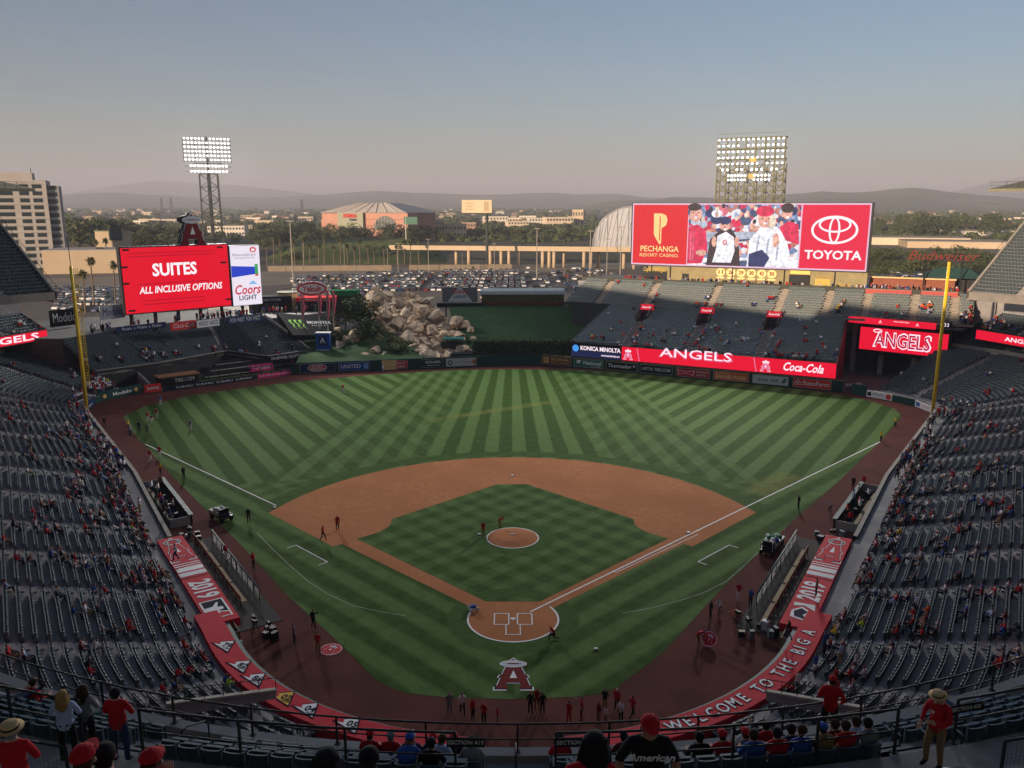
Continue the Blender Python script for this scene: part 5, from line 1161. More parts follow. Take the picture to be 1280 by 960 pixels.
# ---- plaza signs
pz = 9.6
def post_sign(): pass
sA = ay(371, 362, 134); sB = ay(409, 362, 134); t = thing('drink_sign', 'red and white oval drink sign on posts above the plaza shops', 'sign', mat=frame(((sA.x+sB.x)/2, 134, sA.z), (1, .12, 0)))
W_ = (sB.x-sA.x)/2; mb = MB(); mb.prism(ell(0, .2, W_, 1.75, 28), -.25, .25); mb.build('oval', P_WHT, t); ring(t, 'red_rim', 0, .2, W_*.97, 1.65, .5, P_RED, .27); text(t, 'Yakult', P_RED, (0, .15), 1.9, .28, bold=.03, fit=W_*1.25)
for x in (-W_*.55, W_*.55): MB().tube([(x, -1.4, 0), (x, -4.5, 0)], .12, 6).build('post', STEEL, t)
t = thing('shop', 'dark plaza shop with red fascia under the drink sign', 'shop', mat=frame(((sA.x+sB.x)/2+.5, 135.5, pz), (1, .12, 0))); MB().box((0, 1.4, -2), (9, 2.8, 4)).build('wall', DARK, t); MB().box((0, 2.9, -1.6), (9.4, .9, 5)).build('fascia', P_RED, t); text(t, 'CHRONIC TACOS', P_WHT, (0, 2.9), .7, .95, fit=6)
for x in (-3, 0, 3): MB().box((x, 1.1, .02), (1.6, 2.1, .08)).build('window', M('shop window', (.05, .05, .06), .2, .1, 2), t)
q = ay(338, 381, 133); t = thing('shop', 'dark team store front right of the left screen', 'shop', mat=frame((q.x, 133, pz), (1, .2, 0))); MB().box((0, 1.9, -2), (10, 3.8, 4)).build('wall', P_BLK, t); text(t, 'TEAM STORE', PLW, (0, 3.0), .8, .05, fit=5)
for x in (-3.2, -1, 1.2): MB().box((x, 1.2, .05), (1.2, 2.2, .1)).build('window', MATS['shop window'], t)
q = ay(360, 375, 137); t = thing('kiosk', 'beige rounded kiosk behind the plaza', 'kiosk', (q.x, 137, pz)); MB().tube([(0, 0, 0), (0, 0, 4.2)], 2.4, 14).build('wall', P_TAN, t); MB().tube([(0, 0, 4.2), (0, 0, 4.6)], 2.6, 14).build('roof', P_FRAME, t)
q = ay(432, 373, 145); t = thing('tent', 'green tent roof behind the dark trees left of the rocks', 'tent', (q.x, 145, 9)); MB().prism([(-3.4, -2), (3.4, -2), (3.4, 2), (-3.4, 2)], 3.4, 4.8).build('canopy', M('tent green', (.02, .16, .06), .7, .1, 2), t); MB().box((0, 0, 1.7), (6, 3, 3.4)).build('side', DARK, t)
sl = [(-52.5, 121.5, 8.6), (-38.5, 127.0, 8.2), (-34, 120, 4.8), (-47.5, 114.0, 5.0)]
sl = [ay(346, 395, 124), ay(412, 393, 128), ay(420, 419, 122.5), ay(366, 419, 117.5)]
u_ = (sl[2]-sl[3]).normalized(); v_ = ((sl[0]+sl[1])-(sl[2]+sl[3])).normalized(); ctr = sum(sl, Vector())/4
t = thing('slope_banner', 'black drink banner with three green claw marks on the slope', 'banner', mat=frame(ctr, u_, v_))
mi = t.matrix_world.inverted() if False else frame(ctr, u_, v_).inverted(); loc2 = [(mi @ p) for p in sl]
mb = MB(); mb.prism([(p.x, p.y) for p in loc2][::-1], -1.2, 0); mb.build('panel', P_BLK, t)
MG = M('claw green', (.30, .62, .10), .6, .05, 2)
for i in range(3):
    x = -4.4+i*1.15; flat(t, 'claw', [(x, 2.0), (x+.8, 2.1), (x+.5, 1.2), (x+1.1, .2), (x+.9, -.6), (x+1.6, -1.9), (x+.6, -.5), (x+.75, .1), (x+.1, 1.2)][::-1], MG, .03)
text(t, 'MONSTER', P_WHT, (2.6, 1.0), 1.5, .03, bold=.03, fit=5.6); text(t, 'E N E R G Y', P_WHT, (2.6, -.2), .6, .03, fit=4)
q = ay(405, 440, 118); t = thing('kiosk', 'bright blue panel kiosk with letter A on the lawn', 'kiosk', (q.x, 118, q.z)); MB().box((0, 0, 2.2), (3.1, 1.6, 4.3)).build('body', P_BLUE, t); MB().box((0, 0, 4.4), (3.3, 1.8, .2)).build('roof', P_WHT, t)
MB().box((0, -.83, 2.6), (1.7, .05, 2.2)).build('panel', P_NAVY, t); o = text(t, 'A', P_WHT, (0, 2.75), 1.7, 0, bold=.03); o.location = (0, -.88, 2.7); o.rotation_euler = (PI/2, 0, 0); o = text(t, 'POWERADE', P_WHT, (0, 0), .7, 0, bold=.02, fit=2.8); o.location = (0, -.88, .5); o.rotation_euler = (PI/2, 0, 0)
for (px, py0, py1, Y), lb in zip(((379, 424, 368, 121), (400, 417, 366, 123), (411, 431, 362, 121.5), (418, 420, 362, 123)), ('leftmost flag pole with furled pink banner before the slope', 'second flag pole with furled banner beside the green claw banner', 'third flag pole standing behind the blue kiosk', 'rightmost flag pole with furled red banner by the shrubs')):
    b_ = ay(px, py0, Y); tp = ay(px, py1, Y); t = thing('flag_pole', lb, 'flag pole', b_); hh = tp.z-b_.z; MB().tube([(0, 0, -.3), (0, 0, hh)], [.14, .09], 6).build('pole', P_FRAME, t)
    mb = MB(); mb.tube([(.25, 0, hh-.2), (.42, .05, hh*.75), (.2, 0, hh*.45)], [.12, .34, .1], 6); mb.build('furled_flag', M('banner pink', S(190, 90, 105), .8, .3, 1.5), t)
q0 = ay(553, 378, 140); q1 = ay(597, 378, 140); t = thing('beer_billboard', 'grey beer billboard with a snowy peak cut out beside the rocks', 'billboard', mat=frame(((q0.x+q1.x)/2, 140, q0.z), (1, 0, 0))); W_ = (q1.x-q0.x)/2
MB().box((0, 1.9, 0), (2*W_, 3.6, .3)).build('panel', M('billboard grey', (.14, .14, .15), .6, .1, 2), t); flat(t, 'peak', [(-W_*.72, .2), (W_*.72, .2), (W_*.2, 3.0), (0, 4.7), (-W_*.2, 3.0)], P_GREY, .2); text(t, 'Coors', P_RED, (0, 2.75), 1.7, .23, bold=.02, shear=.2, fit=W_*.85); text(t, 'LIGHT', P_NAVY, (0, 1.4), .9, .23, bold=.02, fit=W_*.7)
MB().box((0, -.6, .4), (W_*2.6, 1.0, 2)).build('base', P_BLK, t)
for x in (-W_*.8, W_*.8): MB().box((x, -2.5, 0), (.3, 3, .3)).build('post', STEEL, t)
# ---- right concourse: shade roof, bar counters, script sign
t = thing('pavilion_roof', 'green hipped roof of a bar behind the right pavilion', 'bar building', (*rf(80, 42), 16.45), rzR); mb = MB(); mb.add([(-6, -4, 3), (6, -4, 3), (6, 4, 3), (-6, 4, 3), (-3, 0, 5), (3, 0, 5)], [(0, 1, 5, 4), (1, 2, 5), (2, 3, 4, 5), (3, 0, 4)]); mb.build('roof', M('roof green', (.04, .09, .075), .7, .15, 1), t)
for x in (-5, 0, 5): MB().box((x, -3, 1.5), (.3, .3, 3)).build('post', STEEL, t)
MB().box((0, 1, 1.2), (10, 3, 2.4)).build('counter', DARK, t)
for i, (s0_, s1_) in enumerate(((63.5, 72.4), (74.2, 81.0))):
    t = thing('drink_rail', ('left', 'right')[i]+' red counter front behind the upper pavilion seats', 'counter', mat=frame((*rf((s0_+s1_)/2, 27.3), 16.4), (*DR, 0))); MB().box((0, .2, 0), (s1_-s0_, 1.5, .2)).build('front', M('counter red', S(176, 84, 78), .7, .1, 1), t); MB().box((0, 1.0, -.3), (s1_-s0_, .08, .8)).build('top', P_FRAME, t)
t = thing('bar_wall', 'orange back wall of the bar behind the right pavilion', 'wall', mat=frame((*rf(72, 38), 16.45), (*DR, 0))); MB().box((0, 1.3, 0), (17, 2.6, .3)).build('panel', M('bar orange', S(140, 84, 66), .7, .1, 1), t); MB().box((0, 2.7, .3), (17.4, .3, 1.5)).build('shelf', P_TAN, t)  # panel in one even brownish orange
b0 = pv(1133, 325, rf(0, 36), DR); b1 = pv(1222, 325, rf(0, 36), DR); t = thing('script_sign', 'long red open script beer sign on two posts right of the big screen', 'sign', mat=frame((*rf((b0[0]+b1[0])/2, 36), b0[1]), (*DR, 0))); L_ = b1[0]-b0[0]
text(t, 'Budweiser', M('script red', S(120, 36, 34), .6, .05, 2), (0, 1.0), 2.8, .1, bold=-.004, shear=.35, fit=L_, depth=.06); 
for x in (-L_*.22, L_*.3): MB().tube([(x, -7.5, -.4), (x, .6, -.4)], .16, 6).build('post', STEEL, t)
MB().beam((-L_/2, .15, -.3), (L_/2, .15, -.3), .12, .12).build('beam', STEEL, t)
# ---------------------------------------------------------------- the town
ASPH = M('parking asphalt', (.19, .165, .14), .9, .15, .05, var2=(.23, .20, .165)); ROAD = M('road concrete', (.33, .28, .22), .9, .14, .04)
BG = lambda px, py: gp(px, py, GZ)
def ground_poly(name, pxs, dz, mat): return tag(MB().poly([(*BG(*p)[:2], GZ+dz) for p in pxs][::-1]).build(name, mat), kind='structure')
ground_poly('parking_lot', [(-150, 420), (1500, 420), (1500, 345), (1080, 345), (800, 330), (560, 334), (360, 338), (0, 345), (-150, 345)], .05, ASPH)
ground_poly('road', [(-200, 366), (60, 363), (330, 357), (560, 344), (800, 335), (800, 328), (560, 333), (330, 340), (60, 348), (-200, 352)], .06, ROAD)
ground_poly('distant_road', [(148, 296), (222, 296), (196, 272), (176, 272)], .3, ROAD)
ground_poly('warehouse_yard', [(1080, 318), (1330, 318), (1330, 303), (1080, 303)], .3, M('yard concrete', (.26, .215, .16), .9, .15, .03))
# hills
HILL = M('hill brush', (.21, .20, .15), .95, .35, .004, var2=(.15, .155, .105)); MTN = M('mountain rock', (.24, .23, .23), .95, .2, .002)
def ridge(name, D, prof, mat, depth, rough_):
    xs = [p[0] for p in prof]; ys = [p[1] for p in prof]; N = 260; rows = 14; V = []
    for j in range(rows+1):
        f = j/rows
        for i in range(N+1):
            px = xs[0]+(xs[-1]-xs[0])*i/N; py = np.interp(px, xs, ys); th = (px-640)/FPX
            zt = CAM.z + (256-py)/FPX*D*1.02; dist = D-depth*(1-f); X, Y = th*dist, -65+dist
            n_ = noise.noise(Vector((X/600, Y/600, 3)))*.55+noise.noise(Vector((X/220, Y/220, 7)))*.3; z = GZ-1+(zt-GZ)*(f**1.5)*(1+rough_*n_*(1.0-f*.8)) + rough_*n_*8*f
            V.append((X, Y, max(GZ-1, z)))
        
    for i in range(N+1): V.append((V[rows*(N+1)+i][0]*1.1, V[rows*(N+1)+i][1]+depth, GZ-2))
    F = [(j*(N+1)+i, j*(N+1)+i+1, (j+1)*(N+1)+i+1, (j+1)*(N+1)+i) for j in range(rows+1) for i in range(N)]
    o = MB().add(V, F).build(name, mat, None, True); return tag(o, kind='structure')
ridge('hills', 8500, [(-100, 246), (60, 247), (110, 243), (150, 241), (200, 244), (260, 248), (300, 246), (350, 247), (400, 244), (440, 241.5), (480, 239), (520, 242), (560, 243), (600, 244), (650, 243), (685, 241), (720, 243.5), (770, 243), (800, 247), (860, 249), (1000, 250)], HILL, 2600, .5)
ridge('hills', 6000, [(700, 262), (760, 252), (800, 248.5), (840, 246), (900, 248), (980, 244), (1020, 240.5), (1060, 241), (1090, 238), (1130, 234.5), (1160, 239), (1200, 243.5), (1240, 246), (1300, 250), (1400, 256)], M('green brown hill', (.17, .17, .10), .95, .5, .006, var2=(.11, .12, .065)), 2400, 1.1)
ridge('mountains', 12500, [(40, 252), (90, 246), (150, 234), (200, 228), (250, 230), (300, 233), (380, 241), (440, 247), (500, 251)], MTN, 3000, .3)
ridge('mountains', 11500, [(1100, 250), (1180, 240), (1220, 231), (1260, 223), (1300, 218), (1380, 214), (1500, 230)], MTN, 3000, .3)
# office tower, arena, hall and other large buildings
def windows(parent, w_, h_, nx, nz, x0, z0, dx, dz, y, mat, sz, name='window'):
    m_ = MB().box((0, 0, 0), (sz[0], .12, sz[1])).mesh(name, [mat])
    for i in range(nx):
        for j in range(nz):
            o = link(name, m_, parent); o.location = (x0+dx*i, y, z0+dz*j)
GLS = M('dark window glass', (.03, .04, .045), .25, .15, .4, spec=.25); STUC = M('cream stucco', (.46, .42, .38), .85, .08, .15); STUC2 = M('shaded grey stucco', (.34, .33, .32), .85, .08, .15); TANW = M('tan wall', (.50, .385, .26), .9, .08, .1)  # grey stucco of the end block has its shade put into the colour
c = BG(84, 334); t = thing('office_tower', 'twelve storey cream office tower with dark window bands at the left', 'building', (c.x, c.y, GZ), R(24))
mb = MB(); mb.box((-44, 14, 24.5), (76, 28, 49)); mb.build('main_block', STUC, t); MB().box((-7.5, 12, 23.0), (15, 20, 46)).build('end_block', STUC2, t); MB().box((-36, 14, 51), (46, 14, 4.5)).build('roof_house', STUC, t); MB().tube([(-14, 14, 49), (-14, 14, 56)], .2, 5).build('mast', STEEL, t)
bm_ = MB().box((0, 0, 0), (26, .2, 2.2)).mesh('window_band', [GLS]); sm_ = MB().box((0, 0, 0), (4.6, .2, 2.2)).mesh('window', [GLS]); em_ = MB().box((0, 0, 0), (5.6, .2, 2.2)).mesh('window', [GLS]); lg_ = MB().box((0, 0, 0), (76.4, .5, .35)).mesh('ledge', [STUC])
for k in range(12):
    z = 3.2+k*3.85
    o = link('ledge', lg_, t); o.location = (-44, -.1, z+1.6)
    for x, m_ in ((-64, bm_), (-36, bm_), (-17.3, sm_), (-10.8, sm_)): o = link('window', m_, t); o.location = (x, -.06, z)
    for x in (-10.8, -3.9): o = link('window', em_, t); o.location = (x, 1.97, z-.6)
c0, c1 = BG(55, 343), BG(170, 341); L_ = (c1-c0).length; t = thing('low_block', 'long plain tan windowless building in front of the office tower', 'building', mat=frame(c0.lerp(c1, .5), (c1-c0))); h_ = 15.5*1.0
MB().box((0, 6, -15), (L_, 12, 30)).build('wall', TANW, t); MB().box((0, 12.15, -15), (L_+.4, .4, 30.4)).build('roof', STUC, t)
c = BG(148, 322); t = thing('gabled_building', 'tan building with round topped green gable behind the palms', 'building', (c.x, c.y, GZ)); MB().box((-2, 0, 9), (16, 18, 18)).build('wall', TANW, t); MB().box((-2, 0, 18.3), (17, 19, .6)).build('roof', M('dull green roof', (.13, .17, .12), .8, .1, .3), t)
mb = MB(); mb.prism([(x, y) for x, y in ell(4, 17, 4.4, 5.5, 16, 0, PI)] + [(-.4, 12), (8.4, 12)], -.3, .3); o = mb.build('gable_window', GLS, t); o.rotation_euler.x = PI/2; o.location = (0, -9.3, 0)
# arena
PINK = M('arena pink stone', (.50, .26, .19), .85, .08, .05); ROOFW = M('arena roof', (.62, .55, .48), .7, .06, .05); SAGE = M('sage panel', (.33, .33, .24), .8, .05, .05)
c = BG(460, 302); t = thing('arena', 'wide pink stone sports arena with pale hipped roof and arched window', 'arena', (c.x-14, c.y+0, GZ), R(-16)); t.scale = (.82, 1, 1); sA_ = (c.y+65)/1030.0
pxm = sA_      # metres per pixel at that distance
def B_(x0, x1, y0, y1, z1, n_, m_): MB().box(((x0+x1)/2*pxm, (y0+y1)/2*pxm, z1*pxm/2), ((x1-x0)*pxm, (y1-y0)*pxm, z1*pxm)).build(n_, m_, t)
B_(-44, 80, 14, 110, 34, 'main_hall', PINK); B_(-58, -28, 10, 60, 34, 'side_block', PINK); B_(-66, -40, 20, 80, 26, 'low_block', PINK); B_(-28, 14, 4, 40, 35, 'entrance_block', SAGE); B_(14, 84, 8, 40, 35, 'window_block', PINK)
mb = MB(); X = lambda x, y, z: (x*pxm, y*pxm, z*pxm); mb.add([X(-60, 6, 34.8), X(84, 6, 34.8), X(84, 112, 34.8), X(-60, 112, 34.8), X(-14, 40, 46.5), X(36, 40, 46.5), X(36, 80, 46.5), X(-14, 80, 46.5)], [(0, 1, 5, 4), (1, 2, 6, 5), (2, 3, 7, 6), (3, 0, 4, 7), (4, 5, 6, 7)]); mb.build('roof', ROOFW, t)
for x0 in (-50, -36, -22, 0, 18, 34, 52, 68):
    mb = MB(); xt = -14+50*(x0+60)/144; mb.beam(X(x0, 6, 35.2), X(xt, 40, 47), .8*pxm, .6*pxm); mb.build('roof_rib', ROOFW, t)
mb = MB(); mb.prism(ell(48*pxm, 14*pxm, 19*pxm, 17*pxm, 24, 0, PI), 0, .8*pxm); o = mb.build('arched_window', GLS, t); o.rotation_euler.x = PI/2; o.location = (0, 8*pxm, 0)
for x0 in (33, 38, 43, 48, 53, 58, 63): MB().box((x0*pxm, 6.9*pxm, 22*pxm), (.5*pxm, .3*pxm, 16*math.sqrt(max(.05, 1-((x0-48)/19)**2))*pxm)).build('mullion', STUC, t)
for z in (14, 20, 27): MB().box((49*pxm, 7.6*pxm, z*pxm), (70*pxm, .6*pxm, .7*pxm)).build('stone_band', M('dark stone band', (.34, .16, .12), .85, .08, .05), t)
o = text(t, 'HONDA', P_RED, (0, 0), 6.5*pxm, 0, bold=.04, fit=22*pxm, depth=.3); o.rotation_euler = (PI/2, 0, 0); o.location = (-7*pxm, 3.5*pxm, 31*pxm); o = text(t, 'Center', P_NAVY, (0, 0), 4.5*pxm, 0, bold=.02, fit=12*pxm, depth=.3); o.rotation_euler = (PI/2, 0, 0); o.location = (-2*pxm, 3.5*pxm, 26.6*pxm)
for i in range(4): MB().box(((-22+10*i)*pxm, 3.8*pxm, 12*pxm), (7*pxm, .6*pxm, 9*pxm)).build('window', GLS, t)
# arched glass hall
c0 = BG(741, 311); m_ = (c0.y+65)/1030.0; t = thing('arched_hall', 'silver ribbed arched hall standing left of the right screen', 'station hall', (c0.x, c0.y, GZ), R(-10)); mb = MB(); N = 22; SIL = M('silver cushions', (.33, .33, .345), .45, .1, .05, spec=.6)
L2 = 95*m_
pr = [(-2+62*math.sin(a)**.9*1.0 if False else 31*(1-math.cos(a)), 51*math.sin(a)**.8) for a in [PI*i/N for i in range(N+1)]]
for k in range(26):
    y0, y1 = L2*k/26, L2*(k+1)/26
    for i in range(N):
        a, b = pr[i], pr[i+1]; f = .985
        mb.quad((a[0]*m_*1.6, y0, a[1]*m_), (a[0]*m_*1.6, y1-.6, a[1]*m_), (b[0]*m_*1.6, y1-.6, b[1]*m_), (b[0]*m_*1.6, y0, b[1]*m_))
mb.build('shell', SIL, t)
fr_ = MB(); fr_.add([(p[0]*m_*1.6, .3, p[1]*m_*.985) for p in pr], [tuple(range(N+1))]); fr_.build('glass_front', M('hall panels', (.42, .42, .44), .4, .12, .05, spec=.4), t)
for i in range(2, N-1, 2): MB().beam((pr[i][0]*m_*1.6, .0, 0), (pr[i][0]*m_*1.6, .0, pr[i][1]*m_*.98), .8, .4).build('mullion', SIL, t)
for i in range(3, N-2):
    a_, b_ = pr[i], pr[max(1, i-2)]; MB().beam((a_[0]*m_*1.6, -.1, a_[1]*m_*.98), (b_[0]*m_*1.6+3*m_, -.1, 1), .5, .3).build('diagonal_rib', M('white rib', (.62, .62, .64), .5, .05, .1), t)
for k in range(27): MB().tube([(p[0]*m_*1.6, L2*k/26, p[1]*m_*1.006) for p in pr], .5, 4).build('rib', SIL, t)
# overpass with columns
OVC = M('overpass concrete', (.50, .385, .26), .9, .08, .08); t = thing('overpass', 'long concrete road overpass on round columns beyond the parking lot', 'overpass')
o0, o1 = BG(505, 330), BG(810, 338.5); zt_ = lambda px, py, q: CAM.z - (py-256)/FPX*((q.y+65)*1.02)
h0, h1 = 9.3, 11.5; d = (o1-o0).normalized(); n2 = Vector((-d.y, d.x, 0))
a_, b_ = o0+d*-10, o1+d*60
mb = MB(); mb.beam(Vector((a_.x, a_.y, GZ+h0))+n2*6, Vector((b_.x, b_.y, GZ+h1))+n2*6, 12, 1.6); mb.build('deck', OVC, t); mb = MB(); mb.beam(Vector((a_.x, a_.y, GZ+h0+1.3)), Vector((b_.x, b_.y, GZ+h1+1.3)), .4, 1.2); mb.build('parapet', OVC, t)
for px in (568, 591, 614, 619, 633, 643, 655, 685, 693, 699, 706, 735, 743, 748, 778, 790):
    f = (px-505)/305; q = o0+(o1-o0)*f + n2*(2 if px % 2 else 9); MB().tube([(q.x, q.y, GZ), (q.x, q.y, GZ+h0-.5+(h1-h0)*f)], 1.0, 9).build('column', OVC, t, True)
DGB = M('dark bridge abutment', (.055, .045, .035), .9, .2, .2)
# far low wall and green bank below the arena
w0_, w1_ = BG(335, 339.5), BG(640, 337); t = thing('sound_wall', 'long low tan concrete wall beside the road', 'wall'); d = (w1_-w0_)
for i in range(14):
    if i == 7: continue
    q0, q1 = w0_+d*i/14, w0_+d*(i+.985)/14; MB().beam((q0.x, q0.y, GZ+1.5), (q1.x, q1.y, GZ+1.5), .5, 3.1-.05*(i % 3)).build('panel', M('wall tan', (.25, .20, .145), .9, .12, .2), t)
bank = [(330, 331, 0), (560, 331, 0), (555, 316, 3), (520, 302, 9), (420, 301, 9), (330, 307, 6)]
mb = MB(); bl, br, tl, tr2 = BG(326, 330), BG(572, 330), BG(345, 311), BG(540, 310); BH = 8.5
NB, MBk = 40, 16
for i in range(NB):
    for j in range(MBk):
        def q(i_, j_):
            p = bl.lerp(br, i_/NB).lerp(tl.lerp(tr2, i_/NB), j_/MBk); f = j_/MBk; e = min(1, min(i_, NB-i_)/6); return (p.x, p.y, GZ+BH*math.sin(f*PI/2)*e*1.0+.5*noise.noise(Vector((i_*.5, j_*.5, 0)))-.3)
        mb.quad(q(i, j), q(i+1, j), q(i+1, j+1), q(i, j+1))
tag(mb.build('grass_bank', M('bank grass', (.14, .165, .045), .95, .25, .06, var2=(.065, .088, .03))), kind='structure')
# billboards and road signs
c = BG(603, 337); t = thing('billboard', 'pale billboard on a tall single post beside the overpass', 'billboard', (c.x, c.y, GZ), R(-8)); k = (c.y+65)/FPX*1.02
MB().tube([(6*k, 0, 0), (6*k, 0, 66*k)], .75, 9).build('post', M('post green grey', (.05, .06, .055), .6, .1, 1), t); MB().box((-6*k, 0, 75*k), (36.5*k, 1.6, 15.5*k)).build('panel', M('billboard cream', (.62, .50, .33), .7, .1, .15), t); MB().box((-6*k, -.2, 67*k), (37*k, 2.4, .5)).build('walkway', STEEL, t)
for x, w_ in ((-17, 6), (-12, 9), (-13, 7)): pass
for i, (x, z, L_) in enumerate(((-15, 79, 10), (-15, 75.5, 8), (-14, 72, 11))): MB().box((x*k, -.85, z*k), (L_*k, .1, 1.0*k)).build('print_line', M('print tan', (.45, .34, .20), .8), t)
for x in (4, 7): MB().box((x*k, -.86, 75*k), (2.2*k, .1, 11*k)).build('print_figure', MATS['print tan'], t)
c = BG(508, 312); t = thing('road_sign', 'green road sign on a pale post in front of the arena trees', 'sign', (c.x, c.y, GZ)); MB().tube([(0, 0, 0), (0, 0, 25)], .5, 6).build('post', STUC, t); MB().box((4, 0, 23), (11, .6, 6)).build('panel', M('road sign green', (.10, .20, .15), .6), t)
# lamp posts on the lot
LPM = M('lamp post grey', (.30, .27, .23), .6, .1, .5)
lp = MB(); lp.tube([(0, 0, 0), (0, 0, 1)], [.012, .008], 5); lpm = lp.mesh('post', [LPM]); hd = MB().box((0, 0, 1), (.12, .03, .015)).mesh('lamp_head', [LPM])
for px, py, top, lb in ((367, 358, 278, 'tall lamp post standing on the lot left of the drink sign'), (485, 341, 312, 'lamp post beside the sound wall'), (498, 342, 305, 'lamp post at the middle of the sound wall'), (536, 343, 300, 'lamp post where the sound wall meets the overpass'), (671, 348, 287, 'lamp post before the overpass columns'), (737, 352, 290, 'lamp post near the left edge of the right screen'), (758, 354, 300, 'lamp post with flag left of the right screen'), (618, 343, 305, 'lamp post beside the billboard post'), (380, 338, 306, 'lamp post at the foot of the green bank'), (431, 336, 308, 'lamp post among the palms of the green bank'), (578, 340, 318, 'short lamp post by the first overpass column'), (775, 345, 285, 'lamp post touching the left edge of the screen')):
    c = BG(px, py); k = (c.y+65)/FPX*1.0; t = thing('lamp_post', lb, 'lamp post', (c.x, c.y, GZ)); t.scale = ((py-top)*k,)*3; link('post', lpm, t); link('lamp_head', hd, t)
for px, py, lb in ((203, 262, 'left lattice power pylon on the horizon'), (215, 262, 'right lattice power pylon on the horizon'), (378, 264, 'lattice power pylon left of the arena')):
    c = BG(px, py+6); k = (c.y+65)/FPX; t = thing('power_pylon', lb, 'pylon', (c.x, c.y, GZ)); mb = MB(); h_ = 20*k
    for sx, sy in ((1, 1), (1, -1), (-1, 1), (-1, -1)): mb.beam((sx*1.6*k, sy*1.6*k, 0), (sx*.4*k, sy*.4*k, h_), .3*k, .3*k)
    mb.build('lattice', STEEL, t)
    for z in (.65, .8, .95): MB().box((0, 0, h_*z), (5*k, .3*k, .3*k)).build('cross_arm', STEEL, t)
# ---- cars
TYRE = M('tyre', (.02, .02, .02), .9, 0); CGL = M('car glass', (.05, .06, .07), .12, 0, spec=.6); CLT = M('car lamp', (.5, .1, .08), .3, 0)
CARC = [M('car '+n_, c_, .3, 0, spec=.6) for n_, c_ in (('white', (.82, .82, .80)), ('silver', (.52, .53, .54)), ('black', (.02, .02, .022)), ('grey', (.12, .125, .13)), ('red', (.28, .025, .02)), ('blue', (.03, .07, .20)), ('tan', (.34, .28, .19)), ('dark blue', (.015, .025, .06)))]
CARW = [32, 22, 13, 13, 6, 6, 5, 4]
def car_mesh(prof, cab, w_):
    m_ = MB()
    m_.add([(x, s_*w_/2, z) for s_ in (-1, 1) for x, z in prof], [tuple(range(len(prof)))[::-1], tuple(range(len(prof), 2*len(prof)))] + [(i, (i+1) % len(prof), (i+1) % len(prof)+len(prof), i+len(prof)) for i in range(len(prof))], 0)
    wi = w_/2-.16; wo = w_/2-.03
    (xa, za), (xb, zb_), (xc, zc), (xd, zd) = cab
    P = [Vector((xa, s_*wo, za)) for s_ in (-1, 1)] + [Vector((xb, s_*wi, zb_)) for s_ in (-1, 1)] + [Vector((xc, s_*wi, zc)) for s_ in (-1, 1)] + [Vector((xd, s_*wo, zd)) for s_ in (-1, 1)]
    m_.add(P, [(0, 2, 4, 6), (1, 7, 5, 3), (0, 1, 3, 2), (4, 5, 7, 6)], 1); m_.add([p+Vector((0, 0, .03)) for p in P[2:6]], [(0, 1, 3, 2)], 0)
    for x in (prof[0][0]+.85, prof[1][0]-.85 if False else -prof[0][0]-.85):
        for s_ in (-1, 1): m_.tube([(x, s_*(w_/2-.2), .33), (x, s_*(w_/2+.01), .33)], .33, 9, 2)
    for s_ in (-1, 1): m_.box((prof[0][0]-.01, s_*(w_/2-.3), .75), (.05, .4, .16), 3)
    return m_
sedan = car_mesh([(-2.3, .28), (2.3, .28), (2.35, .62), (1.4, .92), (-1.6, .95), (-2.3, .85)], [(1.15, .9), (.35, 1.42), (-.95, 1.42), (-1.75, .93)], 1.8)
suv = car_mesh([(-2.3, .35), (2.3, .35), (2.35, .85), (1.35, 1.08), (-2.25, 1.08)], [(1.2, 1.06), (.55, 1.72), (-1.9, 1.72), (-2.25, 1.06)], 1.9)
pick = car_mesh([(-2.7, .4), (2.6, .4), (2.65, .9), (1.5, 1.12), (-2.7, 1.12)], [(1.3, 1.1), (.6, 1.78), (-.7, 1.78), (-1.0, 1.1)], 1.95)
CARM = [(m_.mesh('car_body', [CARC[0], CGL, TYRE, CLT]), n_) for m_, n_ in ((sedan, 'saloon car'), (suv, 'sport utility car'), (pick, 'pickup truck'))]
CARN = ['white', 'silver', 'black', 'grey', 'red', 'blue', 'tan', 'dark blue']
cspots = []
for row in range(24):
    y = 196 + row*8.6 + (row % 2)*-2.4
    for j in range(-105, 95):
        x = j*2.75
        if abs((j % 28)-14) < 1: continue
        for _ in (0,):
            d_ = (y+65)*.98; px = 640+x*FPX/d_; py = 256 + (34.9-GZ)*FPX/d_*1.0
            ok = False
            if 362 < px < 780 and 338+max(0, (560-px)*.045) < py < 374: ok = rng.random() < .86 and (py > 345 or px > 470) and (px < 650 or rng.random() < .4)
            if 58 < px < 158 and 361 < py < 392: ok = rng.random() < .85
            if ok: cspots.append((x+rng.uniform(-.2, .2), y+rng.uniform(-.4, .4), PI/2*(1 if rng.random() < .5 else -1)+rng.uniform(-.05, .05), px, py))
for px, py in [(1093+rng.random()*58, 342+rng.random()*9) for _ in range(26)] + [(463, 342.5), (502, 344.5), (500, 346), (725, 346), (700, 349), (735, 338), (600, 335.5), (660, 336), (597, 334), (720, 337)]:
    c = BG(px, py); cspots.append((c.x, c.y, rng.choice((0, PI/2, .3)), px, py))
cspots.sort(key=lambda q: q[1])
CG = 'cars parked on the lot'
vis = [q for q in cspots if not (455 < q[3] < 600 and q[4] > 366)]
X_ = {}
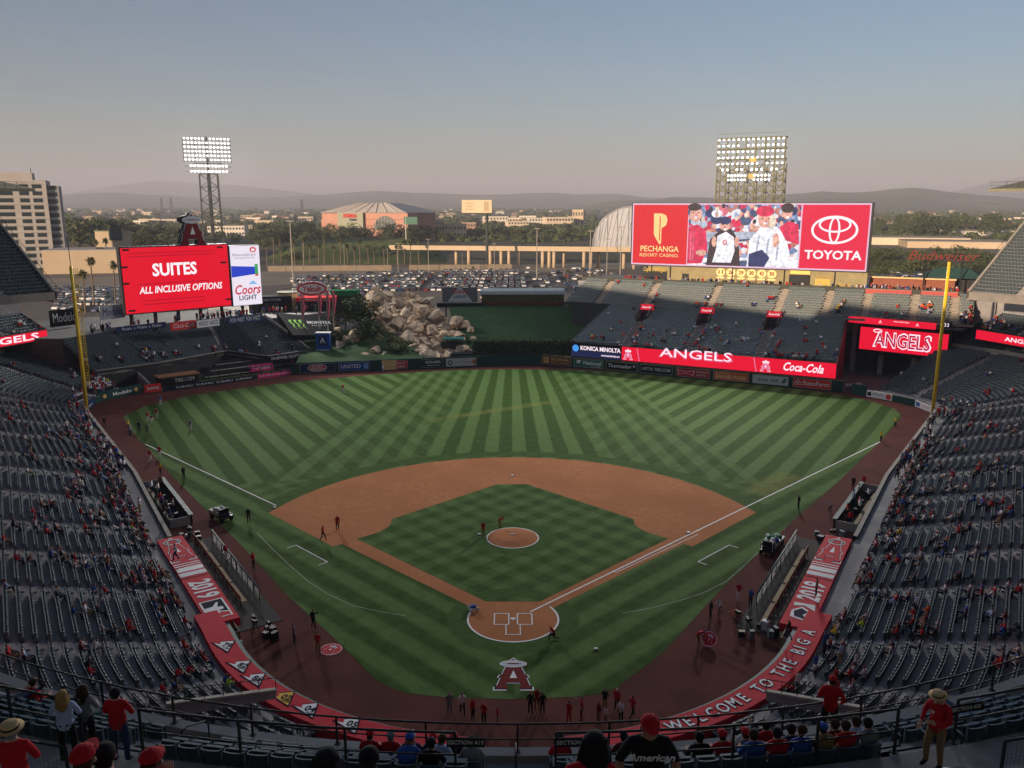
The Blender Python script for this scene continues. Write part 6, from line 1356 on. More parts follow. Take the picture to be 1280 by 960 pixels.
for i, (x, y, a, px, py) in enumerate(vis):
    ci = rng.choices(range(8), CARW)[0]; mi_ = rng.choices((0, 1, 2), (5, 4, 1))[0]
    if i < 296:
        me, nm = CARM[mi_]; o = link('parked_car', me); o.location = (x, y, GZ+.06); o.rotation_euler.z = a; o.material_slots[0].link = 'OBJECT'; o.material_slots[0].material = CARC[ci]
        where = 'left of the red screen' if px < 200 else 'beside the big right screen' if px > 1000 else 'in the lot left of the rocks' if px < 480 else 'in the lot beyond the rocks' if px < 600 else 'in the lot behind the green slope'
        tag(o, f'{CARN[ci]} {nm} parked {where}', 'pickup' if mi_ == 2 else 'car', CG)
    else: X_.setdefault((ci, mi_), []).append(xf(x, y, GZ+.06, a))
allm = MB(); mlist = CARC + [CGL, TYRE, CLT]
for (ci, mi_), T_ in X_.items():
    src = (sedan, suv, pick)[mi_]
    for q in T_:
        m4 = np.array(q); V_ = [tuple(m4[:3, :3] @ np.array(v) + m4[:3, 3]) for v in src.v]; k0 = len(allm.v); allm.v += V_; allm.f += [tuple(i+k0 for i in f) for f in src.f]; allm.m += [ci if m == 0 else 7+m for m in src.m]
if allm.v: tag(allm.build('distant_cars', mlist), 'cars in the far rows of the parking lot', 'cars', kind='stuff')
# ---- town buildings and trees
BM = [M('town '+n_, c_, .9, .06, .05) for n_, c_ in (('cream', (.66, .53, .38)), ('white', (.74, .66, .55)), ('tan', (.52, .40, .27)), ('grey', (.34, .31, .28)), ('brick', (.34, .20, .14)))]; BN = ('cream', 'white', 'tan', 'grey', 'brick')
RM = M('town roof', (.42, .35, .27), .9, .1, .05); RT = M('tile roof', (.30, .15, .09), .9, .1, .05)
def town_building(px, py, wpx, hpx, mi_, label, group='low buildings of the town', pitched=False):
    c = BG(px, py); k = (c.y+65)/FPX; t = thing('town_building', label, 'building', (c.x, c.y, GZ), rng.uniform(-.35, .35), group); w_, h_, dp = wpx*k, hpx*k, wpx*k*rng.uniform(.4, .8)
    MB().box((0, dp/2, h_/2), (w_, dp, h_)).build('wall', BM[mi_], t)
    if pitched: MB().add([(-w_/2-.5, -.5, h_), (w_/2+.5, -.5, h_), (w_/2+.5, dp+.5, h_), (-w_/2-.5, dp+.5, h_), (-w_/2, dp/2, h_*1.4), (w_/2, dp/2, h_*1.4)], [(0, 1, 5, 4), (1, 2, 5), (2, 3, 4, 5), (3, 0, 4)]).build('roof', RT, t)
    else: MB().box((0, dp/2, h_+.2), (w_*1.01, dp*1.01, .5)).build('roof', RM, t)
    if 9 < wpx < 60:
        n_ = max(2, int(wpx/3.5)); st_ = 2 if hpx > 7 else 1; wm = MB().box((0, 0, 0), (w_/n_*.55, .3, h_/st_*.42)).mesh('window', [GLS])
        for i in range(n_):
            for j in range(st_): o = link('window', wm, t); o.location = (-w_/2+w_*(i+.5)/n_, -.05, h_*(j+.5)/st_)
    return t
WH = [(1150, 307, 110, 9, 0, 'long cream warehouse on the right with flat roof'), (1200, 311, 120, 8, 2, 'long tan warehouse nearest the right stand'), (1240, 295, 70, 6, 1, 'white warehouse behind the pines on the right'), (1110, 304, 44, 7, 3, 'grey warehouse just right of the big screen'),
      (283, 295, 44, 12, 1, 'white two storey building right of the left light tower'), (300, 290, 30, 8, 0, 'cream building beside the left light tower'), (700, 284, 34, 12, 0, 'cream apartment block left of the silver hall'), (722, 283, 14, 20, 2, 'slim tan tower block left of the silver hall'), (672, 282, 22, 9, 1, 'white apartment block right of the billboard'),
      (648, 286, 26, 9, 0, 'cream apartments under the billboard'), (560, 298, 44, 17, 0, 'cream hotel right of the arena'), (548, 296, 14, 20, 2, 'tan hotel tower right of the arena'), (620, 281, 30, 10, 1, 'white hall beside the billboard panel'), (586, 291, 18, 12, 4, 'brick red block left of the billboard post'), (660, 277, 20, 7, 1, 'white block far behind the billboard'), (110, 283, 22, 6, 1, 'white house roof among trees left'), (98, 295, 20, 8, 4, 'brick houses beside the office tower'), (187, 279, 26, 5, 0, 'cream hall by the distant road'), (330, 282, 26, 6, 2, 'tan building between light tower and arena'), (350, 275, 22, 5, 1, 'white building far left of the arena')]
for a in WH: town_building(*a)
used = [(a[0], a[1]) for a in WH]
for i in range(190):
    px = rng.uniform(85, 1285); py = 263 + 19*rng.random()**1.6
    if 395 < px < 545 or (785 < px < 1090) or (735 < px < 800 and py > 268): continue
    mi_ = rng.choices(range(5), (5, 5, 3, 2, 1))[0]; w_ = rng.uniform(5, 20)*(py-256)/18
    pt = rng.random() < .3; town_building(px, py, w_, rng.uniform(2.2, 5.2)*((py-256)/20)**.6, mi_, f'{BN[mi_]} {"tile roofed" if pt else "flat roofed"} low building in the hazy town '+('left of the arena' if px < 400 else 'right of the arena' if px < 790 else 'right of the big screen'), pitched=pt)
tree_n = 0
def pxtree(kind, px, py, hpx, label, group, wide=1.0, sep=True):
    c = BG(px, py); k = (c.y+65)/FPX; return tree(kind, c.x, c.y, GZ, hpx*k, label, group, wide, sep)
for px, py, h_, kd in [(92+i*7+rng.uniform(-2, 2), 311-rng.random()*8, 26+rng.random()*10, 'round') for i in range(8)] + [(rng.uniform(88, 150), 300, 20, 'round') for i in range(10)] + [(rng.uniform(165, 235), 311-rng.random()*9, 14+rng.random()*8, rng.choice(('round', 'sparse'))) for _ in range(18)]: pxtree(kd, px, py, h_, 'leafy green tree behind the tan building at the left' if px < 155 else 'green tree in the belt left of the light tower', 'trees left of the light tower', 1.2)
for i in range(34): px = rng.uniform(402, 540); pxtree(rng.choice(('round', 'pine', 'round')), px, 304-rng.random()*4, 11+rng.random()*13*(1 if 440 < px < 510 else .6), 'dark tree in front of the arena walls', 'trees around the arena', 1.0)
for i in range(30): px = rng.uniform(322, 404); pxtree(rng.choice(('round', 'sparse', 'pine')), px, 312-rng.random()*14, 9+rng.random()*12, 'tree in the dark belt left of the arena', 'trees left of the arena', 1.2)
for i in range(44): px = 352+200*rng.random()**1.4; pxtree('bush', px, 328-(px-350)*.02-rng.random()*15, 5+rng.random()*7, 'dark shrub on the green bank below the arena', 'shrubs on the green bank', 1.4, False)
for i in range(40): px = rng.uniform(1096, 1256); pxtree(rng.choice(('tall', 'pine', 'tall', 'round')), px, 297-rng.random()*14, 10+rng.random()*13, 'dark conifer in the belt right of the big screen', 'conifers right of the big screen', .95)
for i in range(46): px = rng.uniform(1086, 1250); pxtree('bush', px, 346-rng.random()*26, 9+rng.random()*8, 'olive brush on the bank right of the big screen', 'brush right of the big screen', 1.5, False)
for i in range(22): px = rng.uniform(520, 745); pxtree(rng.choice(('round', 'sparse')), px, 303-rng.random()*10, 6+rng.random()*7, 'tree between the arena and the overpass', 'trees beyond the overpass', 1.2)
for px, py, s_, k in ((118, 384, 1.25, 1), (107, 392, 1.2, 0), (145, 384, 1.15, 1), (122, 341, 1.25, 1), (131, 340, 1.1, 0), (135, 341, 1.3, 1), (127, 340, 1.3, 2), (410, 372, .75, 0), (523, 366, .6, 2), (556, 360, .6, 2), (487, 360, .6, 2), (710, 356, .7, 2), (592, 352, .6, 0)):
    c = BG(px, py); palm(c.x, c.y, GZ, 'tall palm against the tan building' if py < 345 else 'tall palm in the lot beside the red screen' if px < 200 else 'single palm among the parked cars', 'palms', k, s_)
for i in range(22): px = 335+i*9+rng.uniform(-2, 2); c = BG(px, 333-rng.random()*4); palm(c.x, c.y, GZ, 'slim palm in the row at the foot of the green bank', 'palms along the green bank', None, 1.0+rng.random()*.35)
for i in range(14): px = rng.uniform(1100, 1270); c = BG(px, 290); palm(c.x, c.y, GZ, 'slim palm rising above the warehouses on the right', 'palms on the right', None, 1.3)
# far woodland between the houses: one mass
fm = MB(); ws = []
for i in range(2400):
    px = rng.uniform(60, 1300); py = 259.5 + 29*rng.random()**1.7
    c = BG(px, py); k = (c.y+65)/FPX; ws.append(xf(c.x, c.y, GZ, rng.random()*6, k*(2.2+3.2*rng.random())*((py-256)/20)**.35))
for i in range(650):
    px = rng.choice((rng.uniform(150, 400), rng.uniform(548, 745), rng.uniform(1090, 1290))); py = 283+20*rng.random()
    c = BG(px, py); k = (c.y+65)/FPX; ws.append(xf(c.x, c.y, GZ, rng.random()*6, k*(3+4*rng.random())))
bb = MB(); bb.ball((0, 0, .45), (.95, .95, .5), 0, 6, 4, jit=.5); bb.ball((.7, .2, .3), (.6, .7, .36), 1, 6, 3, jit=.5)
for q in range(40): 
    a_ = rng.random()*6.28; e_ = rng.random()*1.4; p = Vector((math.cos(a_)*math.cos(e_)*.95, math.sin(a_)*math.cos(e_)*.95, .45+math.sin(e_)*.5)); u = Vector((rng.gauss(0, .16), rng.gauss(0, .16), rng.gauss(0, .13))); v_ = u.cross(p).normalized()*.13; bb.quad(p-u-v_, p+u-v_, p+u+v_, p-u+v_, rng.randrange(3))
o = link('distant_woodland', tile('distant_woodland', bb, [FOL[1], FOL[0], FOL[2]], np.array(ws))); tag(o, 'hazy woodland spreading between the houses of the town', 'woodland', kind='stuff')
hs = []; 
for i in range(1600):
    px = rng.uniform(90, 1290); py = 257.2+8*rng.random()**1.5; c = BG(px, py); k = (c.y+65)/FPX; hs.append(xf(c.x, c.y, GZ, rng.random()*3, k*(.7+.9*rng.random())))
hb_ = MB(); hb_.box((0, 0, .35), (2.6, 1.3, .7), 0); hb_.box((0, 0, .74), (2.7, 1.4, .1), 1); o = link('distant_houses', tile('distant_houses', hb_, [BM[1], RM], np.array(hs))); tag(o, 'tiny pale houses scattered over the hazy plain', 'houses', kind='stuff')
# ---------------------------------------------------------------- dugouts, red banner strips, wells, bullpen, vehicles
PADG = M('rail padding', S(92, 112, 108), .6, .1, 2); WOOD = M('bench wood', (.30, .22, .13), .8, .2, 2); PIT = M('dugout floor', (.05, .045, .04), .9, .2, 1)
def mlb_mark(t, x, y, w_, h_, rot):
    c, s = math.cos(rot), math.sin(rot); T = lambda P: [(x+a*c-b*s, y+a*s+b*c) for a, b in P]
    flat(t, 'mark_border', T(rect(-w_/2, -h_/2, w_/2, h_/2)), PWHITE, .02); flat(t, 'mark_navy', T([(-w_*.46, -h_*.42), (w_*.02, -h_*.42), (w_*.25, h_*.42), (-w_*.46, h_*.42)]), NAVY, .026); flat(t, 'mark_red', T([(w_*.1, -h_*.42), (w_*.46, -h_*.42), (w_*.46, h_*.42), (w_*.3, h_*.42)]), RED, .026)
    flat(t, 'mark_figure', T([(-w_*.1, -h_*.42), (w_*.22, -h_*.42), (w_*.16, -h_*.1), (w_*.3, h_*.06), (w_*.12, h_*.1), (w_*.1, h_*.3), (-w_*.04, h_*.3), (-w_*.06, h_*.1), (-w_*.3, h_*.22), (-w_*.32, h_*.16), (-w_*.12, -h_*.08)]), PWHITE, .032)
for side in (1, -1):
    if side > 0: A, B = Vector((22.0, -2.4)), Vector((32.9, 16.3)); lb = 'right'
    else: A, B = Vector((-34.6, 16.2)), Vector((-22.9, -1.4)); lb = 'left'
    u = (B-A).normalized(); L = (B-A).length; inw = Vector((-u.y, u.x)); o_ = A - inw*2.55
    t = thing('dugout', f'sunken dugout with red printed roof along the {"first" if side > 0 else "third"} base seats', 'dugout', mat=frame((*o_, .0), (*u, 0), (*inw, 0)))
    MB().box((L/2, 1.25, .72), (L, 2.5, .75)).build('roof', BRED, t)
    MB().box((L/2, 3.6, .02), (L+1, 4.6, .04)).build('pit_floor', PIT, t); MB().box((L/2, .5, .2), (L, .3, .5)).build('back_wall', DARK, t)
    pr = thing('roof_print', None, None); pr.parent = t; pr.location = (0, 0, 1.095); del pr
    rp = t.children[-1]
    X = (lambda f: f*L) if side > 0 else (lambda f: (1-f)*L); rt = -PI/2 if side > 0 else PI/2
    team_letter(rp, (X(.69), 1.22), 6.2, (PWHITE, NAVY, BRED, NAVY), .02, .006, rt, .40)
    for a, b, m_ in ((.50, .54, SILVER), (.555, .60, P_GREY), (.615, .625, PWHITE), (.64, .648, PWHITE), (.475, .48, NAVY)): flat(rp, 'stripe', rect(min(X(a), X(b)), .05, max(X(a), X(b)), 2.45), m_, .02)
    text(rp, '2019', PWHITE, (X(.335), 1.2), 2.6, .022, bold=.03, fit=4.0)
    if side < 0: mlb_mark(rp, X(.125), 1.2, 3.6, 2.0, 0)
    else:
        flat(rp, 'mark', [(1.2, .4), (2.4, .9), (3.0, .4), (3.8, 1.4), (2.8, 2.1), (1.6, 2.0)], PWHITE, .02); flat(rp, 'mark_navy', [(1.5, .6), (2.3, 1.1), (3.0, .8), (3.5, 1.4), (2.7, 1.9), (1.8, 1.7)], NAVY, .026); flat(rp, 'mark_tail', [(3.4, .3), (4.6, .5), (4.4, 2.2), (3.7, 2.1), (4.1, 1.3)], P_GREY, .026)
    for a, b in ((.62, .82), (.42, .60), (.22, .40), (.02, .20)):   # bench backs
        x0, x1 = L*a, L*b; MB().box(((x0+x1)/2, 3.55, .95), (x1-x0, .06, .5)).build('bench_back', WOOD, t); MB().box(((x0+x1)/2, 3.9, .5), (x1-x0, .5, .06)).build('bench_seat', WOOD, t)
        for k in range(4): MB().box((x0+(x1-x0)*k/3, 3.6, .4), (.07, .07, 1.2)).build('bench_leg', STEEL, t)
        for k in range(6): MB().box((x0+(x1-x0)*(k+.5)/6, 3.52, .97), (.3, .02, .3)).build('back_cutout', DARK, t)
    fx0, fx1 = (.20, .98) if side > 0 else (.02, .80)
    MB().tube([(L*fx0, 5.4, 1.15), (L*fx1, 5.4, 1.15)], .09, 7).build('padded_rail', PADG, t, True)
    for k in range(10): x = L*(fx0+(fx1-fx0)*k/9); MB().box((x, 5.4, .55), (.07, .07, 1.1)).build('rail_post', STEEL, t)
    nt_ = MB()
    for k in range(7): nt_.beam((L*fx0, 5.4, .12+k*.14), (L*fx1, 5.4, .12+k*.14), .018, .018)
    nt_.build('rail_net', STEEL, t)
    xe = 0 if side > 0 else L; sg = -1 if side > 0 else 1
    b = MB(); b.box((xe+sg*1.0, 1.9, .45), (1.9, .08, .9)); b.box((xe+sg*1.0, .1, .45), (1.9, .08, .9)); b.box((xe+sg*1.9, 1.0, .45), (.08, 1.8, .9)); b.build('stair_box', WOOD, t)
    MB().box((xe+sg*1.0, 1.0, .05), (1.8, 1.7, .08)).build('stair_floor', PIT, t)
    # red strip behind the plate
    P = Path(arc_pts(0, 8.1, 26.2, R(-84), math.atan2(-6-8.1, 22), 20) + [(24.0, -2.9), (25.5, -.6)]); P = P if side > 0 else mirror(P); sA_ = 0; sB_ = next(s for s, p in zip(P.s, P.p) if p.y > -3.4)
    t = thing('banner_strip', 'curved red strip with white lettering behind the plate on the right' if side > 0 else 'curved red strip with white pennants behind the plate on the left', 'banner')
    i0 = 0; i1 = P.s.index(sB_)+2
    mb = MB(); Fo, Fi = P.off(-.35)[i0:i1], P.off(1.55)[i0:i1]; ribbon(mb, Fo, Fi, 1.22, 1.25, 0); ribbon(mb, Fo, Fo, .95, 1.22, 0); ribbon(mb, Fi, Fi, .4, 1.25, 0); mb.build('red_top', BRED, t)
    mb = MB(); Fp = P.off(-.75)[i0:i1]; ribbon(mb, Fp, Fp, 0, .95, 0); ribbon(mb, Fp, Fo, .95, .95, 1); mb.build('padded_wall', [DARK, PADG], t)
    if side > 0:
        body = 'WELCOME TO THE BIG A'; s = sB_-1.3
        for ch in body[::-1]:
            if ch != ' ':
                p, n = P.at(s, .6)
                for mt_, bo, dz in ((NAVY, .05, 0), (PWHITE, .015, .006)):
                    me = text_mesh(ch, 1.42, bold=bo); me.transform(Matrix.Diagonal((.82, 1, 1, 1))); me.materials.append(mt_); o = link('letter', me, t); o.matrix_world = frame((p.x, p.y, 1.262+dz), (-n.y, n.x, 0), (-n.x, -n.y, 0))
            s -= 1.02 if ch not in 'I ' else .72
    else:
        YP = M('pennant yellow', S(220, 176, 60), .7, .05, 2)
        for i, ((px, py), yr) in enumerate(zip(((322, 795), (336, 816), (352, 838), (375, 863), (403, 883), (440, 902)), ('79', '82', '86', '02', '04', '05'))):
            g = gp(px, py, 1.25); k = min(range(len(P.p)), key=lambda k: (P.off(.6)[k]-Vector((g.x, g.y))).length); p, n = P.off(.6)[k], P.n[k]
            pn = link('pennant', None, t); pn.empty_display_size = .1; pn.matrix_world = frame((p.x, p.y, 1.27), (n.y*1-.55*n.x, -n.x*1-.55*n.y, 0), (0, 0, 1)) if False else frame((p.x, p.y, 1.268), Vector((-n.y, n.x, 0))*-1 + Vector((-n.x, -n.y, 0))*.55 if False else Vector((1, -.12, 0)), (0, 1, 0))
            flat(pn, 'border', [(-1.35, .42), (.5, .95), (.75, -.95)][::-1], NAVY, .0); flat(pn, 'field', [(-1.12, .38), (.42, .82), (.62, -.75)][::-1], YP if yr == '02' else PWHITE, .006); flat(pn, 'crest', [(-1.3, .42), (-.55, .63), (-.45, .2)][::-1], RED, .012); text(pn, yr, NAVY, (.18, .1), .8, .012, bold=.03, rot=-.25)
            text(pn, 'AMERICAN LEAGUE' if yr != '02' else 'WORLD CHAMPIONS', NAVY, (.28, -.32), .16, .012, rot=-.25, fit=.6)
# camera wells beside the dugouts
def well(P0, P1, lbl, wdt=2.4):
    a, b = Vector(P0), Vector(P1); u = (b-a).normalized(); L = (b-a).length
    t = thing('camera_well', lbl, 'camera well', mat=frame((*a, 0), (*u, 0), (-u.y, u.x, 0)))
    MB().box((L/2, wdt/2, .03), (L, wdt, .05)).build('floor', PIT, t)
    for nm, c, d, m_ in (('front_wall', (L/2, wdt, .55), (L, .25, 1.1), DARK), ('front_coping', (L/2, wdt, 1.13), (L+.2, .5, .08), PADG), ('end_wall', (0, wdt/2, .5), (.15, wdt-.3, 1.0), CONC2), ('end_wall', (L, wdt/2, .5), (.15, wdt-.3, 1.0), CONC2), ('bench', (L/2, .5, .45), (L*.8, .4, .06), WOOD)): MB().box(c, d).build(nm, m_, t)
    for k in range(4): MB().box((L*(.15+.23*k), wdt*.55, .4), (.4, .4, .75)).build('equipment_box', P_BLK if k % 2 else STEEL, t)
well((37.5, 19.3), (45.6, 31.6), 'grey coped camera well beyond the right dugout'); well((-46.4, 33.4), (-37.9, 20.6), 'grey coped camera well beyond the left dugout')
def gear_cluster(x, y, lbl, n_=9):
    t = thing('camera_gear', lbl, 'equipment', (x, y, 0)); r_ = random.Random(int(x*10))
    for i in range(n_):
        a, b = r_.uniform(-1.6, 1.6), r_.uniform(-1.3, 1.3); h_ = r_.uniform(.3, 1.0)
        if i % 3: MB().box((0, 0, h_/2), (r_.uniform(.3, .7), r_.uniform(.3, .6), h_), 0, rz=r_.random()*3).build('equipment_case', r_.choice((P_BLK, STEEL, P_GREY, PADG, DARK)), t).location = (a, b, 0)
        else:
            m_ = MB()
            for q in range(3): m_.beam((0, 0, 1.2), (.45*math.cos(q*2.1), .45*math.sin(q*2.1), 0), .04, .04)
            m_.box((0, 0, 1.3), (.22, .5, .24), 0, rz=r_.random()*3); m_.build('camera_tripod', P_BLK, t).location = (a, b, 0)
gear_cluster(-21.0, -3.0, 'photographers\' cameras and cases at the near end of the left dugout'); gear_cluster(20.3, -1.9, 'photographers\' cameras and cases at the near end of the right dugout'); gear_cluster(-34.6, 17.4, 'black equipment heaped beyond the far end of the left dugout'); gear_cluster(34.0, 17.9, 'tan and black equipment heaped beyond the far end of the right dugout')
# bullpen
BF0, BF1 = Vector((-66.6, 88.9)), Vector((-46.5, 105.2)); bd = (BF1-BF0).normalized(); bn = Vector((-bd.y, bd.x))
t = thing('bullpen_fence', 'black framed bullpen fence with low sponsor panels in left field', 'fence', mat=frame((*BF0, 0), (*bd, 0))); L = (BF1-BF0).length
SUBP = M('fence panel blue', S(24, 34, 52), .6, .1, 2)
MB().box((L*.36, .5, 0), (L*.72, 1.0, .15)).build('blue_panel', SUBP, t); text(t, 'SUBARU  SUBARU  SUBARU  SUBARU', P_WHT, (L*.38, .5), .55, .08, fit=L*.58); MB().box((L*.86, .5, 0), (L*.28, .95, .15)).build('magenta_panel', P_MAG, t); text(t, 'BEST NETWORK FOR BASEBALL', P_WHT, (L*.86, .5), .4, .08, fit=L*.25)
for k in range(13): MB().box((L*k/12, 1.25, 0), (.16, 2.5, .16)).build('post', STEEL, t)
MB().box((L/2, 2.5, 0), (L, .14, .14)).build('top_rail', STEEL, t)
t = thing('red_panel', 'small red sponsor panel on the fence by the left corner gate', 'sign', mat=frame((*(BF0-bd*1.9), 1.0), (*bd, 0))); MB().box((0, 0, 0), (3, 1.5, .12)).build('panel', P_RED, t); text(t, 'StubHub', P_WHT, (0, 0), .8, .08, fit=2.2, bold=.02)
def bq(s, o): p = BF0 + bd*s + bn*o; return (p.x, p.y)
tag(MB().prism([bq(-2, .3), bq(L, .3), bq(L, 14), bq(-2, 9)], -.05, .05).build('bullpen_lawn', M('bullpen grass', (.06, .095, .03), .9, .15, .7)), kind='structure')
CLB = M('bullpen clay', (.34, .17, .085), .95, .15, 1)
for a, b, c, d in ((1, 3.5, .6, 1.9), (8, 10.5, .6, 2.2), (13, 24, 2.5, 4.2)): tag(MB().prism([bq(a, c), bq(b, c), bq(b, d), bq(a, d)], .05, .08).build('bullpen_clay', CLB), kind='structure')
t = thing('bullpen_box', 'low dark box with brown roof and tyre lettering inside the bullpen', 'shelter', mat=frame((*bq(4.2, 5.0), 0), (*bd, 0))); MB().box((0, 1.0, 0), (7.6, 2.0, 2.4)).build('wall', P_BLK, t); MB().box((0, 2.05, 0), (8, .15, 3.2)).build('roof', CLB, t); text(t, 'TIRE.COM', P_WHT, (1, 1.1), 1.1, 1.24, fit=3.8, shear=.15)
for k in range(3):
    t = thing('bullpen_bench', ('lowest', 'middle', 'highest')[k]+' long bench row inside the bullpen', 'bench', mat=frame((*bq(16+k*1.5, 6+k*2.4), k*.7), (*bd, 0))); MB().box((0, .5, 0), (12-k, .1, .6)).build('seat', CONC2, t); MB().box((0, .9, -.4), (12-k, .5, .08)).build('backrest', STEEL, t); MB().box((0, -.1, -.6), (13-k, 1.2, .2)).build('base', DARK, t)
t = thing('corner_wall', 'sloping grey concrete wall between the left corner seats and the bullpen', 'wall'); a, b = gp(153, 452, 3.6), gp(186, 489, 0); d = Vector((b.x-a.x, b.y-a.y)).normalized(); q = Vector((-d.y, d.x))*.4
mb = MB(); A4 = [(a.x, a.y), (b.x, b.y), (b.x+q.x, b.y+q.y), (a.x+q.x, a.y+q.y)]; zt4 = [4.4, 1.6, 1.6, 4.4]; mb.add([(*p, 0) for p in A4]+[(*p, z) for p, z in zip(A4, zt4)], [(0, 1, 5, 4), (1, 2, 6, 5), (2, 3, 7, 6), (3, 0, 4, 7), (4, 5, 6, 7)]); mb.build('panel', M('grey wall concrete', (.22, .215, .21), .9, .2, .8), t)
# carts
def cart(loc, rz, lbl, green):
    t = thing('utility_cart', lbl, 'utility cart', (*loc, 0), rz)
    MB().box((0, 0, .55), (2.9, 1.4, .22)).build('chassis', STEEL, t); MB().box((-.45, 0, .85), (1.9, 1.45, .4)).build('load_bed', M('cart beige', (.40, .36, .28), .6, .1, 2), t)
    wm = MB().tube([(0, -.12, 0), (0, .12, 0)], .28, 10).mesh('wheel', [TYRE])
    for x in (-1, 1):
        for y in (-.6, .6): o = link('wheel', wm, t); o.location = (x, y, .28)
    s = MB(); s.box((.9, 0, .85), (.6, 1.2, .12)); s.box((.62, 0, 1.15), (.12, 1.2, .5)); s.build('seat', P_BLK, t); MB().tube([(1.25, .3, .7), (1.05, .3, 1.15)], .04, 5).build('steering_column', STEEL, t)
    r_ = random.Random(5)
    for k in range(7 if green else 4): MB().ball((0, 0, 0), (.28, .25, .2), 0, 8, 5).build('equipment_bag', r_.choice((P_GREY, P_WHT, P_BLK, P_GRN)) if green else r_.choice((P_GREY, P_TAN)), t, True).location = (-1.2+r_.random()*1.5, r_.uniform(-.5, .5), 1.15+r_.random()*.2)
    if green:
        mb = MB(); mb.box((-2.6, 0, .55), (1.9, 1.3, .15)); mb.beam((-1.5, 0, .5), (-1.9, 0, .5), .1, .1); mb.build('trailer', P_GREY, t); MB().ball((-2.6, 0, .8), (.85, .55, .25), 0, 10, 5, jit=.3).build('green_tarp', M('tarp green', (.03, .16, .08), .7, .2, 3), t)
        for x in (-3.3, 1.4):
            for y in (-.6, .6): MB().box((x, y, 1.0), (.06, .06, 1.1)).build('rack_post', P_GREY, t)
        for y in (-.62, .62): o = link('wheel', wm, t); o.location = (-2.6, y, .28)
cart(gp(962, 690)[:2], R(-122), 'grey field cart with trailer loaded with green tarp on the right track', True); cart(gp(277, 649)[:2], R(-40), 'small white cart parked on the left track', False)
o = thing('line_marker', 'small blue and white wheeled chalk marker beside the plate circle', 'chalk marker', (*gp(591.5, 763)[:2], 0), .4); o.scale = (.75, .75, .75); MB().box((0, 0, .5), (.6, .4, .35)).build('hopper', P_BLUE, o); MB().tube([(-.3, 0, .6), (-.8, 0, 1.0)], .03, 5).build('handle', P_WHT, o)
wm = MB().tube([(0, -.06, 0), (0, .06, 0)], .24, 10).mesh('wheel', [P_WHT])
for x in (-.35, .35):
    for y in (-.35, .35): q = link('wheel', wm, o); q.location = (x, y, .24)
o = thing('bat_stand', 'folded orange tripod stand lying on the right track', 'stand', (*gp(920, 768)[:2], 0)); m_ = MB()
for q in range(5): m_.beam((0, 0, .5), (.6*math.cos(q*1.26), .6*math.sin(q*1.26), 0), .07, .07)
m_.build('leg_frame', P_ORG, o)
for (px, py), lb in zip(((599.5, 668.5), (745, 812), (343, 635)), ('white bag lying on the grass left of the mound', 'white cloth lying on the grass right of the plate circle', 'small white drag lying by the left foul line')):
    MB_ = MB().ball((0, 0, .08), (.2, .16, .08), 0, 9, 5, jit=.2).build('cloth_bag', WHITE, None, True); MB_.location = (*gp(px, py)[:2], 0); tag(MB_, lb, 'bag')
# pale capped walls where the lower terraces end beside the seats behind the plate
for (p0, p1), lb in ((((207, 880, 4.6), (345, 862, 2.4)), 'pale capped wall with railing at the inner end of the left terraces'), (((1080, 885, 4.6), (958, 864, 2.4)), 'pale capped wall with railing at the inner end of the right terraces')):
    a, b = gp(*p0), gp(*p1); t = thing('end_wall', lb, 'wall'); mb = MB(); mb.add([(a.x, a.y, a.z-1.0), (b.x, b.y, b.z-.7), (b.x, b.y, b.z), (a.x, a.y, a.z)], [(0, 1, 2, 3)]); mb.beam(a, b, .35, .16, 1); mb.build('panel', [CONC, CONC2], t)
    d = (a-b); r_ = MB(); r_.tube([tuple(a+Vector((0, 0, .9))), tuple(b+Vector((0, 0, .9)))], .035, 5)
    for k in range(7): q = b+d*k/6; r_.tube([tuple(q), tuple(q+Vector((0, 0, .9)))], .03, 4)
    r_.build('railing', RAILP, t)
# ---------------------------------------------------------------- people
POSES = {}
def skel(**over):
    J = dict(pelvis=(0, 0, .95), belly=(0, .01, 1.12), chest=(0, 0, 1.33), neck=(0, .01, 1.49), head=(0, .03, 1.60), crown=(0, .02, 1.70))
    for s, n_ in ((-1, 'l'), (1, 'r')):
        J.update({n_+'sho': (s*.165, 0, 1.415), n_+'elb': (s*.25, -.03, 1.14), n_+'wri': (s*.24, .07, .92), n_+'han': (s*.23, .10, .84), n_+'hip': (s*.09, 0, .90), n_+'kne': (s*.11, .03, .49), n_+'ank': (s*.12, -.02, .09), n_+'toe': (s*.14, .13, .045)})
    J.update(over); return J
RAD = dict(pelvis=(.155, .115), belly=(.14, .11), chest=(.165, .12), neck=(.055, .058), head=(.082, .095), crown=(.062, .075), sho=(.068, .068), elb=(.05, .05), wri=(.034, .03), han=(.042, .022), hip=(.098, .1), kne=(.066, .068), ank=(.045, .05), toe=(.045, .035))
EDG = [('pelvis', 'belly', 2), ('belly', 'chest', 2), ('chest', 'neck', 2), ('neck', 'head', 0), ('head', 'crown', 0)]
for n_ in 'lr': EDG += [('chest', n_+'sho', 2), (n_+'sho', n_+'elb', 2), (n_+'elb', n_+'wri', 5), (n_+'wri', n_+'han', 0), ('pelvis', n_+'hip', 3), (n_+'hip', n_+'kne', 3), (n_+'kne', n_+'ank', 3), (n_+'ank', n_+'toe', 4)]
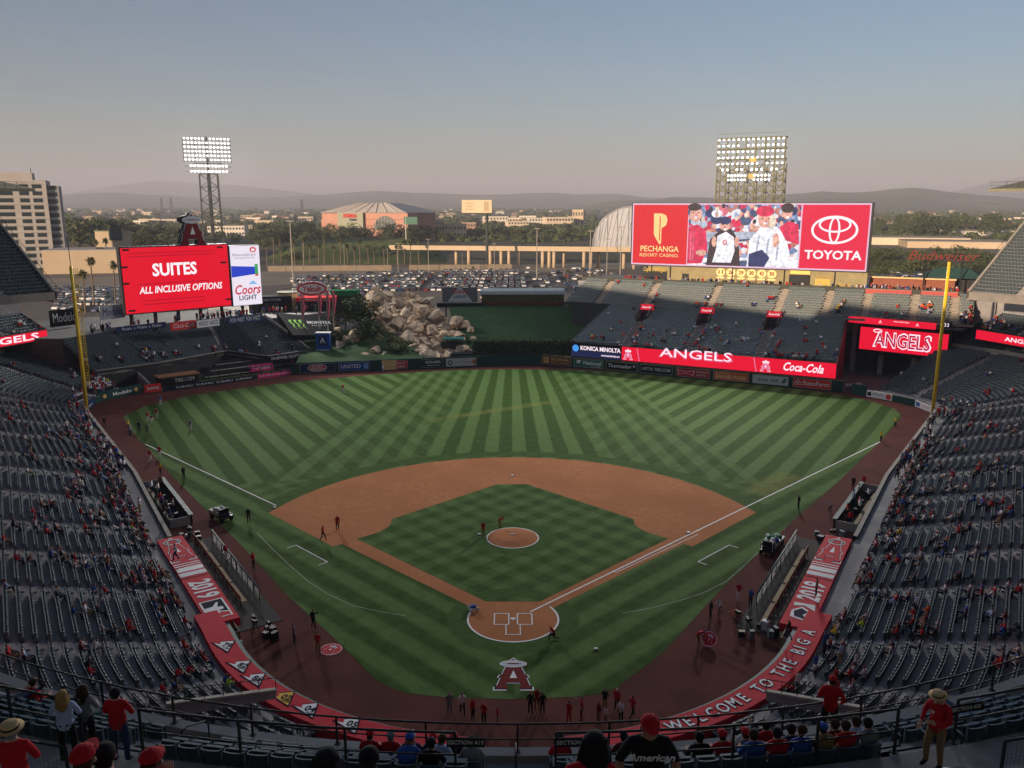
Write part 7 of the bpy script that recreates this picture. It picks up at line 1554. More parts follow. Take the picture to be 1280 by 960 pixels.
def sit(**o):
    J = dict(pelvis=(0, -.06, .55), belly=(0, -.12, .72), chest=(0, -.13, .95), neck=(0, -.09, 1.11), head=(0, -.05, 1.22), crown=(0, -.06, 1.32))
    for s, n_ in ((-1, 'l'), (1, 'r')): J.update({n_+'sho': (s*.165, -.12, 1.03), n_+'elb': (s*.24, -.02, .77), n_+'wri': (s*.15, .2, .70), n_+'han': (s*.12, .28, .69), n_+'hip': (s*.09, 0, .53), n_+'kne': (s*.12, .38, .54), n_+'ank': (s*.13, .40, .10), n_+'toe': (s*.14, .54, .05)})
    J.update(o); return skel(**J)
PDEF = {
 'stand': skel(), 'fold': skel(lelb=(-.24, .05, 1.15), lwri=(-.05, .2, 1.17), lhan=(.05, .2, 1.18), relb=(.24, .05, 1.15), rwri=(.08, .2, 1.12), rhan=(-.02, .21, 1.13)),
 'walk': skel(lkne=(-.1, .2, .52), lank=(-.1, .22, .10), ltoe=(-.11, .36, .06), rkne=(.1, -.05, .50), rank=(.1, -.28, .12), rtoe=(.11, -.15, .045), lelb=(-.24, -.14, 1.16), lwri=(-.22, -.12, .93), lhan=(-.21, -.1, .85), relb=(.24, .08, 1.16), rwri=(.2, .26, 1.02), rhan=(.19, .32, .98)),
 'reach': skel(relb=(.3, .2, 1.3), rwri=(.25, .42, 1.42), rhan=(.24, .5, 1.45), lkne=(-.14, .08, .5), rkne=(.15, .0, .5), lank=(-.2, 0, .09), rank=(.22, -.05, .09), ltoe=(-.23, .14, .045), rtoe=(.25, .1, .045)),
 'kneel': skel(pelvis=(0, -.1, .58), belly=(0, .0, .72), chest=(0, .14, .9), neck=(0, .24, 1.02), head=(0, .30, 1.1), crown=(0, .31, 1.2), lsho=(-.16, .16, .97), rsho=(.16, .16, .97), lelb=(-.22, .28, .72), lwri=(-.15, .42, .5), lhan=(-.14, .46, .42), relb=(.22, .3, .75), rwri=(.18, .45, .55), rhan=(.17, .5, .47), lhip=(-.09, -.08, .55), rhip=(.09, -.08, .55), lkne=(-.14, .34, .5), lank=(-.14, .30, .09), ltoe=(-.14, .44, .045), rkne=(.13, .0, .1), rank=(.14, -.42, .1), rtoe=(.14, -.5, .05)),
 'bend': skel(pelvis=(0, -.15, .9), belly=(0, -.02, 1.02), chest=(0, .2, 1.15), neck=(0, .35, 1.2), head=(0, .44, 1.22), crown=(0, .5, 1.28), lsho=(-.16, .24, 1.18), rsho=(.16, .24, 1.18), lelb=(-.2, .36, .93), lwri=(-.15, .46, .72), lhan=(-.14, .5, .64), relb=(.2, .36, .93), rwri=(.16, .47, .72), rhan=(.15, .52, .64), lhip=(-.09, -.14, .86), rhip=(.09, -.14, .86)),
 'sit': sit(), 'sitlean': sit(chest=(.02, -.02, .93), neck=(.03, .06, 1.07), head=(.03, .12, 1.17), crown=(.03, .13, 1.27), lsho=(-.14, -.02, 1.0), rsho=(.19, -.0, 1.0), lelb=(-.2, .18, .74), relb=(.22, .2, .75), lwri=(-.06, .34, .80), rwri=(.08, .35, .80), lhan=(-.04, .38, .86), rhan=(.06, .38, .86)),
 'sitback': sit(chest=(0, -.19, .94), neck=(0, -.2, 1.1), head=(-.02, -.19, 1.21), crown=(-.03, -.2, 1.31), relb=(.32, -.1, .85), rwri=(.42, .05, .88), rhan=(.46, .1, .9), rkne=(.2, .4, .56), lkne=(-.05, .42, .6), lank=(.1, .55, .45), ltoe=(.12, .66, .42)),
}
def make_bodies(defs, level, fingers=False):
    tmp = []
    for nm, J in defs.items():
        keys = list(J); P = [J[k] for k in keys]; E = [(keys.index(a), keys.index(b)) for a, b, z in EDG]; Z = [z for *_, z in EDG]; Rr = [RAD.get(k) or RAD[k[1:]] for k in keys]
        if fingers:
            for n_ in 'lr':
                h, w_ = Vector(J[n_+'han']), Vector(J[n_+'wri']); d = (h-w_).normalized(); s_ = d.cross(Vector((0, 1, .3))).normalized()
                for k, (o, l_) in enumerate(((-.030, .062), (-.010, .075), (.010, .078), (.030, .066))):
                    b = len(P); P += [h+s_*o+d*.012, h+s_*o*1.1+d*(.012+l_*.55)+Vector((0, .008, 0)), h+s_*o*1.1+d*(.012+l_)+Vector((0, .024, -.006))]; E += [(keys.index(n_+'han'), b), (b, b+1), (b+1, b+2)]; Z += [0, 0, 0]; Rr += [(.010, .010), (.009, .009), (.007, .007)]
                b = len(P); m_ = w_.lerp(h, .5); P += [m_+s_*.045, m_+s_*.062+d*.04]; E += [(keys.index(n_+'han'), b), (b, b+1)]; Z += [0, 0]; Rr += [(.011, .011), (.009, .009)]
        me = bpy.data.meshes.new('body'); me.from_pydata([tuple(p) for p in P], E, []); ob = bpy.data.objects.new('body', me); col0.objects.link(ob)
        md = ob.modifiers.new('skin', 'SKIN'); md.use_smooth_shade = True
        if not me.skin_vertices:
            b = bmesh.new(); b.from_mesh(me); b.verts.layers.skin.verify(); b.to_mesh(me); b.free()
        for i, r_ in enumerate(Rr): me.skin_vertices[0].data[i].radius = r_; me.skin_vertices[0].data[i].use_root = (i == 0)
        if level: sb = ob.modifiers.new('sub', 'SUBSURF'); sb.levels = level; sb.render_levels = level
        tmp.append((nm, ob, P, E, Z, J, Rr))
    dg = bpy.context.evaluated_depsgraph_get(); dg.update(); out = {}
    for nm, ob, P, E, Z, J, Rr in tmp:
        me = bpy.data.meshes.new_from_object(ob.evaluated_get(dg)); me.name = 'person'; C_ = np.zeros(len(me.polygons)*3); me.polygons.foreach_get('center', C_); C_ = C_.reshape(-1, 3); best = np.full(len(C_), 9.0); zone = np.zeros(len(C_), int)
        Pa = np.array([tuple(p) for p in P])
        for (a, b), z in zip(E, Z):
            A_, B_ = Pa[a], Pa[b]; d = B_-A_; t_ = np.clip(((C_-A_)@d)/max(1e-9, d@d), 0, 1); q = A_+t_[:, None]*d; ra = (Rr[a][0]*(1-t_)+Rr[b][0]*t_); dist = np.linalg.norm(C_-q, axis=1)-ra
            k = dist < best; best[k] = dist[k]; zone[k] = z
        hd, cw = np.array(J['head']), np.array(J['crown']); up = (cw-hd)/np.linalg.norm(cw-hd); rel = C_-hd; hz_ = rel@up; fw = rel[:, 1]
        hair = (zone == 0) & (np.linalg.norm(rel, axis=1) < .24) & (hz_ > -.06) & ((hz_ > .065) | (fw < .01))
        zone[hair] = 1
        for _ in range(6): me.materials.append(None)
        me.polygons.foreach_set('material_index', zone.astype(np.int32)); me.polygons.foreach_set('use_smooth', [True]*len(me.polygons)); me.update(); out[nm] = me
        bpy.data.objects.remove(ob)
    return out
LOWB = make_bodies(PDEF, 1)
SKIN = [M('skin '+n_, c_, .6, 0) for n_, c_ in (('fair', (.46, .27, .19)), ('tan', (.33, .18, .115)), ('brown', (.15, .08, .05)))]
CL = {n_: M('cloth '+n_, S(*c_), .85, .12, 9) for n_, c_ in (('red', (172, 24, 34)), ('white', (205, 203, 202)), ('black', (26, 26, 30)), ('navy', (30, 38, 70)), ('grey', (116, 118, 122)), ('blue', (46, 82, 150)), ('yellow', (214, 180, 40)), ('khaki', (128, 104, 72)), ('denim', (44, 56, 84)), ('brown', (58, 40, 30)), ('blond', (150, 118, 72)), ('orange', (206, 98, 36)), ('maroon', (104, 24, 30)), ('teal', (40, 140, 150)), ('pale blue', (160, 176, 205)), ('lime', (170, 210, 40)), ('pink', (200, 130, 140)), ('straw', (190, 164, 118)))}
SLEEVE = {}
NPEOPLE = [0]
def slots_for(shirt, trousers, hair, skin=0, sleeve=None, shoes='black'):
    sk = SKIN[skin]; return [sk, CL[hair], CL[shirt], CL[trousers], CL[shoes], CL[sleeve] if sleeve else sk]
def person(pose, loc, rz, label, shirt='red', trousers='black', hair='brown', skin=0, sleeve=None, shoes='black', group=None, bodies=None, sc_=1.0):
    o = link('person', (bodies or LOWB)[pose]); o.location = loc; o.rotation_euler.z = rz; o.scale = (sc_,)*3
    for i, m_ in enumerate(slots_for(shirt, trousers, hair, skin, sleeve, shoes)): o.material_slots[i].link = 'OBJECT'; o.material_slots[i].material = m_
    NPEOPLE[0] += 1; return tag(o, label, 'person', group)
def toward(x, y, tx_, ty_): return math.atan2(ty_-y, tx_-x)-PI/2
FP = [ # px, py of the feet, pose, faces (px,py), shirt, trousers, cap, sleeve, label
 (422, 663, 'stand', (430, 760), 'red', 'black', 'red', 'red', 'groundsman in red jacket and dark trousers standing where third base belongs'),
 (404, 676, 'walk', (500, 690), 'red', 'black', 'red', None, 'groundsman in red shirt and shorts carrying a white bag along the left dirt'),
 (604, 671, 'stand', (640, 700), 'red', 'khaki', 'brown', None, 'groundsman in red shirt standing left of the mound'), (625, 660, 'bend', (680, 670), 'red', 'khaki', 'red', None, 'groundsman in red shirt bending behind the mound'),
 (692, 800, 'kneel', (620, 800), 'red', 'black', 'red', None, 'groundsman in red shirt kneeling on the plate circle line'),
 (398, 816, 'walk', (420, 870), 'red', 'khaki', 'brown', None, 'man in red shirt standing beside the round mat on the left track'), (392, 786, 'reach', (430, 760), 'black', 'black', 'black', 'black', 'photographer in black standing on the left track'), (368, 805, 'stand', (450, 780), 'grey', 'denim', 'black', None, 'man in grey standing at the end of the left red strip'),
 (873, 806, 'bend', (900, 815), 'red', 'khaki', 'brown', None, 'man in red shirt lifting the round mat on the right track'), (888, 773, 'stand', (800, 780), 'black', 'black', 'black', 'black', 'man in black standing on the right track with a white glove'), (900, 765, 'kneel', (860, 780), 'white', 'grey', 'black', None, 'crouching person in white beside the man in black on the right track'), (923, 751, 'stand', (880, 800), 'red', 'white', 'black', None, 'player in red top and white trousers on the right track'), (938, 758, 'stand', (880, 780), 'blue', 'black', 'black', None, 'man in bright blue shirt by the right dugout gear'),
 (998, 636, 'stand', (900, 640), 'black', 'black', 'black', 'black', 'security man in black on the grass edge right of the dirt'), (1101, 552, 'stand', (1000, 560), 'yellow', 'black', 'black', None, 'guard in yellow jacket at the end of the right foul line'), (1119, 534, 'stand', (1000, 540), 'yellow', 'black', 'black', None, 'guard in yellow jacket near the right corner of the grass'), (1066, 612, 'stand', (1000, 640), 'black', 'black', 'black', 'black', 'man in black beside the right camera well'), (1079, 610, 'stand', (1000, 640), 'red', 'khaki', 'white', 'red', 'man in red jacket and white cap at the right camera well'), (1037, 640, 'bend', (1000, 660), 'white', 'black', 'black', None, 'bending person in white at the right dugout end'),
 (311, 653, 'stand', (340, 700), 'black', 'black', 'black', 'black', 'guard in black by the left coaching box'), (230, 599, 'stand', (300, 620), 'black', 'black', 'black', 'black', 'guard in black on the left foul ground'), (201, 593, 'stand', (180, 600), 'yellow', 'black', 'brown', None, 'guard in yellow vest on the left track'), (188, 577, 'walk', (250, 560), 'red', 'white', 'red', None, 'player in red top and white trousers striding at the left foul line'), (200, 572, 'stand', (260, 540), 'red', 'white', 'red', None, 'player in red top standing on the left foul line'),
 (185, 527, 'stand', (220, 540), 'red', 'white', 'red', None, 'left player of the red and white trio in left field'), (190, 529, 'bend', (220, 540), 'red', 'white', 'red', None, 'bending player of the red and white trio in left field'), (196, 523, 'stand', (190, 560), 'red', 'white', 'red', None, 'player behind the red and white trio in left field'), (238, 538, 'stand', (250, 600), 'grey', 'white', 'black', None, 'player in grey standing alone on the left field grass'), (161, 538, 'stand', (200, 540), 'yellow', 'black', 'black', None, 'guard in yellow on the track by the left corner'), (174, 540, 'stand', (200, 520), 'navy', 'navy', 'black', 'navy', 'man in navy at the left corner of the grass'), (185, 544, 'reach', (200, 520), 'grey', 'grey', 'black', None, 'player in grey uniform throwing in the left corner'), (131, 534, 'stand', (200, 560), 'black', 'black', 'black', 'black', 'dark figure on the track beside the left pole'), (201, 506, 'stand', (240, 520), 'blue', 'white', 'blue', None, 'person in blue and white by the bullpen fence'), (429, 491, 'stand', (600, 560), 'red', 'white', 'red', None, 'outfielder in red and white alone in left centre field'), (479, 466, 'stand', (560, 500), 'pale blue', 'grey', 'brown', None, 'person leaning at the beige gate panel in the outfield wall'), (366, 458, 'stand', (400, 490), 'orange', 'black', 'brown', None, 'person in orange behind the bullpen fence'),
 (317, 710, 'stand', (380, 720), 'red', 'black', 'red', None, 'man in red top and black trousers on the track before the left dugout'), (283, 700, 'stand', (380, 720), 'red', 'white', 'red', None, 'player in red at the left dugout rail'), (970, 690, 'stand', (930, 700), 'blue', 'navy', 'navy', None, 'man in blue at the far end of the right dugout rail'),
 (562, 893, 'stand', (600, 960), 'grey', 'grey', 'red', 'grey', 'man in grey uniform and red cap at the left of the group behind home plate'), (578, 894, 'walk', (600, 960), 'white', 'black', 'black', None, 'person in white jersey in the group behind home plate'), (591, 900, 'stand', (640, 920), 'red', 'black', 'brown', 'red', 'man in red jacket and black trousers in the group behind home plate'), (605, 906, 'fold', (580, 930), 'red', 'black', 'red', 'red', 'tall person in red cap in the group behind home plate'), (622, 904, 'reach', (590, 910), 'red', 'khaki', 'brown', None, 'child in red reaching in the group behind home plate'), (663, 893, 'stand', (680, 860), 'black', 'black', 'red', 'black', 'person in black with red cap right below the painted letter'), (671, 888, 'stand', (640, 960), 'red', 'khaki', 'red', 'red', 'person in red jacket between two dark figures below the painted letter'), (678, 894, 'stand', (660, 860), 'black', 'black', 'black', 'black', 'person in black right of the red jacket below the painted letter'),
 (711, 905, 'fold', (740, 880), 'red', 'red', 'black', None, 'woman in red dress right of the painted letter'), (727, 900, 'reach', (700, 900), 'red', 'maroon', 'brown', None, 'person in red stretching an arm behind home plate'), (748, 905, 'stand', (700, 920), 'maroon', 'khaki', 'black', None, 'girl in maroon in the right group behind home plate'), (756, 888, 'stand', (700, 940), 'black', 'khaki', 'black', None, 'photographer in black in the right group behind home plate'), (757, 904, 'stand', (700, 940), 'white', 'khaki', 'brown', None, 'child in white in the right group behind home plate'), (771, 888, 'stand', (700, 960), 'red', 'black', 'white', 'red', 'tall man in red with white cap in the right group behind home plate'), (776, 904, 'fold', (700, 960), 'white', 'black', 'black', None, 'person in white jersey front of the right group behind home plate'), (790, 898, 'walk', (840, 880), 'red', 'black', 'black', None, 'person in red walking at the right end of the group behind home plate')]
for px, py, pose, (fx, fy), sh_, tr_, hr, sl_, lb in FP:
    p, f = gp(px, py), gp(fx, fy); person(pose, (p.x, p.y, .02), toward(p.x, p.y, f.x, f.y), lb, sh_, tr_, hr, rng.choice((0, 0, 1)), sl_, 'white' if tr_ == 'white' else 'black', sc_=.72 if 'child' in lb else 1.03)
p = gp(876, 806); ondeck((gp(886, 806)[0], gp(886, 806)[1], .5), (-.35, -.75, .75), 'round red mat held on edge by a man on the right track', (.5, .35, .6), .72)
for i in range(5): px = 1058+i*4.2; p = gp(px, 489-i*.3); person('stand', (p.x, p.y, 0), toward(p.x, p.y, 0, 40)+rng.uniform(-1, 1), 'person in white shirt and dark trousers waiting at the tunnel mouth', 'white', 'black', rng.choice(('black', 'brown')), rng.randrange(2), group='people at the tunnel mouth')
# spectators: groups of seats filled round the places the photograph shows them
def to_px(x, y, z):
    d = Vector((x, y, z))-CAM; cp, sp = math.cos(PITCH), math.sin(PITCH); dep = d.y*cp-d.z*sp; return 640+FPX*d.x/dep, 480-FPX*(d.y*sp+d.z*cp)/dep, dep
GR = {'left': '130,505,24 150,490,14 165,488,10 120,490,14 115,505,8 125,480,8 140,480,6 95,470,4 110,515,8 122,530,12 130,545,12 140,555,12 150,565,12 160,580,14 165,590,8 145,590,8 135,580,6 110,530,5 95,545,5 85,540,4 60,535,3 75,545,3 105,560,4 100,575,4 60,545,2 110,590,8 180,600,8 190,605,6 175,615,6 200,650,10 195,640,9 210,660,8 45,655,3 70,660,6 20,655,2 110,663,3 125,650,4 150,655,3 140,625,4 95,605,8 90,615,4 120,640,4 165,625,10 155,615,6 185,630,6 65,630,2 52,630,2 30,545,2 45,570,3 40,560,2 80,570,2 70,690,4 30,695,3 85,695,3 105,705,4 130,690,5 140,705,3 160,680,2 190,710,5 200,715,3 165,725,8 215,725,6 225,745,6 205,750,4 240,740,3 75,735,2 120,735,2 5,725,2 100,760,2 115,762,2 205,770,3 145,788,2 165,785,2 110,803,2 95,800,1 245,780,2 240,800,2 250,815,3 265,812,2 115,830,2 215,850,3 222,860,2 245,838,2 310,828,2 10,815,2 40,820,2 20,455,2 15,520,6 30,505,4',
 'right': '1180,547,1 1205,558,2 1160,570,3 1240,530,12 1270,535,6 1215,530,4 1200,540,2 1178,583,2 1190,595,4 1225,585,6 1250,580,4 1270,580,2 1160,615,5 1190,610,4 1215,610,2 1225,627,4 1245,627,4 1240,605,2 1200,645,4 1165,645,5 1150,645,4 1140,650,4 1085,650,4 1100,600,14 1115,590,12 1130,585,10 1150,580,6 1105,620,8 1125,610,6 1085,640,6 1110,635,4 1140,625,3 1155,630,3 1205,660,6 1215,685,3 1180,685,4 1235,690,2 1265,640,4 1250,645,2 1175,670,2 1090,680,3 1110,670,6 1120,675,3 1150,690,3 1145,700,3 1125,695,4 1090,720,5 1085,730,4 1110,740,6 1120,745,4 1060,705,3 1070,700,2 1150,725,3 1175,730,2 1205,720,3 1225,735,3 1240,740,2 1270,730,3 1150,760,4 1145,775,4 1130,790,4 1155,795,3 1170,785,2 1210,765,2 1250,765,3 1260,785,3 1270,815,4 1110,810,2 1080,775,4 1045,800,3 1050,770,3 1020,775,3 1000,770,2 985,845,3 1035,820,2 1050,850,4 1055,840,2 1070,835,2 1245,830,2 995,820,2 1190,517,8 1200,513,6 1215,505,4 1240,510,3 1265,490,3 1235,490,3 1195,500,2 1175,505,3 1150,550,8 1130,560,6',
 'plow': '767,410,3 745,422,4 755,422,2 790,420,6 797,410,4 815,418,3 830,426,3 845,418,2 785,434,4 815,434,3 875,412,6 870,420,6 865,430,3 895,410,4 900,415,2 910,428,3 922,405,3 935,425,5 950,416,2 880,440,4 975,430,4 985,445,5 1000,445,3 970,420,2 1010,450,3 965,448,6 1030,432,2 1050,441,2 1010,424,2 1028,423,1',
 'pup': '815,376,3 885,370,2 870,380,3 890,383,2 940,380,2 965,373,4 1000,381,3 1050,385,5 1055,375,2 1155,382,8 1165,390,3 1110,393,2 1130,395,2 1230,400,8 1260,405,8', 'lf': '180,440,6 205,443,4 225,440,4 190,446,4 270,436,4 280,433,3 305,440,3 350,440,3 365,435,2 325,430,2 125,445,3 150,447,3', 'club1': '1230,400,10 1260,405,10 1215,398,6', 'club-1': '30,405,4 60,400,3'}
WHERE = {'left': 'on the left field terraces', 'right': 'on the right field terraces', 'plow': 'in the lower pavilion', 'pup': 'on the upper pavilion benches', 'lf': 'in the left field stand', 'club1': 'on the right club deck', 'club-1': 'on the left club deck'}
TOPC = ('red', 'white', 'black', 'navy', 'grey', 'blue', 'maroon', 'khaki', 'pale blue', 'orange', 'yellow', 'teal', 'lime'); TOPW = (23, 25, 16, 10, 9, 7, 4, 3, 4, 1.5, .8, .4, .3)
CAPC = ('brown', 'black', 'red', 'blond', 'white', 'blue', 'grey'); CAPW = (30, 26, 24, 6, 6, 4, 4)
crowd = []
for key, spec in GR.items():
    sp_ = CROWD_SPOTS[key]; PX = np.array([to_px(q[0], q[1], q[2]+.8)[:2] for q in sp_]); free = np.ones(len(sp_), bool)
    for g in spec.split():
        gx_, gy_, n_ = (float(v) for v in g.split(',')); n_ = max(1, int(n_*(.75 if n_ > 9 else 1.15))); d_ = np.hypot((PX[:, 0]-gx_), (PX[:, 1]-gy_)*1.7); d_[~free] = 1e9; cand = np.argsort(d_)[:int(n_*1.6)+1]; cand = list(cand); rng.shuffle(cand); theme = rng.choices(TOPC, TOPW)[0]
        for i in cand[:n_]:
            if d_[i] > 60: continue
            free[i] = False; q = sp_[i]; crowd.append((q, key, theme if rng.random() < .3 else rng.choices(TOPC, TOPW)[0]))
    for i in np.nonzero(free)[0]:
        if rng.random() < {'left': .005, 'right': .005, 'plow': .005, 'pup': .005, 'lf': .008}.get(key, .02): crowd.append((sp_[i], key, rng.choices(TOPC, TOPW)[0]))
extra = []            # people on foot: concourses, walls, aisles
for i in range(72): s_ = rng.uniform(8, 84); p = rf(s_, 28.4+rng.random()*2.2); extra.append((p.x, p.y, 16.45, 'on the concourse behind the pavilion'))
for i in range(26): p = rf(rng.uniform(64, 82), 29+rng.random()*6); extra.append((p.x, p.y, 16.45, 'by the bar behind the right pavilion'))
for i in range(46): p = lfp(rng.uniform(.6, 3.9), 1)+Vector((-.69, .72, 0))*(1+rng.random()*4.5); extra.append((p.x, p.y, 10.05, 'on the walk under the left screen'))
for i in range(26): p = Vector((rng.uniform(-60, -47), 0, 9.6)); extra.append((p.x, rng.uniform(128, 136), 9.6, 'on the plaza before the team store'))
for P, nm in ((LOW[-1], 'left'), (LOW[1], 'right')):
    for i in range(30):
        s_ = P.s[-1]-(rng.uniform(14, 58)); p, n_ = P.at(s_, .7+rng.random()*1.2); extra.append((p.x, p.y, .76, f'leaning at the {nm} field wall'))
for a_, b_, nm in (((37.2, 20.5), (44.2, 31.4), 'right'), ((-45.5, 33.2), (-38.2, 21.5), 'left')):
    for i in range(9): q_ = Vector(a_).lerp(Vector(b_), (i+rng.random())/9.5); extra.append((q_.x+rng.uniform(-1.3, .2)*(1 if q_.x > 0 else -1), q_.y+rng.uniform(-.2, .6), .06, f'inside the {nm} camera well'))
for px, py, z in ((163, 545, 3.2), (84, 540, 5), (220, 700, 1.5), (205, 640, 1.6), (1127, 640, 2.2), (1113, 690, 2), (1020, 745, 1.3), (985, 800, 1.5), (1030, 815, 2), (1050, 830, 2.5), (175, 640, 2.6)): p = gp(px, py, z); extra.append((p.x, p.y, z, 'standing in an aisle of the '+('left' if px < 640 else 'right')+' terraces'))
ALLP = []
for q, key, top in crowd:
    x, y, z, a, *_ = q; ALLP.append((rng.choices(('sit', 'sitlean', 'sitback', 'stand'), (6, 3, 3, .5))[0], x, y, z, a+rng.uniform(-.25, .25), top, WHERE[key], key))
for x, y, z, wh in extra: ALLP.append((rng.choices(('stand', 'fold', 'walk'), (4, 3, 2))[0], x, y, z, rng.choice((toward(x, y, 0, 20), rng.random()*6)), rng.choices(TOPC, TOPW)[0], wh, 'foot'))
ALLP = [(to_px(p[1], p[2], p[3]+1), p) for p in ALLP]; ALLP = [(s_, p) for s_, p in ALLP if -12 < s_[0] < 1292]; ALLP.sort(key=lambda q: q[0][2])
NEARP = 300-56-5-24
HC = {}
for i, (s_, (pose, x, y, z, a, top, wh, key)) in enumerate(ALLP):
    leg = rng.choices(('denim', 'black', 'khaki', 'grey', 'navy'), (8, 6, 3, 2, 2))[0]; cap = rng.choices(CAPC, CAPW)[0]; sk = rng.choices((0, 1, 2), (6, 4, 1))[0]; sl_ = top if rng.random() < .45 else None
    seated = pose.startswith('sit')
    if i < NEARP:
        side_ = 'the plate' if y < -2 else 'the dugout' if y < 18 else 'the camera well' if y < 36 else 'the foul line' if y < 62 else 'the corner'
        hw_ = {'red': 'red cap', 'white': 'white cap', 'blue': 'blue cap', 'blond': 'fair hair', 'grey': 'grey hair', 'black': 'black hair', 'brown': 'brown hair'}[cap]
        rw = wh if key == 'foot' else f'{("front", "middle", "upper")[min(2, int(z/2.4))]} rows of the {"left" if x < 0 else "right"} terraces'
        person(pose, (x, y, z - (.03 if seated else 0)), a, f'{"seated" if seated else "standing"} spectator in {top}, {hw_}, {rw}' + ('' if key == 'foot' else f', by {side_}'), top, leg, cap, sk, sl_, group='spectators '+wh)
    else: HC.setdefault(pose, []).append((x, y, z, a, top, leg, cap, sk, sl_))
def merge_people(name, label):
    mats = [*SKIN, *CL.values()]; ix = {m_: i for i, m_ in enumerate(mats)}; VV, LL, LS, MI = [], [], [], []; k0 = 0; l0 = 0
    for pose, lst in HC.items():
        me = SMALLB[pose]; nv = len(me.vertices); v = np.zeros(nv*3); me.vertices.foreach_get('co', v); v = v.reshape(-1, 3); li = np.zeros(len(me.loops), int); me.loops.foreach_get('vertex_index', li); ls = np.zeros(len(me.polygons), int); me.polygons.foreach_get('loop_start', ls); mi_ = np.zeros(len(me.polygons), int); me.polygons.foreach_get('material_index', mi_)
        for x, y, z, a, top, leg, cap, sk, sl_ in lst:
            c, s = math.cos(a), math.sin(a); VV.append(np.stack([v[:, 0]*c-v[:, 1]*s+x, v[:, 0]*s+v[:, 1]*c+y, v[:, 2]+z], 1)); LL.append(li+k0); LS.append(ls+l0); k0 += nv; l0 += len(li)
            sm_ = np.array([ix[m_] for m_ in slots_for(top, leg, cap, sk, sl_)]); MI.append(sm_[mi_])
    me = bpy.data.meshes.new(name); V_ = np.concatenate(VV); L_ = np.concatenate(LL); S_ = np.concatenate(LS); M_ = np.concatenate(MI)
    me.vertices.add(len(V_)); me.vertices.foreach_set('co', V_.ravel()); me.loops.add(len(L_)); me.loops.foreach_set('vertex_index', L_.astype(np.int32)); me.polygons.add(len(S_)); me.polygons.foreach_set('loop_start', S_.astype(np.int32))
    for m_ in mats: me.materials.append(m_)
    me.polygons.foreach_set('material_index', M_.astype(np.int32)); me.update(calc_edges=True); me.validate(); return tag(link(name, me), label, 'crowd', kind='stuff')
SMALLB = make_bodies({k: PDEF[k] for k in ('sit', 'sitlean', 'sitback', 'stand', 'fold', 'walk')}, 0)
merge_people('distant_spectators', 'small spectators scattered over the far stands and concourses')
# ---------------------------------------------------------------- the nearest seats and the people in them
HDDEF = {
 'back_stand': skel(lelb=(-.26, .06, 1.15), lwri=(-.16, .22, 1.08), lhan=(-.10, .28, 1.08), relb=(.26, .06, 1.15), rwri=(.16, .22, 1.08), rhan=(.10, .28, 1.08)),
 'phone': skel(head=(.01, .07, 1.585), crown=(.01, .09, 1.685), lelb=(-.25, .03, 1.15), lwri=(-.10, .24, 1.12), lhan=(-.04, .29, 1.15), relb=(.27, .0, 1.15), rwri=(.22, .16, .98), rhan=(.20, .22, .92), rkne=(.1, .12, .5), rank=(.1, .08, .1), rtoe=(.11, .23, .045)),
 'climb': skel(lkne=(-.11, .24, .62), lank=(-.11, .16, .26), ltoe=(-.11, .30, .22), rank=(.11, -.12, .08), rtoe=(.12, .02, .045), lelb=(-.27, -.05, 1.16), lwri=(-.26, .12, 1.0), lhan=(-.25, .18, .95), relb=(.27, -.05, 1.16), rwri=(.24, .12, .98), rhan=(.22, .17, .92)),
 'seat': sit(), 'seat_lean': PDEF['sitlean'], 'seat_turn': sit(head=(.04, -.04, 1.22), crown=(.05, -.05, 1.32)), 'recline': sit(chest=(0, -.32, .86), neck=(0, -.38, 1.0), head=(0, -.38, 1.12), crown=(0, -.4, 1.22), lsho=(-.17, -.3, .94), rsho=(.17, -.3, .94), lelb=(-.3, -.16, .75), relb=(.36, -.1, .85), lwri=(-.18, .05, .72), rwri=(.44, .06, .96), rhan=(.47, .1, 1.0), lhan=(-.12, .1, .7), lank=(-.12, .7, .5), rank=(.16, .72, .52), ltoe=(-.13, .8, .6), rtoe=(.17, .82, .62)),
}
HDB = make_bodies(HDDEF, 2, True)
for k, me in HDB.items():                                 # a nose, brow, ears and eyes on the same mesh
    J = HDDEF[k]; h = Vector(J['head']); b = bmesh.new(); b.from_mesh(me)
    def bump(c, r, mi, sc_=(1, 1, 1)):
        q = bmesh.ops.create_icosphere(b, subdivisions=1, radius=r, matrix=Matrix.Translation(h+Vector(c)) @ Matrix.Diagonal((*sc_, 1)))
        for f in {f for v in q['verts'] for f in v.link_faces}: f.material_index = mi; f.smooth = True
    bump((0, .098, .0), .017, 0, (.8, 1.1, 1.5)); bump((-.083, .005, .0), .024, 0, (.5, .8, 1.2)); bump((.083, .005, .0), .024, 0, (.5, .8, 1.2)); bump((-.032, .086, .028), .011, 1, (1.3, .6, .8)); bump((.032, .086, .028), .011, 1, (1.3, .6, .8)); bump((0, .09, -.042), .016, 0, (1.4, .5, .45)); bump((0, .06, -.075), .03, 0)
    b.to_mesh(me); b.free()
CAPM = {}
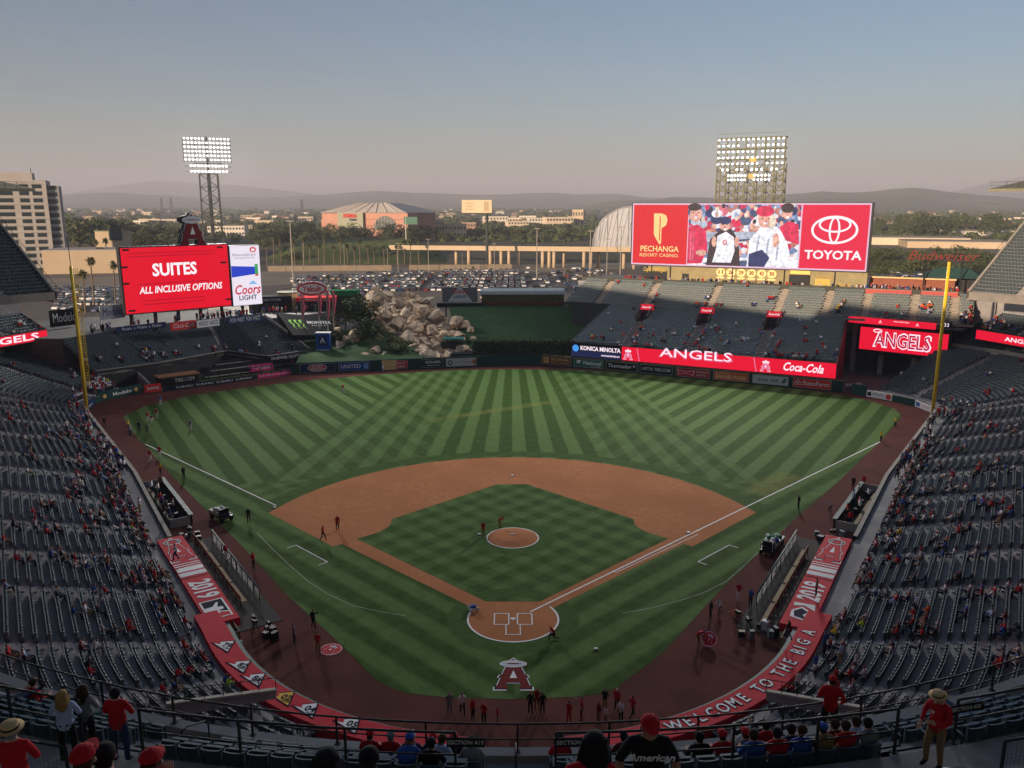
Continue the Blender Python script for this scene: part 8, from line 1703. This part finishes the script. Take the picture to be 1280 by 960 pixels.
def cap_mesh():
    m_ = MB(); n = 12
    for j in range(4):
        for i in range(n):
            P = lambda i_, j_: (.094*math.cos(2*PI*i_/n)*math.cos(j_*PI/8), .108*math.sin(2*PI*i_/n)*math.cos(j_*PI/8), .088*math.sin(j_*PI/8)); m_.quad(P(i, j), P(i+1, j), P(i+1, j+1), P(i, j+1))
    for i in range(6):
        a, b_ = R(25+130*i/6), R(25+130*(i+1)/6); m_.quad((.1*math.cos(a), .116*math.sin(a), .005), (.1*math.cos(b_), .116*math.sin(b_), .005), (.095*math.cos(b_), .116*math.sin(b_)+.085*math.sin((b_-R(25))/R(130)*PI)+.005, -.012), (.095*math.cos(a), .116*math.sin(a)+.085*math.sin((a-R(25))/R(130)*PI)+.005, -.012))
    m_.ball((0, 0, .086), .01, 0, 6, 3); return m_.mesh('cap', [CL['red']], True)
CAPME = cap_mesh()
def hat_mesh():
    m_ = MB(); m_.tube([(0, 0, 0), (0, 0, .012)], [.16, .165], 20, 0); m_.tube([(0, 0, .01), (0, 0, .085), (0, 0, .095)], [.108, .098, .085], 16, 0); m_.tube([(0, 0, .013), (0, 0, .04)], [.111, .107], 16, 1); return m_.mesh('straw_hat', [CL['straw'], CL['black']], True)
HATME = hat_mesh()
def hair_mesh(long):
    m_ = MB(); m_.ball((0, -.012, .045), (.098, .112, .10), 0, 12, 7, jit=.05)
    if long:
        for i in range(30):
            a = R(180+180*i/29); x, y = .085*math.cos(a), -.02+.09*math.sin(a); m_.tube([(x, y, .08), (x*1.25, y*1.25, -.06), (x*1.35+rng.uniform(-.02, .02), y*1.3, -.20-.05*rng.random()), (x*1.1, y*1.15, -.30-.06*rng.random())], [.02, .03, .028, .008], 5)
    return m_.mesh('hair', [CL['brown']], True)
HAIRL, HAIRS = hair_mesh(True), hair_mesh(False)
def hd(pose, loc, rz, label, shirt, trousers, hair='brown', skin=0, sleeve=None, head=None, headcol=None, s=1.0, shoes='black'):
    o = person(pose, loc, rz, label, shirt, trousers, 'brown' if head == 'cap' else hair, skin, sleeve, shoes, None, HDB, s); o.scale = (s*1.12, s*1.12, s); J = HDDEF[pose]; h = Vector(J['head']); c = Vector(J['crown']); up = (c-h).normalized()
    if head:
        me = {'cap': CAPME, 'hat': HATME, 'long': HAIRL, 'short': HAIRS, 'beanie': CAPME}[head]; k = link({'cap': 'cap', 'hat': 'straw_hat', 'long': 'hair', 'short': 'hair', 'beanie': 'knit_cap'}[head], me, o)
        k.location = h + up*(.055 if head == 'cap' else .075 if head == 'hat' else .0); k.rotation_euler = (-math.asin(max(-1, min(1, up.y))), 0, 0)
        if head != 'hat': k.material_slots[0].link = 'OBJECT'; k.material_slots[0].material = CL[headcol or hair]
    return o
def fpos(px, py, z): g = gp(px, py, z); return g
def face_out(p): return math.atan2(p.y+8, p.x)+PI/2 + PI/2 - PI/2      # bodies face +y: turn them towards the field
def face_field(p): return toward(p.x, p.y, 0, 30)
# (head pixel, floor-to-head height, floor plane) -> sitters snap to the row below their head
sit_spots = list(row_spots()); SP = []
for k, dg, o_ in sit_spots:
    p, n = FG.at(sth(dg), o_); SP.append((p.x, p.y, FZ0+k*FI, math.atan2(n.y, n.x), k, dg))
SPX = np.array([to_px(q[0], q[1], q[2]+1.15)[:2] for q in SP]); taken = set()
def sitter(px, py, pose, label, shirt, trousers, hair='brown', sleeve=None, head='short', headcol=None, skin=0, turn=0):
    d = np.hypot(SPX[:, 0]-px, SPX[:, 1]-py); 
    for i in np.argsort(d):
        if i not in taken: break
    taken.add(int(i)); q = SP[int(i)]; a = q[3]+PI/2          # seat local +y points outwards
    return hd(pose, (q[0], q[1], q[2]-.02), q[3]+PI/2+turn, label, shirt, trousers, hair, skin, sleeve, head, headcol)
for a in ((457, 903, 'seat', 'seated spectator in red jacket and red cap by the front rail, left of centre', 'red', 'denim', 'red', 'red', 'cap', 'red'), (482, 905, 'seat', 'seated spectator in red pullover and grey knit cap by the front rail', 'red', 'black', 'grey', 'red', 'short', 'grey'),
          (518, 920, 'seat', 'seated spectator in white and blue cap, navy jacket, middle of the left block', 'navy', 'denim', 'white', 'navy', 'cap', 'white'), (508, 936, 'seat_lean', 'dark seated spectator in blue cap beside the white capped one', 'blue', 'black', 'blue', 'blue', 'cap', 'blue'), (538, 926, 'seat', 'seated spectator in black with black hair, between white cap and pale shirt', 'black', 'black', 'black', 'black', 'short'), (556, 925, 'seat_turn', 'seated spectator in pale blue shirt with brown hair turning right', 'pale blue', 'denim', 'brown', 'pale blue', 'short'), (566, 915, 'seat', 'seated spectator in red cap and black jacket near the centre stairs', 'black', 'black', 'red', 'black', 'cap', 'red'), (545, 914, 'seat', 'seated spectator in red cap one row before the pale shirt', 'navy', 'denim', 'red', 'navy', 'cap', 'red'), (597, 938, 'seat', 'seated spectator with black hair and grey top next to the section plate', 'grey', 'black', 'black', 'grey', 'short'),
          (704, 920, 'seat', 'seated spectator in red top and dark cap right of the centre stairs', 'red', 'black', 'black', 'red', 'cap', 'black'), (783, 912, 'seat', 'small dark haired spectator seated behind the woman in red', 'maroon', 'black', 'black', 'maroon', 'short'), (864, 932, 'seat', 'seated spectator in black with black hair right of the man in the black jersey', 'black', 'black', 'black', 'black', 'short'), (902, 925, 'seat', 'seated spectator in bright red jacket and red cap, right block', 'red', 'denim', 'red', 'red', 'cap', 'red'), (924, 910, 'seat', 'white haired spectator seated in white, right block', 'white', 'khaki', 'white', 'white', 'short'), (932, 922, 'seat', 'spectator in red cap and grey top in the right block', 'grey', 'denim', 'red', 'grey', 'cap', 'red'), (946, 916, 'seat', 'spectator in blue jacket in the right block', 'blue', 'denim', 'brown', 'blue', 'short'), (952, 906, 'seat', 'spectator with black hair and red jacket at the end of the right block row', 'red', 'black', 'black', 'red', 'short'),
          (966, 930, 'seat', 'spectator in red jersey numbered on the back near the right stairs', 'red', 'black', 'black', 'red', 'short'), (988, 912, 'seat', 'spectator in navy jacket with dark hair near the right stairs', 'navy', 'black', 'black', 'navy', 'short'), (1003, 920, 'seat_turn', 'brown haired spectator in blue beside the khaki sleeved one', 'blue', 'denim', 'brown', None, 'short'), (1026, 918, 'seat', 'spectator in blue cap and khaki top near the right stairs', 'khaki', 'denim', 'blue', 'khaki', 'cap', 'blue'), (1045, 930, 'seat', 'spectator in maroon top with brown hair before the right railing', 'maroon', 'denim', 'brown', None, 'short'), (1060, 916, 'seat', 'bald looking spectator in red with a cup before the right railing', 'red', 'khaki', 'brown', None, 'short'), (1073, 912, 'seat', 'spectator in pale blue shirt before the right railing', 'pale blue', 'denim', 'brown', 'pale blue', 'short'), (1102, 908, 'seat', 'spectator in grey with dark hair near the man in the straw hat', 'grey', 'denim', 'black', 'grey', 'short')):
    sitter(*a)
for (px, py, pose, lb, sh_, tr_, hr, sl_) , hz_ in (((1212, 868, 'recline', 'person lying back in pale blue jacket with feet on the front rail at the right', 'pale blue', 'denim', 'brown', 'pale blue'), 0), ((12, 852, 'recline', 'person in grey leaning back by the front rail at the left edge', 'grey', 'denim', 'brown', 'grey'), 0), ((40, 816, 'seat', 'person in red and black seated by the left front rail', 'red', 'black', 'brown', 'red'), 0)):
    sitter(px, py, pose, lb, sh_, tr_, hr, sl_, 'short')
# people on the cross aisle and the stairs
def stander(px, py, z, pose, face, *a, **k):
    p = gp(px, py, z); f = toward(p.x, p.y, *face); return hd(pose, (p.x, p.y, z), f, *a, **k)
stander(88, 953, 23.0, 'back_stand', (-22, 20), 'woman in pale grey pullover with long fair hair and shoulder strap on the cross aisle', 'pale blue', 'black', 'blond', 0, 'pale blue', 'long', 'blond', 1.0)
stander(112, 938, 22.6, 'back_stand', (0, 20), 'person with long brown hair close beside the fair haired woman', 'grey', 'black', 'brown', 0, 'grey', 'long', 'brown', .96)
stander(153, 953, 23.0, 'back_stand', (-8, 20), 'man in bright red pullover with short dark hair on the left cross aisle', 'red', 'denim', 'black', 0, 'red', 'short', 'black', 1.03)
o = stander(1166, 957, 23.0, 'phone', (4, -52), 'usher in red jacket, khaki trousers and flat straw hat looking at his hand', 'red', 'khaki', 'brown', 0, 'red', 'hat', None, 1.04)
MB().box((.05, .125, 1.27), (.06, .012, .06)).build('badge', P_WHT, o)
stander(1034, 926, 22.3, 'phone', (18, -20), 'woman in dark red jacket and red cap standing in the right stairs', 'red', 'black', 'red', 0, 'red', 'cap', 'red', .98)
def nearp(px, py, depth, pose, face, *a, hh=1.64, **k):
    q = gp(px, py, CAM.z-5); r = (q-CAM).normalized(); p = CAM + r*depth; z = p.z-hh; f = toward(p.x, p.y, *face); return hd(pose, (p.x, p.y, z), f, *a, **k)
o = nearp(812, 903, 9.4, 'climb', (1.0, -70), 'man in black lettered jersey and red cap climbing the stairs towards the camera', 'black', 'black', 'brown', 1, None, 'cap', 'red')
t_ = text_mesh('American', .11, bold=.02, shear=.3); t_.materials.append(CL['white']); q = link('jersey_lettering', t_, o); q.location = (0, .172, 1.36); q.rotation_euler = (PI/2, 0, PI)
nearp(736, 925, 8.2, 'seat_turn', (-4, 30), 'woman with long black hair and red top seated close to the camera', 'red', 'black', 'black', 1, 'red', 'long', 'black', hh=1.24)
nearp(411, 945, 8.0, 'seat', (0, 20), 'person with long black hair seated at the bottom edge, left of centre', 'black', 'black', 'black', 1, 'black', 'long', 'black', hh=1.24)
nearp(463, 942, 9.4, 'seat', (0, 20), 'person with short black hair and white collar at the bottom edge', 'white', 'black', 'black', 1, 'white', 'short', 'black', hh=1.24)
nearp(108, 942, 8.6, 'seat', (-6, 20), 'spectator in red cap and red top at the bottom left edge', 'red', 'black', 'red', 0, 'red', 'cap', 'red', hh=1.24)
nearp(134, 938, 9.2, 'seat', (-6, 20), 'dark haired spectator in red next to the red cap at the bottom left', 'red', 'black', 'black', 0, 'red', 'short', 'black', hh=1.24)
nearp(176, 958, 8.8, 'seat_lean', (-6, 20), 'stooping spectator in red at the bottom left edge', 'red', 'black', 'red', 0, 'red', 'cap', 'red', hh=1.24)
nearp(12, 914, 14.6, 'back_stand', (-24, 20), 'man in red with wide straw hat behind the wire mesh at the left edge', 'red', 'black', 'grey', 0, 'red', 'hat', None)
# the seats themselves: one object each, tipped down under sitters
SGR = 'seats on the nearest deck'
def front_seat(q, i):
    t = thing('stadium_seat', f'{"occupied" if i in taken else "empty"} dark green folding seat, {ROWN[q[4]]}, {sec(q[5])}', 'seat', (q[0], q[1], q[2]), q[3]-PI/2+PI, SGR)
    return t
nseat = 0
for i, q in enumerate(SP):
    if not in_view((q[0], q[1], q[2]), 20) or nseat >= 296: continue
    t = front_seat(q, i); nseat += 1; t.rotation_euler.z = q[3]+PI/2-PI
    t.rotation_euler.z = q[3] - PI/2
    link('backrest', SBACK, t); link('seat_pan', SDN if i in taken else SUP, t); link('seat_standard', SSTD, t)
rest = MB()
X_ = []
for k in range(2):
    Rr = 37.3+5.9+(k+.6)*.8
    for j in range(64):
        dg = -21 + 42*(j+.5)/64
        if any(abs(R(dg-s_)*Rr) < .9 for s_ in STAIRS): continue
        p, n = FG.at(sth(dg), 5.9+(k+.6)*.8); X_.append(xf(p.x, p.y, 23.6+k*.531, math.atan2(n.y, n.x)-PI/2))
sb = far_seat(); o = link('near_seating', tile('near_seating', sb, [SGRN, SGRN, SRIM], np.array(X_))); tag(o, 'rows of seats just behind the cross aisle at the bottom edge', 'seating', kind='stuff')
# ---------------------------------------------------------------- evening haze between the stadium and the hills
HAZE_TOP = 620
hz = MB().box((0, 0, (HAZE_TOP-3)/2), (52000, 52000, HAZE_TOP+3)).build('haze', None)
hm = bpy.data.materials.new('evening haze'); hm.use_nodes = True; n, l = nodes(hm)
n.remove(n['Principled BSDF']); pv = n.new('ShaderNodeVolumePrincipled'); l.new(pv.outputs[0], n['Material Output'].inputs['Volume'])
pv.inputs['Color'].default_value = (.76, .785, .90, 1); pv.inputs['Density'].default_value = 1.4e-4; pv.inputs['Anisotropy'].default_value = .0
hz.data.materials.clear(); hz.data.materials.append(hm); tag(hz, kind='stuff')
hz.display_type = 'WIRE'
# ---- things alike under one label, few enough to count: said by their order in the picture
ORD = ['leftmost', 'second from left', 'third from left', 'fourth from left', 'fifth from left', 'sixth from left', 'seventh from left', 'eighth from left', 'ninth from left', 'tenth from left', 'eleventh from left', 'twelfth from left']
TEENS = 'thirteenth fourteenth fifteenth sixteenth seventeenth eighteenth nineteenth twentieth'.split()
ORD += [t_+' from left' for t_ in TEENS] + [f'twenty-{t_} from left' for t_ in ('first', 'second', 'third', 'fourth', 'fifth', 'sixth', 'seventh', 'eighth', 'ninth')] + ['thirtieth from left'] + [f'thirty-{t_} from left' for t_ in ('first', 'second', 'third', 'fourth', 'fifth', 'sixth', 'seventh', 'eighth', 'ninth')] + ['fortieth from left'] + [f'forty-{t_} from left' for t_ in ('first', 'second', 'third', 'fourth', 'fifth', 'sixth', 'seventh', 'eighth')]
by = {}
for o in col0.objects:
    if o.get('category') and o.get('label') and not o.parent: by.setdefault(o['label'], []).append(o)
for lb, lst in by.items():
    if 1 < len(lst) <= len(ORD) and len(lb.split()) <= 13:
        lst.sort(key=lambda o: to_px(*o.location)[0])
        for i, o in enumerate(lst): o['label'] = lb + ', ' + ORD[i]
